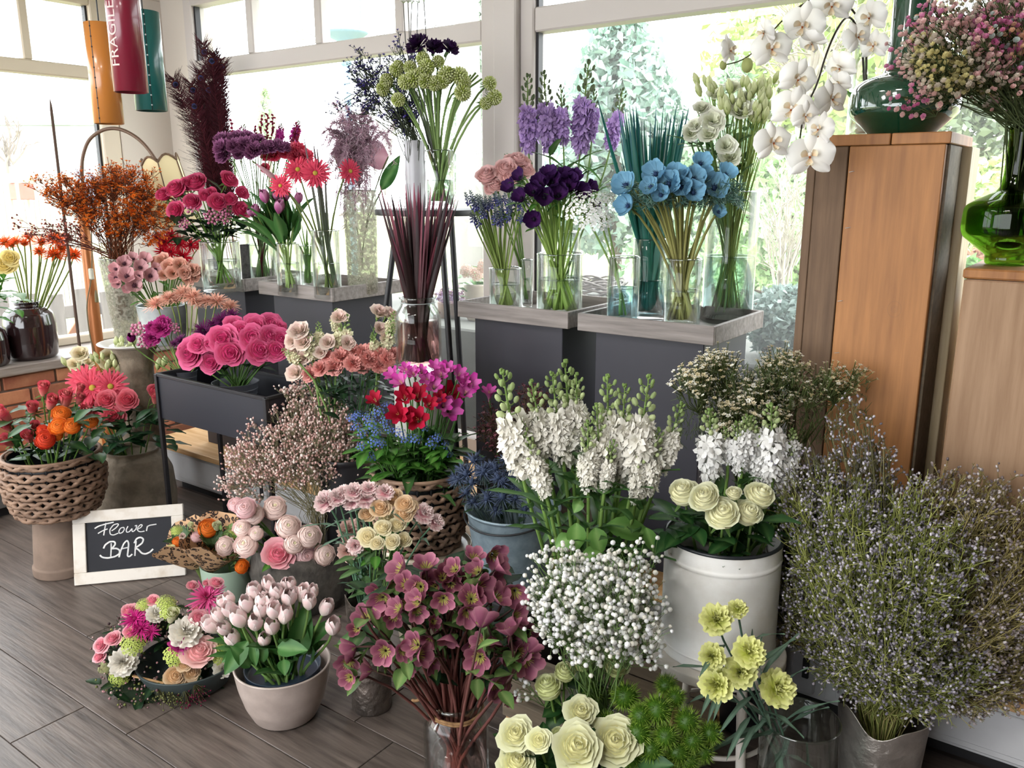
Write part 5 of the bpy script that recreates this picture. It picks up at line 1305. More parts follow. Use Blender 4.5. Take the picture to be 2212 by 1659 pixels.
bloom('stock_white1', lambda s: spike('#f6f4ee', '#fdfcfa', '#c3cf9a', 44, seed=s, top=.36, rr=.24, fs=.15, double=False), 1, variants=2)
bloom('stock_lilac', lambda s: spike('#9a78bc', '#c4a4dc', '#6f7a5c', 38, seed=s, top=.46, rr=.18, fs=.15, budcol2='#5b6a4a'), 1, variants=3)
bloom('snap', lambda s: spike('#e9c4bc', '#eef0c8', '#b9cf8a', 20, seed=s, top=.5, rr=.2, fs=.2), 1)
def sbell(s):
    rng = np.random.RandomState(s); g = G(); e = ball(4, 5, 2.0)
    for i in range(26):
        t = i / 26; a = i * 2.4; r = .17 * (1 - t * .8); d = unit([math.cos(a), math.sin(a), -.5 + 1.6 * t]); g.join(e, frame(d), .055 * (1.1 - .6 * t), (r * math.cos(a), r * math.sin(a), .08 + .85 * t), col=mixc('#5b5aa8', '#7c8a86', min(1, t * 1.3 + rng.uniform(-.1, .1))))
    return g
bloom('scilla', sbell, 1.0, seat=.45)

# ------------------------------------------------------------------ left sill
vd = V['darkvase']
bunch('spid_orange', 'spider_gerbera', 'flower', 'orange spider gerbera in the plum black vase', 'orange spider gerberas', H(*CQ, '40 370 200;150 365 160;240 385 150;290 320 160;410 370 180;560 345 240;540 490 235;735 500 210;390 470 140;620 430 190;110 400 150'), vd, dome=.05, face=(.45, 1.1, .35), stem=('#7d8f4a', .0038), footr=.3, fill=5)
bunch('rose_yellow', 'rose', 'flower', 'yellow rose at the left edge of the frame', 'yellow roses at the frame edge', H(*CQ, '40 605 190;100 540 140'), V['darkvase2'], Y=dist(V['darkvase2']['p']) - .12, dome=.02, face=(.3, .3, .9), leaves=('fresh', 5, .085, (.55, .9)))

tt = thing('rose_foliage', 'fresh green rose leaves at the left frame edge', 'foliage', V['darkvase2']['p'] + (0, 0, V['darkvase2']['h'])); rng = np.random.RandomState(4)
foliage('leaf', tt, [pt(x, y, dist(V['darkvase2']['p']) - .10 + rng.uniform(-.05, .05)) for x, y in zip(rng.uniform(-30, 38, 20), rng.uniform(590, 690, 20))], 'fresh', .095, 4, .1)

# ------------------------------------------------------------------ tall seeded vase, pail and pot behind the planter
vs_ = V['seedtall']; Yl = dist(vs_['p'])
top_ = vs_['p'] + (0, 0, vs_['h'])
WX = waxflower('#ea6a1a', '#f8a850', '#c06a2e')
spray('dried_waxflower', 'bushy dried orange waxflower in the tall seeded vase', 'flower', vs_['p'] + (0, 0, .1), top_, [ell(245, 435, 115, 75, Yl, 2300), ell(170, 415, 100, 48, Yl, 900), ell(330, 460, 60, 75, Yl, 600), ell(100, 400, 40, 35, Yl, 110), ell(270, 375, 80, 26, Yl, 420)], WX, .0128, ['#ffffff', '#fff0d8', '#ffe0b0', '#d8a888', '#f0c090'], 21, twig='#6c3f2a', twr=.0007, stemr=.0016, clus=6, jitter=.012, nstem=90, bmat=PLUME)
spray('dried_twig', 'wispy red brown twigs spilling left behind the orange waxflower', 'flower', vs_['p'] + (0, 0, .12), top_, [ell(130, 505, 60, 30, Yl - .02, 160), ell(60, 490, 60, 22, Yl, 90)], ICO, .004, ['#a0524a', '#7a3a3a', '#c0766a'], 22, twig='#6a4038', clus=5, jitter=.012, nstem=14)
vp = V['pail']
bunch('anem_pink', 'anemone', 'flower', 'dusty pink anemone in the tin pail', 'dusty pink anemones', H(*CA, '1060 740 120;1135 700 90;1080 850 140;1285 850 120;1235 710 115;1200 775 115;1145 930 140;985 870 105;980 790 95;1000 920 85;1330 790 90;1085 965 80;1185 850 85'), vp, dome=.10, face=(.6, .35, .6), leaves=('fresh', 1, .06))
bunch('lis_apric', 'lisianthus', 'flower', 'apricot pink lisianthus right of the pink anemones', 'apricot lisianthus in the pail', H(*CA, '1400 730 125;1450 780 125;1540 770 125;1480 835 115;1580 830 110;1640 810 115;1600 880 100;1705 830 90;1400 850 90;1660 870 90;1350 740 100'), vp, dome=.08, face=(.5, .4, .6), leaves=('fresh', 1, .06), depth=.02)
bunch('spid_red', 'spider_gerbera', 'flower', 'crimson spider gerbera behind the apricot lisianthus', 'crimson spider gerberas', H(*CA, '1400 560 150;1460 505 130;1530 570 165;1390 640 145;1460 645 115;1560 690 155;1630 590 135;1710 590 110;1340 525 120'), vp, dome=.04, face=(.5, .5, .7), depth=.12)
vz = V['smallpot']
bunch('mum_peach', 'germini', 'flower', 'peach germini with fine petals above the planter', 'peach germinis above the planter', H(*CA, '1330 1075 185;1440 1030 165;1560 985 185;1640 1015 175;1760 1055 140;1850 1055 175;1960 1095 155;1500 1045 130;1690 1065 145'), vz, Y=dist(vz['p']) + .03, dome=.04, face=(.5, 1.4, .2), stem=('#8a9a55', .003), footr=.3)
bunch('carn_mag', 'carnation', 'flower', 'magenta carnation in the small ribbed pot', 'magenta carnations in the small pot', H(*CA, '1370 1295 155;1290 1380 125;1400 1240 110;1300 1290 105'), vz, dome=.05, face=(.6, .5, .5), stem=('#7f9a58', .0022))
bunch('tulip_purple', 'tulip', 'flower', 'small purple tulip at the left of the magenta carnations', None, H(*CA, '1120 1385 75'), vz, dome=.02, face=(.5, .6, .3))
bunch('bouv', 'bouvardia', 'flower', 'pinkish brown bouvardia by the magenta carnations', 'bouvardias in the small pot', H(*CA, '1185 1315 130;1240 1420 120;1480 1300 100'), vz, dome=.05, stem=('#7f9a58', .0022))
bunch('spid_purple', 'spider_mum', 'flower', 'dark purple spider chrysanthemum behind the magenta roses', 'dark purple spider mums', H(*CE, '600 360 190;680 315 140;430 445 190;230 530 130;800 370 130;530 395 140;900 365 100;180 560 90'), V['rosepot'], dome=.05, face=(.5, .7, .4), depth=.08)
bunch('rose_mag', 'rose', 'flower', 'full magenta rose in the black planter', 'magenta roses in the planter', H(*CE, '330 645 215;600 530 225;660 640 215;850 510 190;910 620 200;505 715 185;700 420 170;880 425 190;1000 400 175;1000 500 165;1090 525 160;1050 615 170;1105 610 120;390 570 150;760 445 140;1080 425 115;270 610 125;480 570 120'), V['rosepot'], dome=.13, face=(.7, .35, .6), leaves=('dark', 2, .07, (.5, .9)), stem=('#4f7038', .003))

# ------------------------------------------------------------------ stone vase, basket, lisianthus at the left
vv = V['stonevase']
bunch('gerb_coral', 'gerbera', 'flower', 'coral pink gerbera with pale green centre, stone vase', 'coral gerberas', H(*CB, '570 185 200;625 240 225;748 232 205;640 345 180'), vv, dome=.05, face=(.3, .35, .9), depth=-.02)
bunch('rose_coral', 'rose', 'flower', 'two-tone coral rose in the stone vase', 'coral roses in the stone vase', H(*CB, '720 325 120;862 325 130;765 430 140;690 360 90;1045 265 90'), vv, dome=.10, face=(.4, .3, .9), leaves=('ruscus', 3, .085, (.5, .8)))
bunch('bud_coral', 'rose', 'flower', 'closed coral rosebud beside the coral gerberas', 'coral rosebuds in the stone vase', H(*CB, '545 265 75;600 395 90;1050 310 60'), vv, dome=.08, face=(.4, .9, .3), leaves=('ruscus', 3, .085, (.5, .85)))
tt = thing('ruscus', 'dark glossy ruscus leaves hanging over the stone vase rim', 'foliage', vv['p'] + (0, 0, vv['h']))
rng = np.random.RandomState(5); foliage('leaf', tt, [pt(x, y, dist(vv['p']) - .10 + rng.uniform(-.06, .06)) for x, y in zip(rng.uniform(225, 365, 70), rng.uniform(880, 965, 70))], 'ruscus', .085, 5, .1)
vb = V['basket']
bunch('bud_coral', 'rose', 'flower', 'coral pink rosebud in the left basket', 'coral rosebuds in the left basket', H(*CO, '455 290 120;545 430 130;690 390 145;840 300 100;340 500 125;50 590 130;70 690 95;300 800 125;75 840 130;360 680 100;900 540 120;840 395 95;20 520 90'), vb, dome=.10, face=(.6, .8, .35), leaves=('rose', 2.5, .075, (.45, .9)), footr=.8, cross=False)
bunch('ran_orange', 'ranunculus', 'flower', 'bright orange ranunculus in the left basket', 'orange ranunculus in the left basket', H(*CO, '650 565 190;620 690 190;760 690 180;955 640 150;600 790 120'), vb, dome=.06, face=(.4, .5, .7), depth=-.10, footr=.7, cross=False)
bunch('ran_red', 'ranunculus', 'flower', 'scarlet ranunculus in the left basket', 'scarlet ranunculus in the left basket', H(*CO, '480 830 210;450 735 130'), vb, dome=.06, face=(.4, .5, .7), depth=-.11, footr=.7, cross=False)
tt = thing('rose_foliage', 'dark rose leaves filling the left basket', 'foliage', vb['p'] + (0, 0, vb['h']))
foliage('leaf', tt, [pt(x, y, dist(vb['p']) - .06 + rng.uniform(-.09, .09)) for x, y in zip(rng.uniform(20, 225, 60), rng.uniform(880, 985, 60))], 'rose', .085, 6, .1)
vu = dict(V['stonevase']); vu = dict(p=vu['p'] + np.array([-.17, .10, 0]), r=.05, h=.5)
V['lispot'] = vu; solid('lispot', 'dark_bucket', 'dark bucket of cream lisianthus behind the stone vase', 'bucket', BUCKP, M_STEEL)
bunch('lis_cream', 'lisianthus', 'flower', 'cream lisianthus bloom behind the coral gerberas', 'cream lisianthus', H(*CA, '690 1525 130;645 1615 115;930 1550 125;910 1610 110;760 1600 80'), vu, dome=.03, face=(.3, .5, .6), leaves=('lis', 1, .05))
rng = np.random.RandomState(8)
bunch('lbud', 'lisianthus_bud', 'flower', 'pale green lisianthus bud at the left', 'green lisianthus buds', [(x, y, 13) for x, y in zip(rng.uniform(232, 290, 22), rng.uniform(735, 800, 22))] + [(x, y, 11) for x, y in zip(rng.uniform(170, 235, 8), rng.uniform(765, 805, 8))] + H(*CA, '550 1590 50;1350 1610 60;1400 1590 60'), vu, dome=.05, face=(.3, 1, .2), stem=('#8aa858', .0015))

# ------------------------------------------------------------------ left trays
v_ = V['roseglass']
bunch('rose_deep', 'rose', 'flower', 'deep pink rose in the leftmost tray bouquet', 'deep pink roses', H(*CD, '95 790 135;200 745 175;370 690 180;650 665 150;560 855 160;760 775 115;755 920 155;200 925 155;340 850 140;500 775 95;300 700 130;450 800 110;660 830 110'), v_, dome=.10, face=(.7, .5, .45), leaves=('dark', 2, .075, (.55, .9)), stem=('#7aa04a', .0028))
bunch('bouv', 'bouvardia', 'flower', 'pink budded bouvardia sprig among the deep pink roses', 'pink bouvardia sprigs', H(*CD, '215 835 100;340 890 120;500 985 120;610 980 110;270 1035 95;670 915 95'), v_, dome=.12, face=(.6, .4, .7), depth=-.02, stem=('#7aa04a', .002))
tt = thing('collar_foliage', 'dark green leaf collar under the deep pink roses', 'foliage', v_['p'] + (0, 0, v_['h']))
rng = np.random.RandomState(9); foliage('leaf', tt, [pt(330 + x / 3.949, 220 + y / 3.949, dist(v_['p']) + rng.uniform(-.09, .07)) for x, y in zip(rng.uniform(190, 800, 75), rng.uniform(950, 1170, 75))], 'dark', .085, 9, .1)
v_ = V['moonglass']
bunch('carn_moon', 'carnation', 'flower', 'pale edged purple carnation in the tall tray glass', 'purple carnations', H(*CD, '580 310 140;700 300 130;580 380 150;800 290 120;700 370 140;790 360 150;590 450 140;870 400 140;900 320 120;730 440 110;1000 380 120;1080 370 120;1140 380 90;830 440 100;950 395 100'), v_, dome=.09, face=(.6, .6, .4), stem=('#7fa06a', .0022), depth=-.02)
bunch('carn_crim', 'carnation', 'flower', 'crimson pink carnation right of the purple ones', 'crimson carnations', H(*CD, '970 440 120;1035 450 110;1130 420 120;1240 385 130;1230 450 140;1310 450 120;1320 495 100;1180 400 100;950 560 80'), v_, dome=.06, face=(.5, .6, .4), stem=('#7fa06a', .0022))
spikes('snap', 'stock', 'flower', 'magenta stock tip behind the purple carnations', 'magenta stocks', [(510, 320, 528, 270), (600, 312, 608, 268), (632, 312, 645, 262)], v_, depth=.1, wid=.9)
for o in list(bpy.data.objects):
    if o.name.startswith('bloom') and o.parent and o.parent.get('group') == 'magenta stocks':
        if 'snap_mag' not in BLOOMS: bloom('snap_mag', lambda s: spike('#a81e86', '#cc4aa8', '#8a3a6a', 22, seed=s, top=.3, rr=.2, fs=.2, budcol2='#5d6a44'))
        o.data = bl('snap_mag', 0)
rng = np.random.RandomState(31); egg = ball(4, 6, 1.6)
tw_tips = [(500, 262), (512, 285), (565, 252), (578, 248), (590, 250), (612, 280), (640, 268), (648, 280), (550, 275), (530, 290)]
W_ = place_words(tw_tips)
for i, (x, y) in enumerate(tw_tips):
    q = bez(v_['p'] + (0, 0, .03), v_['p'] + (0, 0, .3), pt(x, y + 60, dist(v_['p']) + .08), pt(x, y, dist(v_['p']) + .1), 14); ft = q[0].copy()
    t = thing('red_twig', 'red budded twig above the purple carnations, ' + W_[i], 'twig', ft, 0, 'red budded twigs')
    obj('stem', tube(q - ft, .0014, 5, lin('#5a1a2a')).mesh('stem', TWIG), t)
    g = G()
    for k in range(14):
        p = q[13] + (q[10] - q[13]) * k / 14; d = unit(rng.normal(0, 1, 3) + UP * .8); g.join(egg, frame(d), .005, p - ft + d * .006, col=lin('#8a2040') * rng.uniform(.7, 1.3))
    o = obj('buds', g.mesh('buds', PETAL), t); o['kind'] = 'stuff'
v_ = V['tulipglass']
bunch('tulip_lilac', 'tulip', 'flower', 'lilac pink tulip in the tray glass', 'lilac tulips', H(*CD, '955 810 90;1080 900 92;1240 830 78;880 930 78;840 945 70;1050 805 65;1140 805 65;1100 790 60'), v_, dome=.06, face=(.5, 1, .2), fill=6, lup=2.6, leaves=('tulip', 3, .17, (.40, .66)), stem=('#8db05a', .0035, '#b9cc86'))
v_ = V['backglass']; blades('strap_leaf', 'leaf', 'green strap leaf in the slim back glass', 'strap leaves in the slim glass', [(x, y) for x, y in zip(np.random.RandomState(3).uniform(640, 690, 12), np.random.RandomState(4).uniform(480, 540, 12))], v_, 12, '#7fa85a', '#4f7a3a', .004)
v_ = V['gerberaglass']
bunch('gerb_pink', 'gerbera', 'flower', 'large coral pink gerbera in the narrow tray glass', 'coral pink gerberas', H(*CD, '1235 570 215;1385 605 215;1085 715 170;1690 590 180'), v_, dome=.05, face=(.5, .3, .8), stem=('#7a8a4a', .0036), footr=.5)
blades('cordyline_leaf', 'leaf', 'dark pointed blade leaf standing by the gerberas', 'dark blade leaves', [(655, 288), (677, 305), (684, 308), (702, 350)], v_, 4, '#4a5a3e', '#5a3a4a', .009, depthr=.03)
q_ = thing('calla_lily', 'pink edged calla bud leaning left of the gerberas', 'flower', v_['p'] + (0, 0, .04))
q = bez(v_['p'] + (0, 0, .04), v_['p'] + (0, 0, .25), pt(640, 410, dist(v_['p'])), pt(545, 348, dist(v_['p']) - .02), 12); org = v_['p'] + (0, 0, .04)
obj('stem', tube(q - org, .0035, 6, lin('#6a7a45')).mesh('stem', STEM), q_); obj('bloom', tube((bez(q[8], q[9], q[10], q[11], 8)) - org, [.004, .008, .011, .011, .010, .007, .004, .001], 8, np.linspace(0, 1, 8)[:, None] * lin('#e9b0c0') + (1 - np.linspace(0, 1, 8)[:, None]) * lin('#7a6a5a')).mesh('bloom', PETAL), q_)

# mauve plume
v_ = V['seedvase']; rng = np.random.RandomState(12); ft = v_['p'] + (0, 0, .1); neck = v_['p'] + (0, 0, v_['h'])
t = thing('asparagus_plume', 'feathery mauve asparagus plume over the seeded vase', 'flower', ft)
ends = [(x, y) for x, y in zip(rng.normal(775, 36, 36), rng.uniform(215, 330, 36))] + [(735, 450), (742, 470), (750, 430), (790, 440), (800, 410), (760, 400), (775, 420), (725, 430), (740, 385), (810, 380), (720, 350), (705, 320), (845, 320), (850, 350), (785, 470), (747, 500)] + [(x, y) for x, y in zip(rng.uniform(705, 800, 26), rng.uniform(350, 470, 26))]
P_ = []
for x, y in ends:
    E_ = pt(x, y, dist(ft) + rng.uniform(-.14, .05)); m = pt(775 + (x - 775) * .5, 290 + rng.uniform(-30, 20), dist(ft) + rng.uniform(-.08, .02)); P_.append(bez(neck, neck + (m - neck) * .6, m + (m - neck) * .25, E_, 24))
P_ = np.array(P_); g = strands(P_, .0012, lin('#8a6a78'), 3)
k = 10000; ci = rng.randint(0, len(P_), k); tt_ = 6 + rng.rand(k) * 16.9; a = P_[ci, tt_.astype(int)]; b = P_[ci, np.minimum(tt_.astype(int) + 1, 23)]; base = a + (b - a) * (tt_ % 1)[:, None]
D = rng.normal(size=(k, 3)); D = D - 0.2 * UP; D += unit_rows(b - a) * .9; D = unit_rows(D); Ln = rng.uniform(.010, .032, k)[:, None]
strands(np.stack([base, base + D * Ln * .5 + rng.normal(0, .002, (k, 3)), base + D * Ln], 1), np.tile(np.array([.0015, .0013, .0005]), (k, 1)), np.stack([mixc('#e2bcd0', '#fae8f0', x) for x in rng.rand(k)]), 3, g)
g.V = [x - ft for x in g.V]; o = obj('fronds', g.mesh('fronds', PLUME), t); o['kind'] = 'stuff'
for i, (x, y, s_, sp) in enumerate(((718, 300, 60, 1), (838, 305, 60, 2))):
    P = pt(x, y, dist(ft) + .02); k = s_ * mpp(P); tt2 = thing('anthurium', ('pink anthurium left of the mauve plume', 'mauve anthurium right of the mauve plume')[i], 'flower', ft)
    sh = leafshape('#d8a0b2', '#e6bcc8', .9, -.15, .3, te=.6).mesh('spathe', PETAL); obj('spathe', sh, tt2, P - ft + (0, 0, -.5 * k), frame(unit(CAMP - P), PI / 2 * (1 if i else -1)) @ np.array([[0, -1, 0], [1, 0, 0], [0, 0, 1]]), k)
    obj('stem', tube(bez(np.zeros(3), np.array([0, 0, .2]), (P - ft) * .8, P - ft + (0, 0, -.5 * k), 8), .0025, 5, lin('#6f7a4a')).mesh('stem', STEM), tt2)
lf = thing('philodendron_leaf', 'big wavy green leaf right of the mauve plume', 'leaf', ft); P = pt(824, 410, dist(ft) + .02); Q = pt(864, 335, dist(ft) + .02); x = unit(Q - P); z = unit(CAMP - P); y = unit(np.cross(z, x)); z = np.cross(x, y)
obj('blade', leafshape('#3a6a34', '#7aa060', .34, .25, .25, nv=16, wav=.10).mesh('blade', LEAF), lf, P - ft, np.stack([x, y, z], 1), np.linalg.norm(Q - P)); obj('stem', tube(bez(np.zeros(3), np.array([0, 0, .2]), (P - ft) * .9, P - ft, 8), .003, 5, lin('#5f7a45')).mesh('stem', STEM), lf)

# ------------------------------------------------------------------ tall stand: violet twigs, pompons, dark carnations, tall alliums
v_ = V['whitevase']; Yv = dist(v_['p']); vt = v_['p'] + (0, 0, v_['h'])
WV = waxflower('#44348a', '#6a58b0', '#2f2a60')
spray('violet_statice', 'spreading violet statice twigs in the pale wavy vase', 'flower', v_['p'] + (0, 0, .1), vt, [ell(815, 190, 75, 70, Yv, 700), ell(870, 150, 50, 70, Yv, 320), ell(880, 240, 40, 50, Yv, 420), ell(770, 150, 40, 50, Yv, 60), ell(740, 230, 40, 30, Yv, 40)], WV, .0125, ['#ffffff', '#e6dcff', '#c0b4e0', '#9a98b0'], 23, twig='#4a5040', twr=.0009, stemr=.0016, clus=5, jitter=.010, nstem=70)
v_ = V['pomponglass']
bunch('pompon', 'scabiosa_pompon', 'flower', 'green pompon bloom in the high glass', 'green pompon blooms', H(*CF, '1080 500 105;970 580 105;1110 570 125;1210 525 95;850 600 105;870 570 95;1000 670 135;930 700 115;1100 690 115;1180 710 115;1280 640 135;1390 650 135;1420 790 125;770 690 105;740 760 105;1650 710 105;1690 830 115;1615 880 95;870 850 105;1050 640 105;1250 700 105;1440 700 95'), v_, dome=.07, face=(.8, .5, .4), stem=('#7f9a5a', .0042), footr=.5, stemk=9, fill=6)
bunch('carn_dark', 'carnation', 'flower', 'near black purple carnation above the pompons', 'near black carnations', H(*CF, '1020 360 190;1185 385 140;1320 395 145'), v_, dome=.02, face=(.7, .8, .2), stem=('#8a9a70', .0025))
bunch('allium', 'allium', 'flower', 'long stemmed mauve allium cut by the top edge', 'tall mauve alliums', H(*CF, '915 5 60;955 0 60;990 8 60;1040 5 60;1090 -10 60'), v_, dome=.01, face=(.1, 1, .1), stem=('#4a4a48', .0018))

# peacock feathers
rng = np.random.RandomState(14)
vpk = dict(p=np.array([-3.72, 2.72, .25]), r=.05, h=.55); V['featherpot'] = vpk; solid('featherpot', 'dark_bucket', 'dark bucket of peacock feathers behind the leftmost pedestal', 'bucket', BUCKP, M_STEEL); Yp = dist(vpk['p'])
tips = [(438, 90), (455, 110), (478, 125), (372, 165), (412, 178), (470, 145), (430, 150), (448, 178), (415, 215), (462, 108)]; W_ = place_words(tips)
for i, (x, y) in enumerate(tips):
    ft = vpk['p'] + np.array([rng.uniform(-.03, .03), rng.uniform(-.03, .03), .05]); T = pt(x, y, Yp + rng.uniform(-.08, .08)); q = bez(ft, ft + (0, 0, .5), pt(485 + (x - 440) * .12, 400, Yp), T, 26)
    t = thing('peacock_feather', 'maroon dyed peacock feather with eye, ' + W_[i], 'feather', ft, 0, 'maroon peacock feathers'); g = tube(q - ft, np.linspace(.0022, .0008, 26), 5, lin('#6a1420'))
    obj('quill', g.mesh('quill', STEM), t)
    k = 720; tt_ = 14.5 + rng.rand(k) ** .7 * 10.4; a = q[tt_.astype(int)]; b = q[np.minimum(tt_.astype(int) + 1, 25)]; base = a + (b - a) * (tt_ % 1)[:, None]; ax = unit_rows(b - a); sd = np.cross(ax, unit(CAMP - T)); sd = unit_rows(sd) * np.where(rng.rand(k) < .5, 1, -1)[:, None]
    D = unit_rows(sd + ax * rng.uniform(.4, 1.2, (k, 1)) + rng.normal(0, .25, (k, 3))); Ln = (.022 + .045 * rng.rand(k))[:, None] * (1.2 if i in (3, 4) else 1)
    g = strands(np.stack([base, base + D * Ln * .6 + ax * .004, base + D * Ln + ax * .012], 1), np.tile(np.array([.0012, .0010, .0004]), (k, 1)), np.stack([mixc('#2a1218', '#552630', x_) for x_ in rng.rand(k)]), 3); g.V = [x_ - ft for x_ in g.V]
    o = obj('barbs', g.mesh('barbs', TWIG), t); o['kind'] = 'stuff'
    f = unit(CAMP - T); gg = G()
    for r_, c_, dz in ((.021, '#5a2a1c', 0), (.015, '#3a3f6a', .002), (.008, '#10142c', .004)): gg.join(ball(4, 10, .12), frame(f), r_, T - ft + f * dz - (T - q[-3]) * .3, col=lin(c_))
    obj('eye', gg.mesh('eye', PETAL), t)
# long loose barbs of the bundle
t = thing('feather_bundle', 'dense bundle of crimson feather quills in a sleeve', 'feather', vpk['p'] + (0, 0, .1)); ft = np.array(t.location); k = 420
x0 = rng.normal(0, .5, k).clip(-1, 1); u = rng.rand(k); A_ = np.array([pt(470 + 20 * a_, 420, Yp + .02) for a_ in x0]); B_ = np.array([pt(452 + 24 * a_, 330 - 130 * u_ ** 1.5, Yp + .02) for a_, u_ in zip(x0, u)])
g = strands(np.stack([A_, (A_ + B_) / 2 + rng.normal(0, .006, A_.shape), B_], 1), .0010, np.stack([mixc('#32101a', '#7a1a2c', x_) for x_ in rng.rand(k)]), 3)
S_ = A_ + (B_ - A_) * rng.rand(k, 1) ** .7; sgn = np.where(rng.rand(k) < .62, -1, 1)[:, None]; E_ = S_ + RGT * sgn * rng.uniform(.03, .13, (k, 1)) + UP * rng.uniform(.0, .05, (k, 1)); strands(np.stack([S_, (S_ + E_) / 2 - UP * .012, E_], 1)[:400], np.tile(np.array([.0006, .0006, .0004]), (400, 1)), lin('#2c1018'), 3, g)
g.V = [x_ - ft for x_ in g.V]; o = obj('quills', g.mesh('quills', TWIG), t); o['kind'] = 'stuff'
obj('tie', lathe([(.034, .78), (.036, .80), (.034, .82)], 16, lin('#7a1422')).mesh('tie', PETAL), t, (pt(474, 440, Yp) - ft) - (0, 0, .8))

# ------------------------------------------------------------------ jar of spear leaves
rng = np.random.RandomState(15); v_ = V['spearjar']
tips = [(x, y) for x, y in zip(np.r_[np.linspace(812, 990, 40), rng.uniform(830, 980, 26)], np.r_[405 + rng.uniform(-12, 45, 40), rng.uniform(415, 520, 26)])]
blades('spear_leaf', 'leaf', 'dark spear leaf in the preserving jar', 'dark spear leaves in the jar', tips, v_, 66, '#3a2c2a', ['#8a3a54', '#4a2a34', '#b05a70', '#3a2a30'], .0085, depthr=.075)

# ------------------------------------------------------------------ right trays
v_ = V['scillaglass']; rng = np.random.RandomState(16)
xs = np.r_[np.linspace(1010, 1140, 14), rng.uniform(1015, 1135, 24)]; hy = np.r_[rng.uniform(425, 440, 14), rng.uniform(432, 478, 24)]
bunch('scilla', 'bluebell', 'flower', 'grey blue bell bud spike on the second tray', 'grey blue bell buds', [(x, y, 34) for x, y in zip(xs, hy)], v_, dome=.06, face=(.7, 1.2, .1), stem=('#7d9a4a', .0026, '#b0c070'), jit=.2, footr=.7)
bunch('rose_dusty', 'rose', 'flower', 'dusty pink rose behind the grey blue bells', 'dusty pink roses', H(*CG, '215 730 150;330 690 150;400 640 150;270 785 105;235 805 85;450 690 115;350 745 115'), V['pinkroseglass'], dome=.06, face=(.4, .6, .4), leaves=('dark', 2, .07, (.6, .9)))
bunch('anem_purple', 'anemone', 'flower', 'dark purple anemone on the second tray', 'dark purple anemones', H(*CG, '540 770 120;600 720 110;350 800 100;410 730 90;720 780 135;660 840 120;500 820 110;800 830 120;860 800 90;880 920 85;420 860 100;500 1000 115;620 760 110;760 740 100;570 860 120;700 720 100'), V['anemoneglass'], dome=.09, face=(.6, .5, .4), leaves=('fresh', 1.5, .06, (.7, .95)), stem=('#7d9a4a', .0040, '#a8c468'), footr=.8, fill=14)
spikes('stock_lilac', 'stock', 'flower', 'lilac stock spike with dark bud tip', 'lilac stocks', [tuple(a_) for a_ in [(980 + x / 2.911, 130 + y / 2.911, 980 + X / 2.911, 130 + Y_ / 2.911) for x, y, X, Y_ in ((470, 575, 465, 100), (600, 560, 570, 80), (690, 520, 672, 165), (795, 575, 850, 15), (870, 480, 885, 190), (985, 560, 1065, 185))]], V['stockglass'], wid=.68, leaves=('stock', 7, .13, (.5, .95)), spread=.0)
bunch('allium', 'allium', 'flower', 'starry white allium head in the bluish glass', 'white alliums', H(*CG, '830 920 260;925 985 165;965 860 120'), V['alliumglass'], dome=.06, face=(.6, .6, .5), stem=('#7fa052', .0034, '#94b468'), footr=.7)
rng = np.random.RandomState(17); tips = [(1290, 210)] + [(x, y) for x, y in zip(np.r_[np.linspace(1335, 1395, 18), np.linspace(1405, 1490, 22), rng.uniform(1330, 1490, 26)], np.r_[rng.uniform(225, 262, 18), rng.uniform(222, 275, 22), rng.uniform(260, 360, 26)])]
blades('iris_leaf', 'leaf', 'dyed teal iris leaf in the tall tray glass', 'dyed teal iris leaves', tips, V['irisglass'], 66, '#2f7a6a', ['#0f4a4a', '#14465a', '#1d5a48'], .0085, depthr=.06)
bunch('anem_blue', 'anemone', 'flower', 'pale blue anemone in the front tray glass', 'pale blue anemones', H(*CG, '1070 775 155;1080 910 135;1260 705 150;1400 710 140;1350 770 155;1510 740 145;1650 790 165;1510 825 135;1300 840 115;1560 635 125;1720 705 125;1230 790 115;1430 790 125;1590 710 95;1670 950 85;1440 740 105'), V['blueglass'], dome=.11, face=(.7, .45, .5), stem=('#8a8a48', .0042, '#b0ac70'), footr=.85, fill=16)
t = thing('fern_collar', 'blue green feathery leaf collar under the pale blue anemones', 'foliage', V['blueglass']['p'] + (0, 0, V['blueglass']['h'])); ft = np.array(t.location); k = 2600; rng = np.random.RandomState(18)
C_ = np.array([pt(x, y, dist(ft) + d_) for x, y, d_ in zip(rng.uniform(1360, 1600, 170), rng.uniform(395, 445, 170), rng.uniform(-.10, .07, 170))]); own = rng.randint(0, 170, k); D = unit_rows(rng.normal(size=(k, 3)) + UP * .3); A_ = C_[own] + D * .004; E_ = A_ + D * rng.uniform(.010, .026, (k, 1))
g = strands(np.stack([A_ - ft, (A_ + E_) / 2 - ft, E_ - ft], 1), np.tile(np.array([.0012, .0014, .0004]), (k, 1)), np.stack([mixc('#3f6a5e', '#86ac9e', x) for x in rng.rand(k)]), 3); o = obj('fronds', g.mesh('fronds', LEAF), t); o['kind'] = 'stuff'
v_ = V['lisiglass']
bunch('lis_white', 'lisianthus', 'flower', 'white ruffled lisianthus in the broad tray glass', 'white lisianthus', H(*CG, '1750 190 115;1800 330 155;1625 400 155;1610 475 125;1490 465 110;1710 545 120;1735 625 135;1640 225 95;1930 365 110;1840 245 90;1560 315 100;1520 420 90'), v_, dome=.07, face=(.4, .6, .5), leaves=('lis', 3, .075, (.55, .95)), stem=('#7a9a5c', .0032), footr=.8, fill=8)
rng = np.random.RandomState(19)
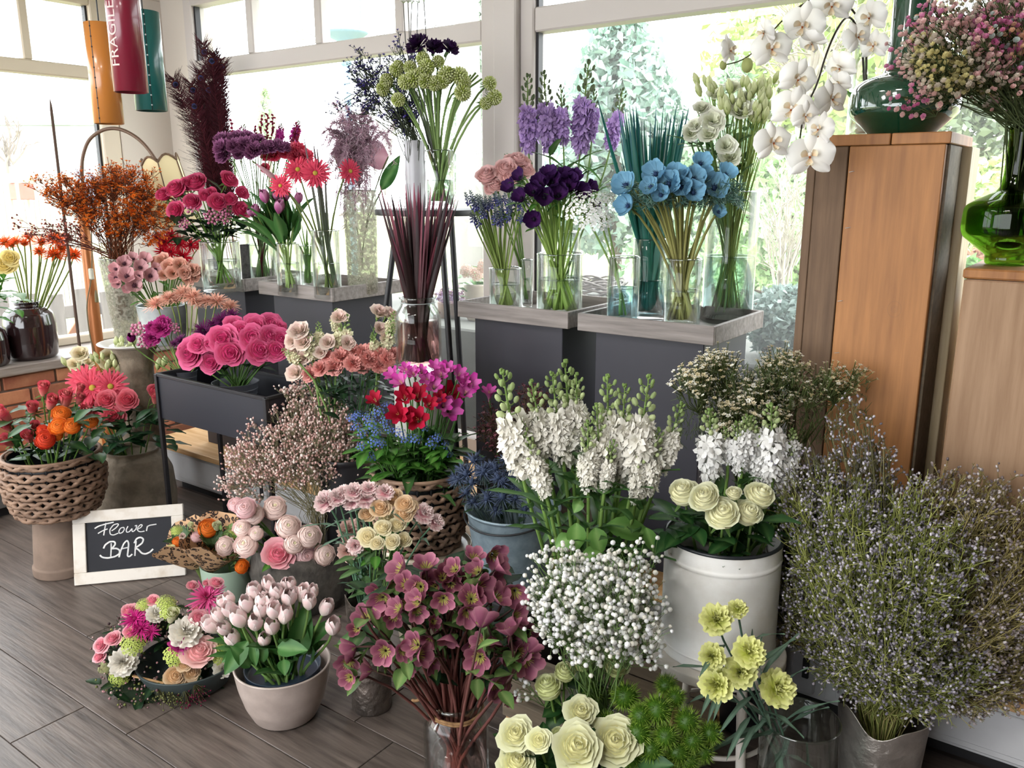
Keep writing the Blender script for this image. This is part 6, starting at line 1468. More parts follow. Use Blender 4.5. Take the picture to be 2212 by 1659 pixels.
bunch('lbud', 'lisianthus_bud', 'flower', 'yellow green lisianthus bud above the white blooms', 'lisianthus buds on the right tray', [(x, y, z) for x, y, z in zip(np.r_[rng.normal(1590, 55, 30), rng.normal(1640, 25, 24)], np.r_[rng.uniform(165, 235, 30), rng.uniform(175, 260, 24)], rng.uniform(12, 20, 54))], v_, dome=.07, face=(.4, 1.2, .1), stem=('#8fa355', .0014), leaves=('lis', .4, .05, (.6, .9)))

# ------------------------------------------------------------------ orchid, dark green vase, green vase, painted sprays (right, on the columns)
zt = 1.575
pc = ptz(1948, 1, zt) if False else None
b = pt(1945, 263, 1.98); b[2] = zt; b[0], b[1] = -.50, 2.40
def onbox(px, n, z): q = ptn(px, 275, n); return np.array([q[0], n, z])
b = onbox(1948, 2.40, zt + .001); k = mpp(b, 200); r = 112 * k; hb = 118 * k
V['greenvase'] = dict(p=b, r=r * .36, h=.42)
t = thing('green_vase', 'dark green bottle vase with wide squat body on the wooden column', 'vase', b)
obj('body', lathe(rprof([(0, 0), (r * .56, 0), (r * .60, .004), (r * .97, hb * .36), (r, hb * .46), (r * .98, hb * .82), (r * .80, hb * .98), (r * .42, hb * 1.10), (r * .37, hb * 1.3), (r * .36, hb * 2.9), (r * .40, hb * 3.2), (r * .34, hb * 3.2), (r * .3, hb * 1.4), (0, hb)], .02, 6), 64).mesh('body', M_GREENGLZ), t)
b2 = onbox(2212, 2.40, 1.263); k = mpp(b2, 500); r2 = 97 * k; h2 = 150 * k
V['brightvase'] = dict(p=b2, r=r2 * .3, h=285 * k)
t = thing('green_glass_vase', 'bright green glass bottle vase on the lower plank box', 'vase', b2)
obj('body', lathe(rprof([(0, .004), (r2 * .42, 0), (r2 * .45, .012), (r2 * .44, .022), (r2 * .95, h2 * .40), (r2, h2 * .52), (r2 * .97, h2 * .82), (r2 * .80, h2 * .90), (r2 * .32, h2 * 1.06), (r2 * .27, h2 * 1.25), (r2 * .26, h2 * 1.85), (r2 * .30, h2 * 1.92), (r2 * .24, h2 * 1.92), (r2 * .2, h2 * 1.3), (r2 * .28, h2 * 1.03), (r2 * .9, h2 * .8), (r2 * .9, h2 * .45), (r2 * .35, .04), (0, .03)], .012, 5), 56).mesh('body', M_GREENCLEAR), t)
GY = cupset([dict(ph=2 * PI * i / 5 + .6 * k_, dphi=.75, R=lambda v, k_=k_: .08 + (.40 - .16 * k_) * np.sin(PI * .5 * v), Z=lambda v, k_=k_: -.2 + (.45 + .22 * k_) * v, cb='#e8e8e8', ct='#ffffff', tip=.15, W=lambda v: .6 + .4 * v) for k_ in range(2) for i in range(5)], 3, 3)
def painted(PTS, cc, rng):
    n = len(PTS); f = np.sin(PTS[:, 0] * 23 + 1) + np.sin(PTS[:, 2] * 31 + PTS[:, 0] * 11) + rng.normal(0, .5, n)
    pal = [lin(x) for x in ('#e6dccf', '#ecc8c6', '#e29cc0', '#d87fae', '#e6dea8', '#c8d2d0', '#eec6aa')]
    idx = np.digitize(f, [-1.2, -.3, .6, 1.1, 1.6, 1.9]); order = [4, 0, 1, 2, 3, 5, 6]; return np.stack([pal[order[i]] for i in idx]) * rng.uniform(.85, 1.1, (n, 1))
Yg = dist(b2); nk = b2 + (0, 0, V['brightvase']['h'])
spray('rainbow_gypsophila', 'large rainbow tinted baby\'s breath in the bright green vase', 'flower', b2 + (0, 0, .05), nk, [ell(2100, 110, 150, 95, Yg - .02, 1300, .20), ell(2030, 130, 90, 85, Yg - .04, 560, .14), ell(2190, 120, 110, 110, Yg, 600, .2), ell(1990, 215, 60, 40, Yg - .08, 80, .08), ell(2140, 20, 120, 40, Yg, 300, .18)], GY, .0128, ['#ffffff'], 24, twig='#4f5a3a', twr=.0008, stemr=.0016, clus=6, jitter=.016, nstem=90, mat=painted, bmat=PLUME)
# orchid in a tall clear cylinder on the column
b = onbox(1868, 2.47, zt + .001); k = mpp(b, 250); V['orchidglass'] = dict(p=b, r=38 * k, h=190 * k)
glass_vase('orchidglass', 'tall clear glass cylinder of the white orchid on the column', 0)
t = thing('moth_orchid', 'arching white moth orchid plant in the tall glass cylinder', 'orchid', b + (0, 0, .012)); org = np.array(t.location)
obj('pot', lathe(rprof([(0, 0), (.022, 0), (.028, .055), (.026, .055), (0, .05)], .003), 24).mesh('pot', M_CREAMGLAZE), t)
for i, a in enumerate((.3, 2.2, 4.0)):
    x = unit([math.cos(a), math.sin(a), 1.2]); y = unit(np.cross(UP, x)); obj('leaf', leafme('fresh'), t, (0, 0, .05), np.stack([x, y, np.cross(x, y)], 1), .10)
Yo = dist(b) - .03
pA = [org + (0, 0, .05), pt(1862, 80, Yo + .02), pt(1835, 20, Yo), pt(1800, 75, Yo - .05), pt(1780, 130, Yo - .07), pt(1765, 185, Yo - .16), pt(1735, 240, Yo - .24), pt(1728, 300, Yo - .27)]
def smooth(P, k=40):
    P = np.array(P); d = np.r_[0, np.cumsum(np.linalg.norm(np.diff(P, axis=0), axis=1))]; s_ = np.linspace(0, d[-1], k); Q = np.stack([np.interp(s_, d, P[:, i]) for i in range(3)], 1)
    for _ in range(6): Q[1:-1] = (Q[:-2] + 2 * Q[1:-1] + Q[2:]) / 4
    return Q
qa = smooth(pA); obj('flower_stem', tube(qa - org, np.linspace(.0035, .0018, 40), 6, lin('#3c3428')).mesh('flower_stem', STEM), t)
pB = [org + (0, 0, .05), pt(1872, 60, Yo + .04), pt(1800, -30, Yo), pt(1700, 30, Yo - .03), pt(1625, 120, Yo - .04), pt(1590, 142, Yo - .04), pt(1562, 140, Yo - .04)]
qb = smooth(pB); obj('flower_stem', tube(qb - org, np.linspace(.0035, .0015, 40), 6, lin('#4a4030')).mesh('flower_stem', STEM), t)
for x, y, s_ in ((1614, 141, 24), (1562, 141, 15)): obj('bud', ball(6, 8, 1.2).mesh('bud', PETAL), t, pt(x, y, Yo - .04) - org, None, s_ * mpp(pt(x, y, Yo)) / 2); 
for me_ in [o.data for o in t.children if o.name.startswith('bud')]: me_.attributes['Col'].data.foreach_set('color', np.tile(np.r_[lin('#a8b070'), 1], len(me_.vertices)).astype('f4'))
OP = orch_petal('#f2ede0', '#fbfaf8', 'petal').mesh('orchid_petal', PETAL); OS = orch_petal('#efe9dc', '#f9f7f4', 'sepal').mesh('orchid_sepal', PETAL); OL = orch_lip().mesh('orchid_lip', PETAL)
def orchid(px, py, sz, yaw=0, pitch=0, roll=0, dz=0.0):
    dz -= .20 * min(1, max(0, (py - 170) / 90)); P = pt(px, py, Yo - .10 + dz); s_ = sz * mpp(P, py) * .98; f = unit(CAMP - P); R0 = frame(f); up = unit(UP - f * f[2]); rt = np.cross(up, f); R0 = np.stack([rt, up, f], 1)
    Rm = R0 @ np.array(Euler((rad(pitch), rad(yaw), rad(roll))).to_matrix())
    fl_ = obj('flower', None, t, P - org, Rm, s_); fl_.empty_display_size = .02
    for nm, me_, a in (('sepal', OS, 90), ('sepal', OS, 222), ('sepal', OS, 318)): obj(nm, me_, fl_, (0, 0, -.03), (0, 0, rad(a)))
    for a in (12, 168): obj('petal', OP, fl_, (0, 0, 0), (0, 0, rad(a)))
    obj('lip', OL, fl_, (0, -.01, .0), None, .95)
for a in H(*CH, '600 290 255 10 -5 5;790 150 275 -15 10 -8;345 300 190 65 0 10;755 470 245 20 0 -20;720 650 275 -8 0 -15;1010 400 220 -40 5 25;955 590 235 35 0 10;605 850 250 25 0 8;830 930 300 -5 0 4;885 770 210 -35 0 -10;960 25 270 0 20 0;1190 100 230 -35 0 10;1110 220 200 30 0 25;560 190 190 -60 0 20;840 250 200 -50 20 40;1210 270 190 -20 0 0;1000 500 170 -30 0 30;800 690 180 20 10 0'): orchid(a[0], a[1], a[2] , a[3] * 2.765, a[4] * 2.765, a[5] * 2.765) if False else orchid(a[0], a[1], a[2], a[3], a[4], a[5])

# ------------------------------------------------------------------ middle: snapdragons and pink carnations, baby's breath, basket
v_ = V['snapbucket']
bunch('carn_pink', 'carnation', 'flower', 'salmon pink carnation below the snapdragons', 'salmon pink carnations', H(*CE, '1540 750 155;1600 670 165;1710 725 140;1690 620 140;1790 760 110;1800 640 155;1850 690 155;1940 740 140;1950 660 145;2010 690 130;1420 765 135;1330 815 140;1480 660 100;2060 640 110;1880 600 110'), v_, dome=.08, face=(.6, .5, .5), stem=('#5f8a62', .0022), leaves=('grey', 2, .07, (.4, .9)))
bunch('lis_pink', 'lisianthus', 'flower', 'blush lisianthus among the snapdragons', 'blush lisianthus', H(*CE, '1260 470 175;1200 545 130;1290 560 155;1590 350 135;1500 560 130;1930 310 145;2010 315 120;1930 440 110;1980 520 120;1210 640 120;1300 680 130;1230 815 160;1440 640 110;1660 560 120'), v_, dome=.08, face=(.6, .5, .5), depth=.03, leaves=('lis', 2, .06, (.5, .95)))
spikes('snap', 'snapdragon', 'flower', 'pale green and pink snapdragon spike', 'pale snapdragons', [(330 + x / 3.949, 600 + y / 3.949, 330 + X / 3.949, 600 + Y_ / 3.949) for x, y, X, Y_ in ((1360, 690, 1330, 450), (1590, 600, 1660, 320), (1250, 720, 1105, 610), (1900, 640, 1870, 470), (2010, 480, 2060, 290), (1560, 440, 1568, 265), (1430, 560, 1410, 380), (1990, 600, 2050, 400))], v_, depth=-.03, wid=1.1)
tt = thing('bucket_foliage', 'dark green stems and leaves under the pink carnations', 'foliage', v_['p'] + (0, 0, v_['h'])); rng = np.random.RandomState(41)
foliage('leaf', tt, [pt(x, y, dist(v_['p']) + rng.uniform(-.10, .05)) for x, y in zip(rng.uniform(690, 850, 60), rng.uniform(800, 900, 60))], 'dark', .07, 41, .4)
v_ = V['trough']; Yt = dist(v_['p']); fz = v_['p'] + (0.02, .06, .15); OC2 = ball(3, 4, 1.1)
spray('pink_gypsophila', 'cloud of dusty pink baby\'s breath rising behind the ranunculus', 'flower', fz, fz + (0, 0, .16), [ell(640, 960, 135, 85, Yt + .10, 3200, .17), ell(700, 920, 100, 60, Yt + .12, 1800, .15), ell(560, 1000, 85, 60, Yt + .08, 1000, .12), ell(740, 990, 60, 60, Yt + .1, 800, .12), ell(520, 1050, 50, 40, Yt + .06, 260, .07), ell(650, 860, 60, 30, Yt + .16, 380, .1)], OC2, .0044, ['#f2ccc4', '#fbe0d8', '#e6b8b0', '#fff0e8', '#d0a49c'], 25, twig='#8a8468', twr=.0005, stemr=.0011, clus=9, jitter=.014, nstem=80)
bunch('ran_blush', 'ranunculus', 'flower', 'blush ranunculus over the dark rock planter', 'blush ranunculus', H(*CN, '1095 825 195;905 880 180;1205 990 195;1390 1075 195;1265 1140 170;840 1155 195;800 1005 140;930 1050 115;1530 1240 180'), v_, Y=Yt, dome=.12, face=(.7, .35, .5), stem=('#5f8a42', .0035), leaves=('fresh', .6, .08), depth=-.03)
bunch('ran_pink', 'ranunculus', 'flower', 'pinker ranunculus over the dark rock planter', 'pinker ranunculus', H(*CN, '830 830 165;1365 1250 178;745 790 120'), v_, Y=Yt, dome=.12, face=(.6, .4, .5), stem=('#5f8a42', .0035), depth=-.03)
bunch('rose_pinkbig', 'rose', 'flower', 'single pink rose at the front of the rock planter', None, H(*CN, '1125 1240 235'), v_, Y=Yt - .10, dome=.05, face=(.1, .35, .9), stem=('#5f8a42', .0035), leaves=('fresh', 3, .09))
# second basket
v_ = V['basket2']
bunch('frees_mag', 'freesia', 'flower', 'magenta pink freesia in the second basket', 'magenta freesias', H(*CI, '1350 30 105;1405 75 120;1600 60 100;1650 110 110;1700 20 115;1835 20 100;1500 15 90;1915 90 125;1880 150 115;1770 275 155;1720 245 110;1560 5 80;1450 -10 90;1750 -15 100;1660 -30 90;1860 80 90'), v_, dome=.09, face=(.7, .7, .4), leaves=('stock', 2, .15, (.3, .6)), stem=('#5f8f4a', .0026), cross=False)
bunch('frees_red', 'freesia', 'flower', 'crimson freesia with yellow throat in the second basket', 'crimson freesias', H(*CI, '1225 205 110;1440 185 130;1530 170 140;1390 310 140;1530 345 155;1765 165 145;1620 235 100;1455 330 100;1690 200 90'), v_, dome=.11, face=(.6, .5, .6), leaves=('stock', 2, .15, (.3, .6)), stem=('#5f8f4a', .0026), cross=False, depth=-.02)
bunch('fmn', 'forget_me_not', 'flower', 'blue forget-me-not cluster in the second basket', 'blue forget-me-nots', H(*CI, '1060 335 80;1090 400 75;1140 445 80;1200 380 90;1250 290 90;1300 360 80;1320 245 70;1220 505 80;1270 520 70;1130 540 70;1205 615 70;1400 440 80;1450 485 80;1520 490 80;1640 520 90;1680 480 70;1760 590 70;1670 640 65;1580 405 65;1100 315 65;1330 420 70;1740 530 70;1170 330 75;1240 440 75'), v_, dome=.12, face=(.6, .6, .5), leaves=('fresh', 3, .075, (.4, .95)), stem=('#6a9a4a', .0016), cross=False, depth=-.03)
tt = thing('basket_foliage', 'bright green leaves over the second basket rim', 'foliage', v_['p'] + (0, 0, v_['h'])); rng = np.random.RandomState(42)
foliage('leaf', tt, [pt(440 + x / 3.318, 800 + y / 3.318, dist(v_['p']) - .10 + rng.uniform(-.05, .09)) for x, y in zip(rng.uniform(1180, 1780, 80), rng.uniform(500, 720, 80))], 'fresh', .07, 42, .2)

# ------------------------------------------------------------------ hammered vase: carnations and cream spray roses
v_ = V['hammered']
bunch('carn_white', 'carnation', 'flower', 'white and pink carnation in the hammered vase', 'white and pink carnations', H(*CI, '870 935 155;960 905 130;1075 865 130;1165 900 155;1180 840 110;1300 870 120;1060 940 120;1580 1020 140;1665 1085 120;1085 1255 110;1000 870 110'), v_, dome=.06, face=(.6, .6, .5), stem=('#6f9a7a', .0028), leaves=('grey', 3, .10, (.35, .9)), depth=-.0)
bunch('carn_beige', 'carnation', 'flower', 'beige pink carnation low in the hammered vase', 'beige carnations', H(*CI, '1045 1140 155;1030 1295 130;1170 1275 110'), v_, dome=.03, face=(.4, .3, .8), stem=('#6f9a7a', .0028), depth=.03)
bunch('rose_apricot', 'spray_rose', 'flower', 'apricot spray rose above the hammered vase', 'apricot spray roses', H(*CI, '1265 990 130;1355 910 125;1175 1030 110;1440 960 120;1430 1030 115;1485 985 100'), v_, dome=.06, face=(.5, .5, .6), stem=('#6f8f52', .0022), leaves=('fresh', 2, .05, (.5, .9)))
bunch('rose_cream', 'spray_rose', 'flower', 'cream spray rose above the hammered vase', 'cream spray roses', H(*CI, '1320 1065 110;1285 1130 110;1390 1110 105;1180 1195 130;1350 1230 100;1430 1215 100;1240 1240 90'), v_, dome=.08, face=(.5, .4, .7), stem=('#6f8f52', .0022), leaves=('fresh', 3, .06, (.4, .9)), depth=-.02)
tt = thing('eucalyptus', 'rounded green leaves at the rim of the hammered vase', 'foliage', v_['p'] + (0, 0, v_['h'])); rng = np.random.RandomState(43)
foliage('leaf', tt, [pt(440 + x / 3.318, 800 + y / 3.318, dist(v_['p']) + rng.uniform(-.08, .06)) for x, y in zip(rng.normal(1170, 80, 34), rng.uniform(1290, 1600, 34))], 'lis', .065, 43, .3)
# ------------------------------------------------------------------ front row
v_ = V['taupe']
bunch('tulip_blush', 'tulip', 'flower', 'blush tulip in the taupe pot', 'blush tulips', H(*CC, '1335 285 118;1447 240 108;1575 235 85;1615 228 95;1505 300 112;1275 385 118;1410 318 92;1390 365 102;1450 365 108;1605 335 124;1710 300 112;1785 290 100;1765 365 112;1150 430 118;1215 490 135;1385 430 112;1490 437 118;1575 465 125;1000 545 128;1345 530 120;1475 557 122;1105 572 112;1170 655 122;1415 660 104;1895 410 116;1950 560 125;1140 345 95;1090 365 85;1640 310 92;1060 470 100'), v_, footz=v_['h'] * .72, dome=.10, face=(.55, 1.15, .1), stem=('#7fa35a', .0042), leaves=('tulip', 1.2, .15, (.1, .45)), lup=1.6, cross=False, footr=.75, jit=.3)
tt = thing('tulip_leaves', 'broad tulip leaves bending over the rim of the taupe pot', 'foliage', v_['p'] + (0, 0, v_['h'])); org = np.array(tt.location)
def bigleaf(parent, a, b, lk, bend=.3, roll=0., wide=1.0):
    """a leaf from the seen point a=(px,py,Y) to b=(px,py,Y)"""
    A, B_ = pt(*a), pt(*b); ln = np.linalg.norm(B_ - A); x = (B_ - A) / ln; z = unit(CAMP - A + UP * .6); y = unit(np.cross(z, x)); z = np.cross(x, y); y2 = y * math.cos(roll) + z * math.sin(roll); z2 = np.cross(x, y2)
    obj('leaf', leafme(lk), parent, A - np.array(parent.location), np.stack([x, y2, z2], 1), (ln, ln * wide, ln))
Yt = dist(v_['p'])
for a, b, w_ in (((640, 1420, Yt - .05), (662, 1308, Yt - .06), 1.3), ((648, 1400, Yt - .02), (722, 1335, Yt - .05), .9), ((655, 1402, Yt - .0), (700, 1345, Yt - .0), .9), ((600, 1400, Yt - .11), (655, 1400, Yt - .15), 1.7), ((612, 1425, Yt - .13), (615, 1455, Yt - .17), 2.4), ((535, 1385, Yt - .10), (480, 1460, Yt - .15), 1.6), ((540, 1440, Yt - .1), (505, 1400, Yt - .14), 1.4), ((545, 1390, Yt - .1), (553, 1440, Yt - .13), 1.5), ((660, 1410, Yt), (698, 1385, Yt - .02), 1.2), ((520, 1395, Yt - .08), (478, 1430, Yt - .12), 1.4), ((500, 1375, Yt - .06), (450, 1350, Yt - .06), .8), ((570, 1430, Yt - .1), (562, 1370, Yt - .1), 1.2)): bigleaf(tt, a, b, 'tulip', wide=w_)

# flower wreath lying in the shallow bowl (one thing: its flowers are fixed in it)
v_ = V['bowl']; Yb = dist(v_['p'])
t = thing('flower_wreath', 'round mixed flower wreath of pink white and lime blooms in the bowl', 'wreath', v_['p'] + (0, 0, .06)); org = np.array(t.location)
C_ = pt(345, 1415, Yb); Rw = 80 * mpp(C_, 1415); rng = np.random.RandomState(51); zc_ = C_[2]
nrm = unit(UP * .8 + (CAMP - C_) * (1, 1, 0) * .25); Fw = frame(nrm); aa = np.linspace(0, 2 * PI, 49)
ringp = C_ - nrm * .03 + (np.cos(aa)[:, None] * Fw[:, 0] + np.sin(aa)[:, None] * Fw[:, 1]) * Rw
obj('base_ring', tube(ringp - org, .038, 10, lin('#1f2a1c')).mesh('base_ring', TWIG), t)
obj('wooden_pick', box((-.004, -.045, -.002), (.004, .045, .002), .001).mesh('wooden_pick', M_PINE, False), t, pt(320, 1468, Yb - .10) - org, (rad(-18), 0, rad(-50)))
k = 900; a = rng.uniform(0, 2 * PI, k); q = ringp[(a / (2 * PI) * 48).astype(int)] + rng.normal(0, .028, (k, 3)) + nrm * .012
for p_ in q[:130]:
    az = rng.uniform(0, 6.28); x = unit([math.cos(az), math.sin(az), rng.uniform(-.3, .6)]); y = unit(np.cross(UP, x)); obj('leaf', leafme('dark'), t, p_ - org, np.stack([x, y, np.cross(x, y)], 1), rng.uniform(.04, .065))
g = scatter(ICO, frames(rng.normal(size=(k, 3)), np.zeros(k)), rng.uniform(.0028, .0048, k), q - org + rng.normal(0, .008, (k, 3)) + nrm * .02, np.stack([mixc(*[('#2a1c22', '#d9a4a8'), ('#4a2030', '#e8c9c4'), ('#5a6a3a', '#a0a060')][i % 3], x) for i, x in enumerate(rng.rand(k))]))
strands(np.stack([q - org, q - org + nrm * .01 + rng.normal(0, .006, (k, 3)), q - org + nrm * .02 + rng.normal(0, .008, (k, 3))], 1), .0007, lin('#4a4a34'), 3, g); o = obj('berries', g.mesh('berries', PETAL), t); o['kind'] = 'stuff'
for x0, y0 in ((355, 1495), (370, 1500), (340, 1490), (420, 1488), (400, 1502)):
    c0 = pt(x0, y0, Yb - .13); g = G(); kk = 46; D = np.abs(rng.normal(0, .012, (kk, 3))) * np.array([1, 1, 0]) + rng.normal(0, .010, (kk, 3)) - UP * rng.uniform(0, .03, (kk, 1))
    scatter(ICO, frames(rng.normal(size=(kk, 3)), np.zeros(kk)), np.full(kk, .0026), D, np.tile((lin('#7d8050') if x0 < 380 else lin('#6a1838'))[None], (kk, 1)), g); strands(np.stack([np.zeros((kk, 3)) + UP * .02, D * .5 + UP * .006, D], 1), .0006, lin('#5a5a3a'), 3, g)
    o = obj('berry_sprig', g.mesh('berry_sprig', PETAL), t, c0 - org); o['kind'] = 'stuff'
W = lambda key, nm, txt, **kw: bunch(key, nm, None, 'x' + nm + key, None, H(*CC, txt), None, Y=Yb - .02, foot=org, parent=t, stem=None, ctr=(345, 1400), R=(140, 110), dome=.09, **kw)
W('mum_pink', 'spider_chrysanthemum', '965 315 270', face=(.2, .3, .9)); W('spid_mag', 'spider_chrysanthemum', '400 490 200;440 560 210;530 595 120', face=(.4, .4, .7))
W('rose_pinkbig', 'spray_rose', '850 235 75;1040 215 90;960 215 50;900 415 95;905 485 115;360 430 105;545 350 85;235 650 105;145 700 110;130 790 95;375 600 105', face=(.6, .4, .5))
W('rose_pale', 'rose', '905 755 215', face=(.1, .35, .9)); W('carn_ivory', 'carnation', '305 830 190;800 590 215;565 450 130;1060 430 140;1090 880 130', face=(.4, .4, .7)); W('bud_cream', 'rosebud', '180 890 100;690 470 110', face=(.5, .5, .4))
W('vibur', 'viburnum', '470 385 100;645 370 130;390 690 165;720 780 155;280 945 135;1060 760 155;670 435 125', face=(.5, .5, .6)); W('carn_mag', 'carnation', '755 690 155', face=(.3, .5, .7)); W('rose_apricot', 'spray_rose', '715 940 150;845 915 120;815 990 120;790 850 100', face=(.4, .3, .8))

# leopard paper posies in the sage pot
def leopard():
    m, tr_, out = nodes('leopard_paper'); p = N(tr_, 'ShaderNodeBsdfPrincipled', Roughness=.7); L(tr_, p.outputs[0], out.inputs[0]); tc = N(tr_, 'ShaderNodeTexCoord')
    n1 = N(tr_, 'ShaderNodeTexNoise', Scale=60, Detail=2); L(tr_, tc.outputs['Object'], n1.inputs['Vector']); ad = N(tr_, 'ShaderNodeMixRGB', blend_type='ADD'); ad.inputs[0].default_value = .02; L(tr_, tc.outputs['Object'], ad.inputs[1]); L(tr_, n1.outputs['Color'], ad.inputs[2])
    vo = N(tr_, 'ShaderNodeTexVoronoi', Scale=50); L(tr_, ad.outputs[0], vo.inputs['Vector'])
    r = N(tr_, 'ShaderNodeValToRGB'); e = r.color_ramp; e.interpolation = 'CONSTANT'; e.elements[0].position = 0; e.elements[0].color = rgba('#a9825c'); e.elements[1].position = .22; e.elements[1].color = rgba('#2a1a14'); x = e.elements.new(.46); x.color = rgba('#c9a27c'); L(tr_, vo.outputs['Distance'], r.inputs[0]); L(tr_, r.outputs[0], p.inputs['Base Color']); return m
M_LEO = leopard()
v_ = V['sagepot']; Ys = dist(v_['p'])
def posy(label, base, top, rtop, seed, flowers, cut=2.2):
    A = pt(*base); T = pt(*top); ax = unit(T - A); ln = np.linalg.norm(T - A); rt = rtop * mpp(T, top[1]); F_ = frame(ax, .0); rng = np.random.RandomState(seed)
    t = thing('paper_posy', label, 'posy', A); org = A
    nu, nv = 30, 7; th = np.linspace(0, 2 * PI * 1.02, nu)[:, None]; v = np.linspace(0, 1, nv)[None]
    rim = 1 + .22 * np.cos(th * 2 + cut) + .08 * np.sin(th * 5); z = ln * v * (.82 + .28 * (rim - 1) / .3 * v); r = .014 + (rt - .014) * (v ** .9) * (1 + .08 * np.sin(th * 3) * v) + .004 * (th / 6.3)
    q = (r * np.cos(th))[..., None] * F_[:, 0] + (r * np.sin(th))[..., None] * F_[:, 1] + (z + 0 * th)[..., None] * ax
    g = G(); g.add(q.reshape(-1, 3), gridf(nu, nv)); obj('wrapping_paper', g.mesh('wrapping_paper', M_LEO), t)
    obj('stems', tube([np.zeros(3), -ax * .05, -ax * .11], .010, 8, lin('#6a7a45')).mesh('stems', STEM), t)
    for key, nm, x, y, s_ in flowers:
        P = pt(330 + x / 4.147, 900 + y / 4.147, Ys - .05 + rng.uniform(-.03, .02)); sz = s_ / 4.147 * mpp(P); f = unit(ax * .7 + unit(CAMP - P) * .7 + rng.normal(0, .1, 3)); obj(nm, bl(key, seed), t, P - f * sz * .25 - org, frame(f, rng.uniform(0, 6)), sz * BLOOMS[key]['norm'])
    for k in range(16):
        az = rng.uniform(0, 6.28); x = unit(ax + .6 * (F_[:, 0] * math.cos(az) + F_[:, 1] * math.sin(az))); y = unit(np.cross(ax, x)); obj('leaf', leafme('hell'), t, ax * ln * .55, np.stack([x, y, np.cross(x, y)], 1), rt * rng.uniform(.6, 1.0))
posy('left leopard print paper posy leaning over the chalkboard', (425, 1225, Ys), (383, 1150, Ys - .03), 62, 3, [('ran_orange', 'ranunculus', 225, 1125, 110), ('bud_cream', 'rosebud', 350, 985, 60), ('lis_pink', 'lisianthus', 270, 1075, 60), ('bud_cream', 'rosebud', 195, 1200, 70), ('vibur', 'viburnum', 160, 1190, 90), ('vibur', 'viburnum', 215, 1020, 90)])
posy('right leopard print paper posy with a big orange ranunculus', (455, 1230, Ys - .02), (462, 1145, Ys - .07), 68, 4, [('ran_orange', 'ranunculus', 490, 1010, 190), ('spid_orange', 'gerbera', 500, 1065, 130), ('bud_cream', 'rosebud', 575, 1000, 90), ('ran_pink', 'ranunculus', 390, 1085, 90), ('ran_red', 'ranunculus', 735, 1130, 60), ('vibur', 'viburnum', 720, 1060, 100)])
bunch('ran_blush', 'ranunculus', 'flower', 'sideways beige ranunculus right of the leopard posies', None, H(*CN, '645 1165 150'), v_, Y=Ys - .10, dome=.0, face=(.1, .2, .9), stem=('#6f8f52', .003))
bunch('ran_orange', 'ranunculus', 'flower', 'dark hearted orange ranunculus hanging over the sage pot', None, H(*CN, '795 1345 130'), v_, Y=Ys - .10, dome=.0, face=(.1, .1, .9), stem=('#6f8f52', .003))
tt = thing('herb_sprig', 'green herb sprigs at the right of the sage pot', 'foliage', v_['p'] + (0, 0, v_['h'])); rng = np.random.RandomState(44)
foliage('leaf', tt, [pt(330 + x / 4.147, 900 + y / 4.147, Ys - .06 + rng.uniform(-.05, .05)) for x, y in zip(rng.normal(690, 45, 90), rng.uniform(1000, 1350, 90))], 'brac', .022, 44, .8)

# hellebores
v_ = V['helljar']
hl = H(*CK, '430 500 130;470 590 100;545 615 115;590 480 115;330 690 125;235 780 115;420 730 105;300 740 90;150 970 115;135 1060 125;245 1090 100;140 1140 90;345 990 118;460 980 100;520 940 115;570 1005 108;690 690 108;530 690 105;540 760 100;750 500 90;870 430 100;990 430 118;1020 490 108;880 510 100;855 670 122;915 620 132;835 765 125;915 800 142;1015 665 115;1105 650 125;1125 780 108;1070 850 125;890 1030 132;1000 1180 142;1180 1050 135;1140 990 100;1200 960 108')
bunch('hell', 'hellebore', 'flower', 'dusky pink hellebore in the twine jar', 'dusky hellebores', hl, v_, fill=16, fillbloom=True, dome=.20, face=(.8, -.1, .35), stem=('#46322f', .0028, '#a0625a'), taper=2.0, leaves=('brac', 2.4, .06, (.72, .98)), footr=.7, ctr=(985, 1330), R=(230, 180), jit=1.7)
hd = H(*CK, '400 795 95;495 1090 70;640 810 70;720 475 55;1160 700 80;1085 1265 80;1100 920 100;600 560 95;740 590 100;690 540 100;630 620 80;830 560 100;1000 570 100;290 650 95;180 850 80;600 930 90;1190 880 90')
bunch('hell_dark', 'hellebore', 'flower', 'wine dark half closed hellebore in the twine jar', 'wine dark hellebores', hd, v_, dome=.17, face=(.8, .0, .5), stem=('#46322f', .0026, '#a0625a'), taper=2.0, leaves=('hell', 3, .065, (.6, .97)), footr=.7, ctr=(985, 1330), R=(230, 180), jit=.9, depth=.03)

tt = thing('hellebore_foliage', 'dark leaves in the heart of the hellebore bunch', 'foliage', v_['p'] + (0, 0, v_['h'])); rng = np.random.RandomState(52)
foliage('leaf', tt, [pt(x, y, dist(v_['p']) + rng.uniform(-.08, .10)) for x, y in zip(rng.normal(965, 90, 90), rng.uniform(1230, 1490, 90))], 'dark', .075, 52, .2)

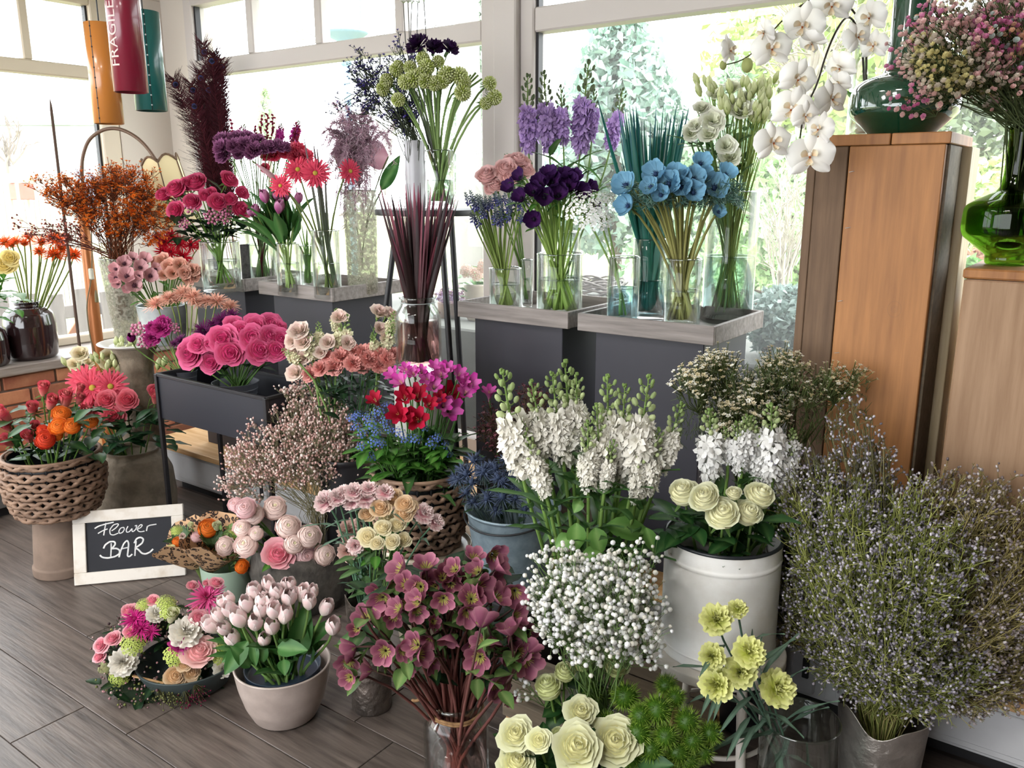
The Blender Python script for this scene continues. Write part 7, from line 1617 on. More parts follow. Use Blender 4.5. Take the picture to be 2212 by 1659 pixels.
# green roses and dianthus tufts, bottom right
v_ = V['rosepotf']
bunch('rose_lime', 'rose', 'flower', 'half open lime green rose in the lower group', 'lime green rosebuds', H(*CL, '620 855 150;510 935 145;385 1030 190;865 890 165;455 1370 85;275 1410 120;390 1430 130'), v_, Y=1.66, dome=.05, face=(.5, .9, .3), stem=('#7fa052', .0035), leaves=('rose', 2, .07, (.6, .92)), cross=False)
bunch('rose_green', 'rose', 'flower', 'open creamy lime rose at the bottom edge', 'creamy lime roses', H(*CL, '615 1225 180;175 1380 200;585 1470 275;845 1430 285;180 1565 210;330 1420 140'), v_, Y=1.58, dome=.06, face=(.15, .45, .85), stem=('#7fa052', .0035), leaves=('rose', 3, .08, (.55, .9)), cross=False)
tt = thing('rose_leaves', 'dark green rose leaves at the bottom edge', 'foliage', v_['p'] + (0, 0, v_['h']))
for a, b, w_ in (((1190, 1650, 1.6), (1155, 1610, 1.55), 1.5), ((1330, 1655, 1.58), (1440, 1645, 1.5), .9), ((1235, 1500, 1.66), (1235, 1570, 1.6), .8), ((1210, 1520, 1.66), (1175, 1545, 1.62), 1.2), ((1215, 1530, 1.66), (1180, 1575, 1.62), 1.2), ((1255, 1470, 1.68), (1262, 1500, 1.66), 1.4)): bigleaf(tt, a, b, 'rose', wide=w_)
bunch('tuft', 'green_dianthus', 'flower', 'mossy green dianthus tuft at the lower right', 'mossy green dianthus tufts', H(*CL, '700 1090 170;920 1120 220;1200 1045 170;1140 1210 230;1030 1250 190;1260 1130 160;800 1310 190;1010 1370 220;1200 1390 200;1340 1290 210;1380 1420 190;1500 1370 180;1280 1500 210;1100 1480 210;1350 1550 190;960 1530 190;1180 1580 180;1450 1500 170'), V['dianthpot'], Y=1.66, dome=.10, face=(.5, .6, .4), stem=('#4a6a20', .0025), cross=False)
# lemon carnations in the glass cylinder
bunch('carn_lemon', 'carnation', 'flower', 'lemon green carnation in the glass cylinder', 'lemon carnations', H(*CL, '1540 585 195;1685 515 120;1510 845 155;1765 810 195;1700 950 195;1535 1040 205;1965 1065 225'), V['carnglass'], Y=1.62, dome=.03, face=(.45, .35, .75), stem=('#5d7d6a', .0028), leaves=('grey', 5, .12, (.35, .85)), depth=-.03)

# ------------------------------------------------------------------ white stocks, baby's breath, thistles
v_ = V['whiteglass']; Yw = dist(v_['p'])
segs = [(940 + x / 3.687, 600 + y / 3.687, 940 + X / 3.687, 600 + Y_ / 3.687) for x, y, X, Y_ in ((690, 1560, 537, 755), (880, 1720, 720, 1250), (880, 1400, 770, 830), (1020, 1450, 930, 770), (1090, 1430, 1040, 680), (1130, 1320, 1130, 775), (1220, 1680, 1215, 1150), (1330, 1600, 1285, 1020), (1390, 1500, 1375, 795), (1470, 1470, 1510, 865), (1480, 1620, 1545, 1090), (1590, 1560, 1700, 795), (1680, 1720, 1780, 1210), (1800, 1520, 1960, 1005), (1600, 1780, 1640, 1330), (1350, 1680, 1420, 1300), (800, 1600, 690, 1160))]
spikes('stock_white', 'stock', 'flower', 'creamy white stock spike in the central glass', 'creamy white stocks', segs, v_, Y=Yw, wid=.80, stem=('#7fa052', .0045), leaves=('stock', 5, .14, (.45, .9)), spread=.07)
tt = thing('stock_leaves', 'broad pale green stock leaves drooping over the baby\'s breath', 'foliage', v_['p'] + (0, 0, v_['h']))
for a, b, w_ in (((1235, 1160, Yw - .08), (1200, 1180, Yw - .10), 2.2), ((1245, 1130, Yw - .08), (1245, 1195, Yw - .10), 1.6), ((1285, 1140, Yw - .08), (1300, 1200, Yw - .11), 1.7), ((1300, 1190, Yw - .09), (1255, 1205, Yw - .12), 1.6), ((1310, 1135, Yw - .04), (1420, 1150, Yw - .06), 1.1), ((1395, 1140, Yw - .06), (1420, 1200, Yw - .08), 1.1), ((1255, 1080, Yw - .06), (1240, 1105, Yw - .08), 2.0), ((1290, 1060, Yw - .03), (1330, 1040, Yw - .04), 1.6), ((1320, 1110, Yw + .03), (1420, 1080, Yw + .04), 1.0), ((1330, 1120, Yw + .03), (1400, 1110, Yw + .03), 1.2)): bigleaf(tt, a, b, 'broad', wide=w_)
v_ = V['gypglass']; Yg = dist(v_['p']) - .05; nk = v_['p'] + (0, 0, v_['h']); WB = ball(4, 6, .9)
spray('white_gypsophila', 'round cloud of white baby\'s breath under the white stocks', 'flower', v_['p'] + (0, 0, .02), nk, [ell(1290, 1310, 145, 105, Yg - .01, 1350, .15), ell(1230, 1270, 90, 80, Yg - .02, 260, .1), ell(1360, 1230, 65, 60, Yg + .02, 180, .1), ell(1390, 1390, 45, 40, Yg, 90, .06), ell(1200, 1200, 50, 25, Yg, 28, .05), ell(1130, 1490, 30, 14, Yg, 22, .03)], WB, .0054, ['#ffffff', '#f4f4ee', '#fbf8ec'], 26, twig='#6f8a52', twr=.0006, stemr=.0013, clus=3, jitter=.012, nstem=60)
v_ = V['zinc']
th_ = H(*CX, '40 110 95;130 140 105;215 60 120;350 130 125;240 250 120;350 240 125;440 160 100;140 270 95;510 330 95;440 250 95;300 40 100;420 70 100;60 40 90;90 210 90;300 330 90') + H(*CJ, '310 1450 130;380 1530 130;250 1560 120;450 1500 110;160 1600 110;560 1440 110;610 1580 100;500 1590 110')
bunch('thistle', 'eryngium', 'flower', 'steel blue thistle in the zinc bucket', 'steel blue thistles', th_, v_, dome=.08, face=(.5, .7, .4), stem=('#4a5a58', .0022), cross=False, footr=.8, leaves=('dark', 1, .04, (.6, .95)))
v_ = V['darkpot']; Yd = dist(v_['p'])
spray('wine_waxflower', 'wine red waxflower twigs behind the white stocks', 'flower', v_['p'] + (0, 0, .1), v_['p'] + (0, 0, v_['h']), [ell(1060, 930, 34, 62, Yd, 300), ell(1150, 860, 42, 36, Yd + .02, 190), ell(1110, 910, 60, 40, Yd + .03, 190)], waxflower('#8a4a5a', '#b87a84', '#5a3038'), .0105, ['#ffffff', '#c0a0a8', '#8a7078'], 27, twig='#5a4a3a', clus=7, jitter=.012, nstem=26)
bunch('frees_mag', 'freesia', 'flower', 'lone magenta freesia left of the white stocks', None, H(*CJ, '430 905 110'), v_, dome=.0, face=(.3, .9, .2), stem=('#5f8f4a', .0024))

# ------------------------------------------------------------------ enamel bucket group
v_ = V['enamel']; Ye = dist(v_['p'])
bunch('rose_plump', 'rose', 'flower', 'plump cream green rose in the enamel bucket', 'cream roses in the enamel bucket', H(*CM, '205 860 165;330 895 170;440 990 185;600 990 155;670 880 165;510 875 85'), v_, Y=Ye - .06, dome=.06, face=(.4, .7, .5), stem=('#7a9a52', .0035), leaves=('rose', 3, .09, (.35, .8)), cross=False)
tt = thing('rose_leaves', 'dark green rose leaves inside the enamel bucket', 'foliage', v_['p'] + (0, 0, v_['h'])); rng = np.random.RandomState(45)
foliage('leaf', tt, [pt(x, y, Ye + rng.uniform(-.10, .07)) for x, y in zip(rng.uniform(1445, 1650, 46), rng.uniform(1110, 1165, 46))], 'rose', .085, 45, .3)
segs = [(1400 + x / 2.724, 740 + y / 2.724, 1400 + X / 2.724, 740 + Y_ / 2.724) for x, y, X, Y_ in ((370, 800, 360, 400), (470, 700, 450, 500), (540, 760, 520, 470), (610, 740, 610, 440), (740, 780, 725, 370), (800, 900, 770, 560), (860, 720, 850, 510), (700, 820, 690, 560), (640, 800, 640, 520), (560, 700, 580, 430), (840, 850, 830, 600))]
spikes('stock_white1', 'stock', 'flower', 'pure white stock behind the cream roses', 'pure white stocks', segs, v_, Y=Ye + .03, wid=.85, stem=('#7fa052', .004), leaves=('stock', 4, .10, (.5, .9)), spread=.03)
v_ = V['waxbucket']; Yx = dist(v_['p'])
spray('white_waxflower', 'branching white waxflower behind the enamel bucket', 'flower', v_['p'] + (0, 0, .1), v_['p'] + (0, 0, v_['h']), [ell(1620, 860, 95, 48, Yx, 800, .12), ell(1500, 820, 45, 35, Yx - .03, 280, .07), ell(1545, 780, 50, 22, Yx, 200, .07), ell(1690, 790, 45, 30, Yx + .02, 210, .07), ell(1780, 830, 55, 40, Yx - .02, 260, .08), ell(1845, 810, 24, 26, Yx - .03, 60, .04), ell(1570, 910, 50, 25, Yx - .05, 180, .06)], waxflower('#f8f5ea', '#fffdf6', '#c8c29c'), .0112, ['#ffffff', '#fffaf0', '#f4ead4', '#e0d4b4'], 28, twig='#4f5a34', twr=.0009, stemr=.0018, clus=7, jitter=.015, nstem=90)
t = thing('waxflower_needles', 'dark green needle foliage of the white waxflower', 'foliage', v_['p'] + (0, 0, v_['h'])); ft = np.array(t.location); rng = np.random.RandomState(46); k = 1700
A_ = np.array([pt(x, y, Yx + d_) for x, y, d_ in zip(np.clip(rng.normal(1650, 110, k), 1470, 1870), rng.uniform(800, 960, k), rng.uniform(-.06, .08, k))]); D = unit_rows(rng.normal(size=(k, 3)) * .7 + UP); E_ = A_ + D * rng.uniform(.012, .03, (k, 1))
o = obj('needles', strands(np.stack([A_ - ft, (A_ + E_) / 2 - ft, E_ - ft], 1), np.tile(np.array([.0008, .0009, .0003]), (k, 1)), np.stack([mixc('#4a5a36', '#7a8e56', x) for x in rng.rand(k)]), 3).mesh('needles', LEAF), t); o['kind'] = 'stuff'

# sea lavender: branching grey green sprays
def limonium(label, foot, neck, cents, seed, n_st, cols, twigs):
    rng = np.random.RandomState(seed); t = thing('sea_lavender', label, 'flower', foot); ft = np.array(foot)
    ends = np.concatenate([shellpts(rng, n, np.asarray(c), np.asarray(R), .35) for c, R, n in cents]); m = len(ends)
    nk = neck + rng.normal(0, .02, (m, 3)) * (1, 1, .2); mid = nk * .5 + ends * .5 + rng.normal(0, .015, (m, 3)) - (0, 0, .01)
    tc_ = np.stack([mixc(twigs[0], twigs[1], x) for x in rng.rand(m)]); g = strands(np.stack([np.tile(ft, (m, 1)) + rng.normal(0, .01, (m, 3)) * (1, 1, 0), nk, mid, ends], 1), .0011, tc_, 3)
    k = 10; o_ = np.repeat(np.arange(m), k); f_ = rng.uniform(.1, 1.0, m * k)[:, None]; b0 = mid[o_] * (1 - f_) + ends[o_] * f_; ax = unit_rows(ends - nk)[o_]
    D = unit_rows(ax * .9 + rng.normal(0, .75, b0.shape) + UP * .25); e1 = b0 + D * rng.uniform(.025, .06, (m * k, 1)); strands(np.stack([b0, (b0 + e1) / 2 + rng.normal(0, .003, b0.shape), e1], 1), .0008, tc_[o_], 3, g)
    k2 = 4; o2 = np.repeat(np.arange(m * k), k2); f2 = rng.uniform(.55, 1.0, len(o2))[:, None]; c0 = b0[o2] * (1 - f2) + e1[o2] * f2; D2 = unit_rows(D[o2] + rng.normal(0, .6, c0.shape) + UP * .3); c1 = c0 + D2 * rng.uniform(.006, .016, (len(o2), 1)); strands(np.stack([c0, c1], 1), .0006, tc_[o_][o2], 3, g)
    g.V = [x - ft for x in g.V]; o = obj('stems', g.mesh('stems', TWIG), t); o['kind'] = 'stuff'
    cc = np.stack([lin(cols[i]) for i in rng.randint(0, len(cols), len(c1))]) * rng.uniform(.8, 1.1, (len(c1), 1)); keep = rng.rand(len(c1)) < .5
    gb = scatter(ball(3, 4, 1.3), frames(D2[keep], rng.uniform(0, 6, keep.sum())), rng.uniform(.0021, .0040, keep.sum()), c1[keep] - ft, cc[keep]); o = obj('blossoms', gb.mesh('blossoms', PETAL), t); o['kind'] = 'stuff'
v_ = V['silver']; Yl = dist(v_['p']); nk = v_['p'] + (0, 0, v_['h'])
LC = ['#c0b8c6', '#9a94a2', '#dad4de', '#86808a']
limonium('big grey lilac sea lavender bunch in the silver vase', v_['p'] + (0, 0, .05), nk, [ell(1900, 1180, 200, 150, Yl, 620, .22), ell(1880, 1340, 160, 130, Yl - .03, 420, .2), ell(1780, 1090, 120, 70, Yl + .05, 200, .12), ell(1990, 1420, 130, 70, Yl - .05, 200, .12)], 61, 0, LC, ('#727c40', '#b0b468'))
limonium('drooping brownish sea lavender spreading right before the plank box', v_['p'] + (0, 0, .06), nk, [ell(2120, 1240, 130, 190, Yl + .02, 460, .18), ell(2090, 1080, 110, 60, Yl + .05, 130, .12), ell(2150, 1420, 100, 90, Yl, 240, .14)], 62, 0, ['#b8acac', '#a09292', '#d8cece', '#84787a'], ('#746a44', '#b0a46c'))
limonium('thin upright sea lavender twigs before the orange plank', v_['p'] + (0, 0, .06), nk, [ell(1840, 960, 80, 90, Yl + .12, 60, .08), ell(1740, 1010, 60, 60, Yl + .1, 60, .08), ell(1660, 1250, 60, 60, Yl + .08, 50, .05)], 63, 0, LC, ('#5c5c42', '#8c8660'))
# ------------------------------------------------------------------ hanging tubes, lamp, rod
def tubelamp(label, px, pyt, pyb, wpx, Y, colr, rivets, cordx):
    b = pt(px, pyb, Y); top = pt(px, pyt, Y); r = wpx / 2 * mpp(b, pyb); h = top[2] - b[2]
    t = thing('hanging_tube', label, 'tube', b); m = pbr('tube_' + label.split()[0], colr, .28, spec=.6, coat=.3)
    obj('body', lathe([(r - .003, h), (r, h - .001), (r, .001), (r - .003, 0), (r - .003, h * .5), (r - .003, h)], 48).mesh('body', m), t)
    obj('inside', lathe([(0, .03), (r - .0032, .03)], 24).mesh('inside', M_STEEL), t)
    obj('cord', tube([(0, 0, h), (0, 0, 2.75 - b[2])], .0022, 6).mesh('cord', M_STEEL), t); obj('cross_bar', tube([(-r + .002, 0, h - .01), (r - .002, 0, h - .01)], .002, 5).mesh('cross_bar', M_STEEL), t)
    f = unit(CAMP - b); a0 = math.atan2(f[1], f[0])
    if rivets is not None:
        a = a0 + rivets; d = np.array([math.cos(a), math.sin(a), 0])
        obj('seam', box((-.0012, -.0006, 0), (.0012, .0006, h), 0).mesh('seam', M_STEEL, False), t, d * r, (0, 0, a + PI / 2))
        for k in range(10): obj('rivet', ball(4, 6, .6).mesh('rivet', M_STEEL if 'orange' in label else M_PAIL), t, d * (r + .0005) + (0, 0, h * (.05 + .1 * k)), frame(d), .0032)
    return t, r, h, a0
tubelamp('orange brown metal tube hanging lowest before the left window', 236, 50, 268, 61, 2.95, '#c07a35', -.62, 208)
t, r, h, a0 = tubelamp('crimson metal tube with pale stencil lettering hanging at the top edge', 284, -160, 200, 70, 2.75, '#7d1730', None, 270)
tubelamp('teal green metal tube hanging behind the crimson tube', 328, 25, 240, 65, 3.05, '#17605c', .05, 303)
cu = bpy.data.curves.new('stencil', 'FONT'); cu.body = 'FRAGILE'; cu.size = 1; cu.space_character = 1.04; cu.extrude = 0
tmp = bpy.data.objects.new('stencil', cu); COL.objects.link(tmp); dg = bpy.context.evaluated_depsgraph_get(); me = bpy.data.meshes.new_from_object(tmp.evaluated_get(dg)); bpy.data.objects.remove(tmp)
bpy_bm = __import__('bmesh'); bm2 = bpy_bm.new(); bm2.from_mesh(me); bpy_bm.ops.subdivide_edges(bm2, edges=bm2.edges[:], cuts=1); bpy_bm.ops.triangulate(bm2, faces=bm2.faces[:]); bm2.to_mesh(me); bm2.free()
co = np.zeros(len(me.vertices) * 3); me.vertices.foreach_get('co', co); co = co.reshape(-1, 3); co -= (co.min(0) + co.max(0)) / 2 * (0, 1, 0); co[:, 0] -= co[:, 0].min()
zlen = pt(240, 8, 2.75)[2] - pt(252, 146, 2.75)[2]; sx = zlen / co[:, 0].max(); sy = .030 / (co[:, 1].max() - co[:, 1].min())
ang = a0 - .82 - co[:, 1] * sy / r; zz = pt(252, 146, 2.75)[2] - t.location.z + co[:, 0] * sx
Q = np.stack([(r + .0008) * np.cos(ang), (r + .0008) * np.sin(ang), zz], 1); me.vertices.foreach_set('co', Q.ravel()); me.materials.clear(); me.materials.append(pbr('stencil_paint', '#d8c4c0', .7)); me.name = 'lettering'
obj('lettering', me, t)['label'] = 'pale stencilled letters running up the tube'

Yq = 4.0; b = pt(214, 772, Yq); b = np.array([b[0], b[1], 0]); ztop = pt(176, 395, Yq)[2]
t = thing('standing_lamp', 'wooden pole lamp with bent hoop arm and cream scalloped shade', 'lamp', b)
obj('base', lathe(rprof([(0, 0), (.10, 0), (.10, .02), (.02, .035), (0, .035)], .004), 32).mesh('base', M_OLDWOOD), t)
obj('pole', lathe(rprof([(.0, .03), (.030, .03), (.027, ztop * .6), (.022, ztop), (0, ztop)], .003), 24).mesh('pole', M_COPPER), t)
hp = smooth([pt(178, 400, Yq), pt(176, 345, Yq), pt(190, 300, Yq), pt(225, 277, Yq), pt(258, 276, Yq), pt(295, 295, Yq), pt(320, 320, Yq), pt(336, 345, Yq)], 36) - b
obj('hoop_arm', tube(hp, .0082, 10).mesh('hoop_arm', M_HOOP), t)
sc_ = pt(347, 352, Yq) - b; sh = thing('x', None, None); bpy.data.objects.remove(sh)
npan = 6; rt, rb, hh = .088, .115, .27
shade = obj('shade', None, t, sc_ - (0, 0, 0), (rad(4), rad(-10), .35)); shade.empty_display_size = .05
M_SHADE = pbr('parchment', '#ecdcae', .8)
def pp(a, v): return np.array([math.cos(a), math.sin(a), 0]) * (rt + (rb - rt) * v ** 1.3) + np.array([0, 0, -hh * v])
for k in range(npan):
    a0_, a1_ = 2 * PI * k / npan, 2 * PI * (k + 1) / npan; g = G(); u = np.linspace(0, 1, 7); v = np.linspace(0, 1, 5); Vv = []
    for uu in u:
        for vv in v:
            p = pp(a0_, vv) * (1 - uu) + pp(a1_, vv) * uu; p[2] += .030 * math.sin(PI * uu) * (1 - vv) - .02 * math.sin(PI * uu) * vv; Vv.append(p)
    g.add(Vv, gridf(7, 5)); obj('shade_panel', g.mesh('shade_panel', M_SHADE), shade)
    top = np.array([Vv[i * 5] for i in range(7)]); obj('braid', tube(top, .0055, 6).mesh('braid', M_OLDWOOD), shade); obj('rib', tube([Vv[0], Vv[2], Vv[4]], .003, 5).mesh('rib', M_OLDWOOD), shade)
cordp = smooth([pt(196, 450, Yq - .03), pt(199, 560, Yq - .04), pt(198, 600, Yq - .04), pt(186, 660, Yq - .04), pt(193, 720, Yq - .04), pt(205, 770, Yq - .03)]) - b
obj('cord', tube(cordp, .0028, 6).mesh('cord', pbr('olive_cord', '#6d6248', .7)), t)
q = pt(197, 592, Yq - .05) - b; obj('switch', box(q - (.013, .008, .026), q + (.013, .008, .026), .004).mesh('switch', pbr('switch_grey', '#b9b8a8', .4), False), t)
q = pt(208, 640, Yq - .05) - b; obj('plug', lathe(rprof([(0, -.03), (.009, -.028), (.007, .01), (.003, .028), (0, .03)], .003), 12).mesh('plug', pbr('plug_olive', '#6b6040', .6)), t, q)
Yr = 3.95; b = pt(166, 700, Yr); tp = pt(145, 212, Yr); t = thing('pointed_rod', 'thin dark pointed rod standing left of the lamp pole', 'rod', (b[0], b[1], 0)); hz = tp[2]
obj('shaft', tube([(0, 0, 0), (0, 0, hz - .05), (0, 0, hz - .03), (0, 0, hz)], [.0075, .0065, .005, .0008], 8, lin('#5a4a42'), cap=True).mesh('shaft', TWIG), t)

# wreath stack between the columns
b = ptn(2062, 836, 2.78); t = thing('straw_wreath_stack', 'stack of pale twine wrapped twig wreaths between the two plank boxes', 'wreath', (b[0] + .09, 2.72, .25)); rng = np.random.RandomState(71)
obj('stand', box((-.12, -.10, 0), (.12, .10, b[2] - .25), .003).mesh('stand', M_WHITEBENCH, False), t)
zz = b[2] - .25
for k in range(10):
    g = G(); a = np.linspace(0, 2 * PI, 25)
    for j in range(7): tube(np.stack([(.10 + rng.normal(0, .007)) * np.cos(a), (.09 + rng.normal(0, .007)) * np.sin(a), zz + .012 + k * .029 + .008 * np.sin(a * 2 + rng.uniform(0, 6)) + rng.normal(0, .006)], 1), rng.uniform(.003, .006), 5, lin('#b5a088') * rng.uniform(.6, 1.2), g)
    obj('wreath_coil', g.mesh('wreath_coil', TWIG), t)

# ------------------------------------------------------------------ outside
M_GROUND = pbr('garden_ground', '#a59a80', .95, col2='#8a9a62', nscale=1.2, detail=8)
M_CONC = pbr('grey_concrete', '#6f706a', .9, col2='#585a53', nscale=5, detail=8)
struct('garden_ground', box((-40, 3.1, -.2), (40, 60, -.12), 0), M_GROUND)
struct('garden_ground_left', box((-40, -12, -.2), (-4.75, 3.1, -.12), 0), M_GROUND)
struct('raised_bed_wall', box((-4.2, 3.16, -.12), (3.5, 4.0, .77), .01), M_CONC)
M_FENCE = pbr('weathered_fence', '#8d8580', .9, col2='#6d6662', nscale=4, stretch=(10, 10, 1))
t = thing('picket_fence', 'weathered grey picket fence outside the left window', 'fence', (-6.0, 3.2, -.12)); fm = box((-.012, -.05, 0), (.012, .05, .84), .004).mesh('picket', M_FENCE, False)
for k in range(19): obj('picket', fm, t, (R_.uniform(-.01, .01), -1.6 + k * .18, R_.uniform(-.02, .03)))
for z in (.30, .66): obj('rail', box((-.04, -1.8, z), (-.014, 1.9, z + .09), .004).mesh('rail', M_FENCE, False), t)
t = thing('fence_brace', 'orange brown diagonal timber behind the picket fence', 'timber', (-6.2, 3.0, -.12)); obj('beam', box((-.02, -.5, .2), (.02, .5, .27), .004).mesh('beam', M_COPPER, False), t, (0, 0, .1), (rad(50), 0, 0))
b = pt(25, 470, 11); t = thing('bamboo_screen', 'pale bamboo screen far outside the left window', 'fence', (b[0], b[1], -.12)); bm_k = tube([(0, 0, 0), (0, 0, 1.75)], .03, 6, lin('#cfcabf')).mesh('cane', TWIG)
for k in range(34): obj('cane', bm_k, t, RGT * (-1.2 + k * .062) + (0, 0, R_.uniform(-.05, .05)))
b = pt(52, 440, 10.5); t = thing('play_tower', 'small red and yellow play tower with pointed roof in the garden', 'playhouse', (b[0], b[1], -.12)); zt_ = pt(52, 395, 10.5)[2] + .12
for x in (-.1, .1):
    for y in (-.1, .1): obj('post', box((x - .015, y - .015, 0), (x + .015, y + .015, zt_), .004).mesh('post', pbr('tower_yellow', '#b8a890', .7) if 'tower_yellow' not in MATS else MATS['tower_yellow'], False), t)
obj('cabin', box((-.11, -.11, zt_ - .2), (.11, .11, zt_), .01).mesh('cabin', pbr('tower_red', '#a85a48', .7), False), t); obj('roof', lathe([(.16, zt_), (.09, zt_ + .13), (.003, zt_ + .25)], 4).mesh('roof', pbr('tower_roof', '#b9a86a', .8), False), t)
b = pt(60, 300, 26); t = thing('neighbour_house', 'pale house with flat green roof edge far outside the left window', 'house', (b[0], b[1], -.12)); zr = pt(60, 262, 26)[2] + .12
obj('wall', box((-5, -2, 0), (4, 2, zr - .25), .02).mesh('wall', pbr('house_wall', '#d5d8d8', .9), False), t, rot=(0, 0, YAW)); obj('roof', box((-5.3, -2.4, zr - .25), (4.3, 2.3, zr), .02).mesh('roof', pbr('roof_green', '#b0c8bf', .8), False), t, rot=(0, 0, YAW))
for k in range(4): o = obj('window', box((-4.2 + k * 2, -2.05, 1.0), (-3.2 + k * 2, -1.99, 2.1), .01).mesh('window', pbr('house_window', '#8aa0b5', .3) if 'house_window' not in MATS else MATS['house_window'], False), t, rot=(0, 0, YAW))

def tree(label, px, pyb, pyt, wpx, Y, c1, c2, n, seed, lf=.07, trunk=True, droop=.2, kind='conifer', name='conifer', depth=1.0, gap=.0):
    rng = np.random.RandomState(seed); b = pt(px, pyb, Y); tp = pt(px, pyt, Y); k = mpp(b, pyb); W = wpx * k / 2; zg = -.12; hgt = tp[2] - zg; z0 = max(b[2] - zg, .05)
    t = thing(name, label, 'tree' if hgt > 1.6 else 'shrub', (b[0], b[1], zg))
    if trunk:
        g = tube([(0, 0, 0), (.03, 0, hgt * .5), (0, 0, hgt * .97)], [.035 * hgt ** .6 + .01, .025 * hgt ** .6, .006], 8, lin('#7a6c5e'))
        for i in range(26):
            z = z0 + (hgt - z0) * rng.rand() * .9; a = rng.uniform(0, 6.28); rr = W * ((1 - (z - z0) / (hgt - z0)) ** .8 if kind == 'conifer' else .9); d = np.array([math.cos(a), math.sin(a), .25]); tube([(0, 0, z), d * rr * .5 + (0, 0, z), d * rr + (0, 0, z)], [.016, .01, .003], 5, lin('#75685a'), g)
        obj('trunk', g.mesh('trunk', TWIG), t)
    v = rng.rand(n); z = z0 + (hgt - z0) * v; prof = (1 - v) ** .75 * (.45 + .55 * np.minimum(1, v * 6)) if kind == 'conifer' else np.sqrt(np.clip(1 - (2 * v - 1) ** 2, 0, 1))
    nb = 60; ba = rng.uniform(0, 6.28, nb); bi = rng.randint(0, nb, n); a = ba[bi] + rng.normal(0, .16, n); rr = W * prof * rng.rand(n) ** .45 * (.75 + .5 * np.sin(bi * 7.1) ** 2)
    P = np.stack([rr * np.cos(a), rr * np.sin(a) * depth, z - droop * rr * .5 + .10 * W * np.sin(bi * 3.7)], 1)
    q = G(); q.add([(0, -.5, 0), (.35, 0, .08), (0, .9, -.12), (-.35, 0, .08)], [[0, 1, 2, 3]]); D = rng.normal(size=(n, 3)) + np.stack([np.cos(a), np.sin(a), 0 * a], 1)
    g = scatter(q, frames(D, rng.uniform(0, 6, n)), lf * rng.uniform(.6, 1.3, n), P, np.stack([mixc(c1, c2, x) for x in rng.rand(n)]))
    o = obj('foliage', g.mesh('foliage', LEAF), t); o['kind'] = 'stuff'; return t
def bare(label, px, pyb, Y, hpx, wpx, colr, seed, n1=7, r0=.012, name='bare_shrub', z0=None):
    rng = np.random.RandomState(seed); b = pt(px, pyb, Y); k = mpp(b, pyb); b = b if z0 is None else np.array([b[0], b[1], z0]); t = thing(name, label, 'shrub' if hpx * k < 2 else 'tree', b); h, w = hpx * k, wpx * k / 2; g = G(); A = [];
    lv = [(np.zeros(3), unit([rng.uniform(-w, w), rng.uniform(-w, w) * .5, h]), h * .6, r0) for _ in range(n1)]
    for depth in range(4):
        S, E, Rr, nx = [], [], [], []
        for p, d, ln, r in lv:
            m = p + d * ln * .5 + rng.normal(0, ln * .05, 3); e = p + d * ln + rng.normal(0, ln * .06, 3); S.append(np.stack([p, m, e])); Rr.append([r, r * .8, r * .6])
            for _ in range(4 if depth < 2 else 3):
                f = rng.uniform(.35, 1); q = p + (e - p) * f; d2 = unit(d + rng.normal(0, .55, 3) * (1, .8, .8) + UP * .12); nx.append((q, d2, ln * rng.uniform(.4, .65), r * .55))
        strands(np.array(S), np.array(Rr), lin(colr), 4 if depth < 2 else 3, g); lv = nx
    o = obj('branches', g.mesh('branches', TWIG), t); o['kind'] = 'stuff'; return t
tree('big blue green conifer behind the window, left of the teal leaves', 1330, 520, -20, 420, 11, '#7fa392', '#c3d6ca', 15000, 81, .11)
tree('lower green conifer outside behind the white lisianthus', 1560, 620, 150, 420, 9, '#7fa67e', '#c4dab8', 12000, 82, .09)
tree('bright green shrub outside by the bare twigs', 1690, 760, 300, 330, 6.5, '#86ad6e', '#cfe4b2', 9000, 83, .055, kind='round', name='green_shrub')
tree('yellow green pine at the top behind the orchid', 1760, 330, -160, 420, 12, '#9fb660', '#d6e698', 10000, 84, .12, kind='round', name='pine')
tree('dark drooping conifer bough behind the rainbow baby\'s breath', 2150, 330, -60, 360, 8, '#5a6a50', '#9aa886', 8000, 85, .07, droop=.7)
tree('pale yellow green grass shrub outside right of the column', 2150, 640, 345, 300, 5.5, '#aac672', '#e6f0bc', 7000, 86, .05, kind='round', name='grass_shrub')
tree('reddish low shrub outside right of the column', 2110, 690, 540, 160, 4.6, '#a0644a', '#d6b090', 2200, 87, .035, kind='round', name='red_shrub')
tree('broad leaved green plant just outside between the boxes', 2075, 730, 560, 70, 3.3, '#5f9a4a', '#a5cf86', 160, 88, .055, kind='round', name='leafy_plant')
tree('grey blue lavender bush outside left of the column', 1690, 775, 632, 170, 3.35, '#7f958c', '#b9cbc4', 5200, 89, .026, kind='round', name='lavender_bush', droop=-.4)
tree('faint pale conifer seen through the middle window', 1030, 460, -40, 170, 15, '#8aa08a', '#b9c9b4', 5200, 90, .12)
tree('little light green sapling seen above the purple carnations', 578, 310, 195, 60, 14, '#9cc08a', '#cfe0a8', 900, 91, .08)
bare('white twigged bare shrub outside left of the column', 1690, 690, 4.6, 330, 230, '#d9d2c4', 92, 8, .010)
bare('bare branching tree outside above the white lisianthus', 1720, 330, 8, 420, 520, '#a09888', 93, 5, .03, 'bare_tree')
bare('faint bare tree outside the middle window', 830, 420, 12, 420, 300, '#a9a8a6', 94, 5, .03, 'bare_tree')
bare('bare sapling far outside the left window', 20, 400, 13, 150, 90, '#8f8278', 95, 3, .03, 'bare_tree')
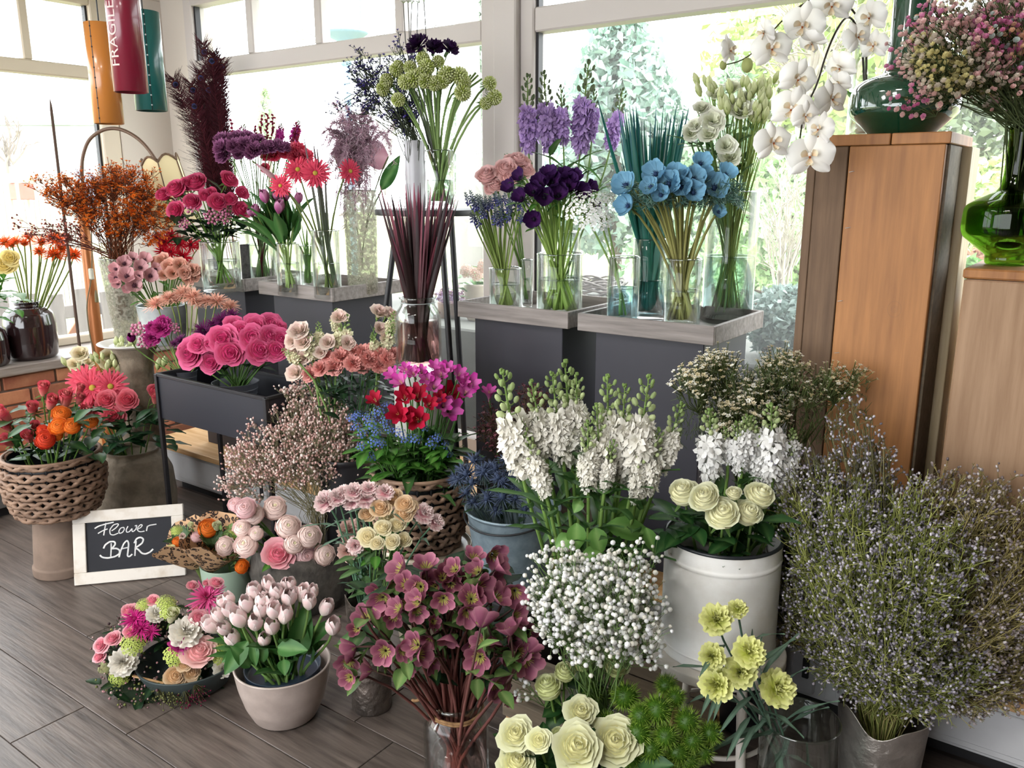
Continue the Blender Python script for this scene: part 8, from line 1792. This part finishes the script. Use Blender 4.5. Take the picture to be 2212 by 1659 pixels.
t = thing('tree_trunk', 'pale tree trunk outside right of the pompons', 'tree', pt(1010, 470, 9) * (1, 1, 0) + (0, 0, -.12)); obj('trunk', tube([(0, 0, 0), (.03, 0, 2), (0, .02, 5)], [.16, .13, .1], 10, lin('#8d8a88')).mesh('trunk', TWIG), t)
b = pt(745, 70, 9); t = thing('street_lantern', 'blue grey iron lantern bracket seen through the upper window', 'lantern', (b[0], b[1], -.12)); zb = b[2] + .12
obj('post', tube([(0, 0, 0), (0, 0, zb)], .035, 8).mesh('post', pbr('lantern_blue', '#7f9fb5', .6)), t)
obj('crown', lathe(rprof([(0, zb - .35), (.06, zb - .3), (.05, zb - .1), (.22, zb - .02), (.24, zb), (0, zb + .03)], .02), 16).mesh('crown', MATS['lantern_blue']), t)
for a in (0, 2.1, 4.2): obj('rod', tube([(.2 * math.cos(a), .2 * math.sin(a), zb), (.30 * math.cos(a), .30 * math.sin(a), zb + 1.0)], .015, 6).mesh('rod', MATS['lantern_blue']), t)
# pots on the raised bed just outside the glass
b = ptn(1032, 652, 3.42); b[2] = .772; k = mpp(b, 640); r = 30 * k; t = thing('ribbed_pot', 'cream ribbed pot of hydrangea standing outside the glass', 'pot', b); hh = pt(1032, 612, dist(b))[2] - .772
obj('body', lathe([(0, 0), (r * .7, 0)] + [(r * (.75 + .25 * v) + .003 * (i % 2), hh * v) for i, v in enumerate(np.linspace(.02, 1, 18))] + [(r * .9, hh), (0, hh * .85)], 36).mesh('body', M_CREAMGLAZE), t)
foliage('leaf', t, [b + (x, y, hh + z) for x, y, z in np.random.RandomState(96).normal(0, .05, (34, 3))], 'fresh', .08, 96, .4)
bloom('hydr', lambda s: umbel('#c9a08a', '#e0bcae', 30, seed=s, fsz=.12), 1.0)
for i, (x, y) in enumerate(((1008, 585), (1030, 592), (1045, 575))): P = pt(x, y, dist(b) - .05); obj('bloom', bl('hydr', 0), t, P - b, frame(unit(CAMP - P)), 28 * mpp(P))
b = ptn(972, 722, 3.40); b[2] = .772; t = thing('heather_pot', 'small basket pot of violet heather outside by the stand leg', 'pot', b); k = mpp(b, 700); r = 26 * k; hh = max(.08, pt(972, 680, dist(b))[2] - .772)
obj('body', lathe([(0, 0), (r * .8, 0), (r * .95, hh * .5), (r, hh), (r * .9, hh), (0, hh * .8)], 28).mesh('body', M_STRAND), t)
k_ = 260; rng = np.random.RandomState(97); P = rng.normal(0, 1, (k_, 3)) * (.045, .04, .02) + (0, 0, hh + .03); g = scatter(floret('#8a6aa8', '#b8a0d0', 5, 5, .5, False), frames(rng.normal(size=(k_, 3)) + UP, rng.uniform(0, 6, k_)), np.full(k_, .02), P, np.stack([lin(('#ffffff', '#d0a0b0', '#a05060')[i % 3]) for i in range(k_)])); o = obj('blossoms', g.mesh('blossoms', PETAL), t); o['kind'] = 'stuff'
b = ptn(1275, 640, 3.4); b[2] = .772; t = thing('wicker_wreath', 'grey wicker wreath lying outside behind the alliums', 'wreath', b); g = G(); a = np.linspace(0, 2 * PI, 30)
for j in range(14): tube(np.stack([(.15 + rng.normal(0, .02)) * np.cos(a), (.13 + rng.normal(0, .02)) * np.sin(a), .22 + rng.normal(0, .02) + .02 * np.sin(3 * a + j)], 1), .005, 5, lin('#8d8784') * rng.uniform(.7, 1.2), g)
obj('twigs', g.mesh('twigs', TWIG), t)['kind'] = 'stuff'; obj('stone', box((-.15, -.12, 0), (.15, .12, .2), .02).mesh('stone', M_CONC, False), t)
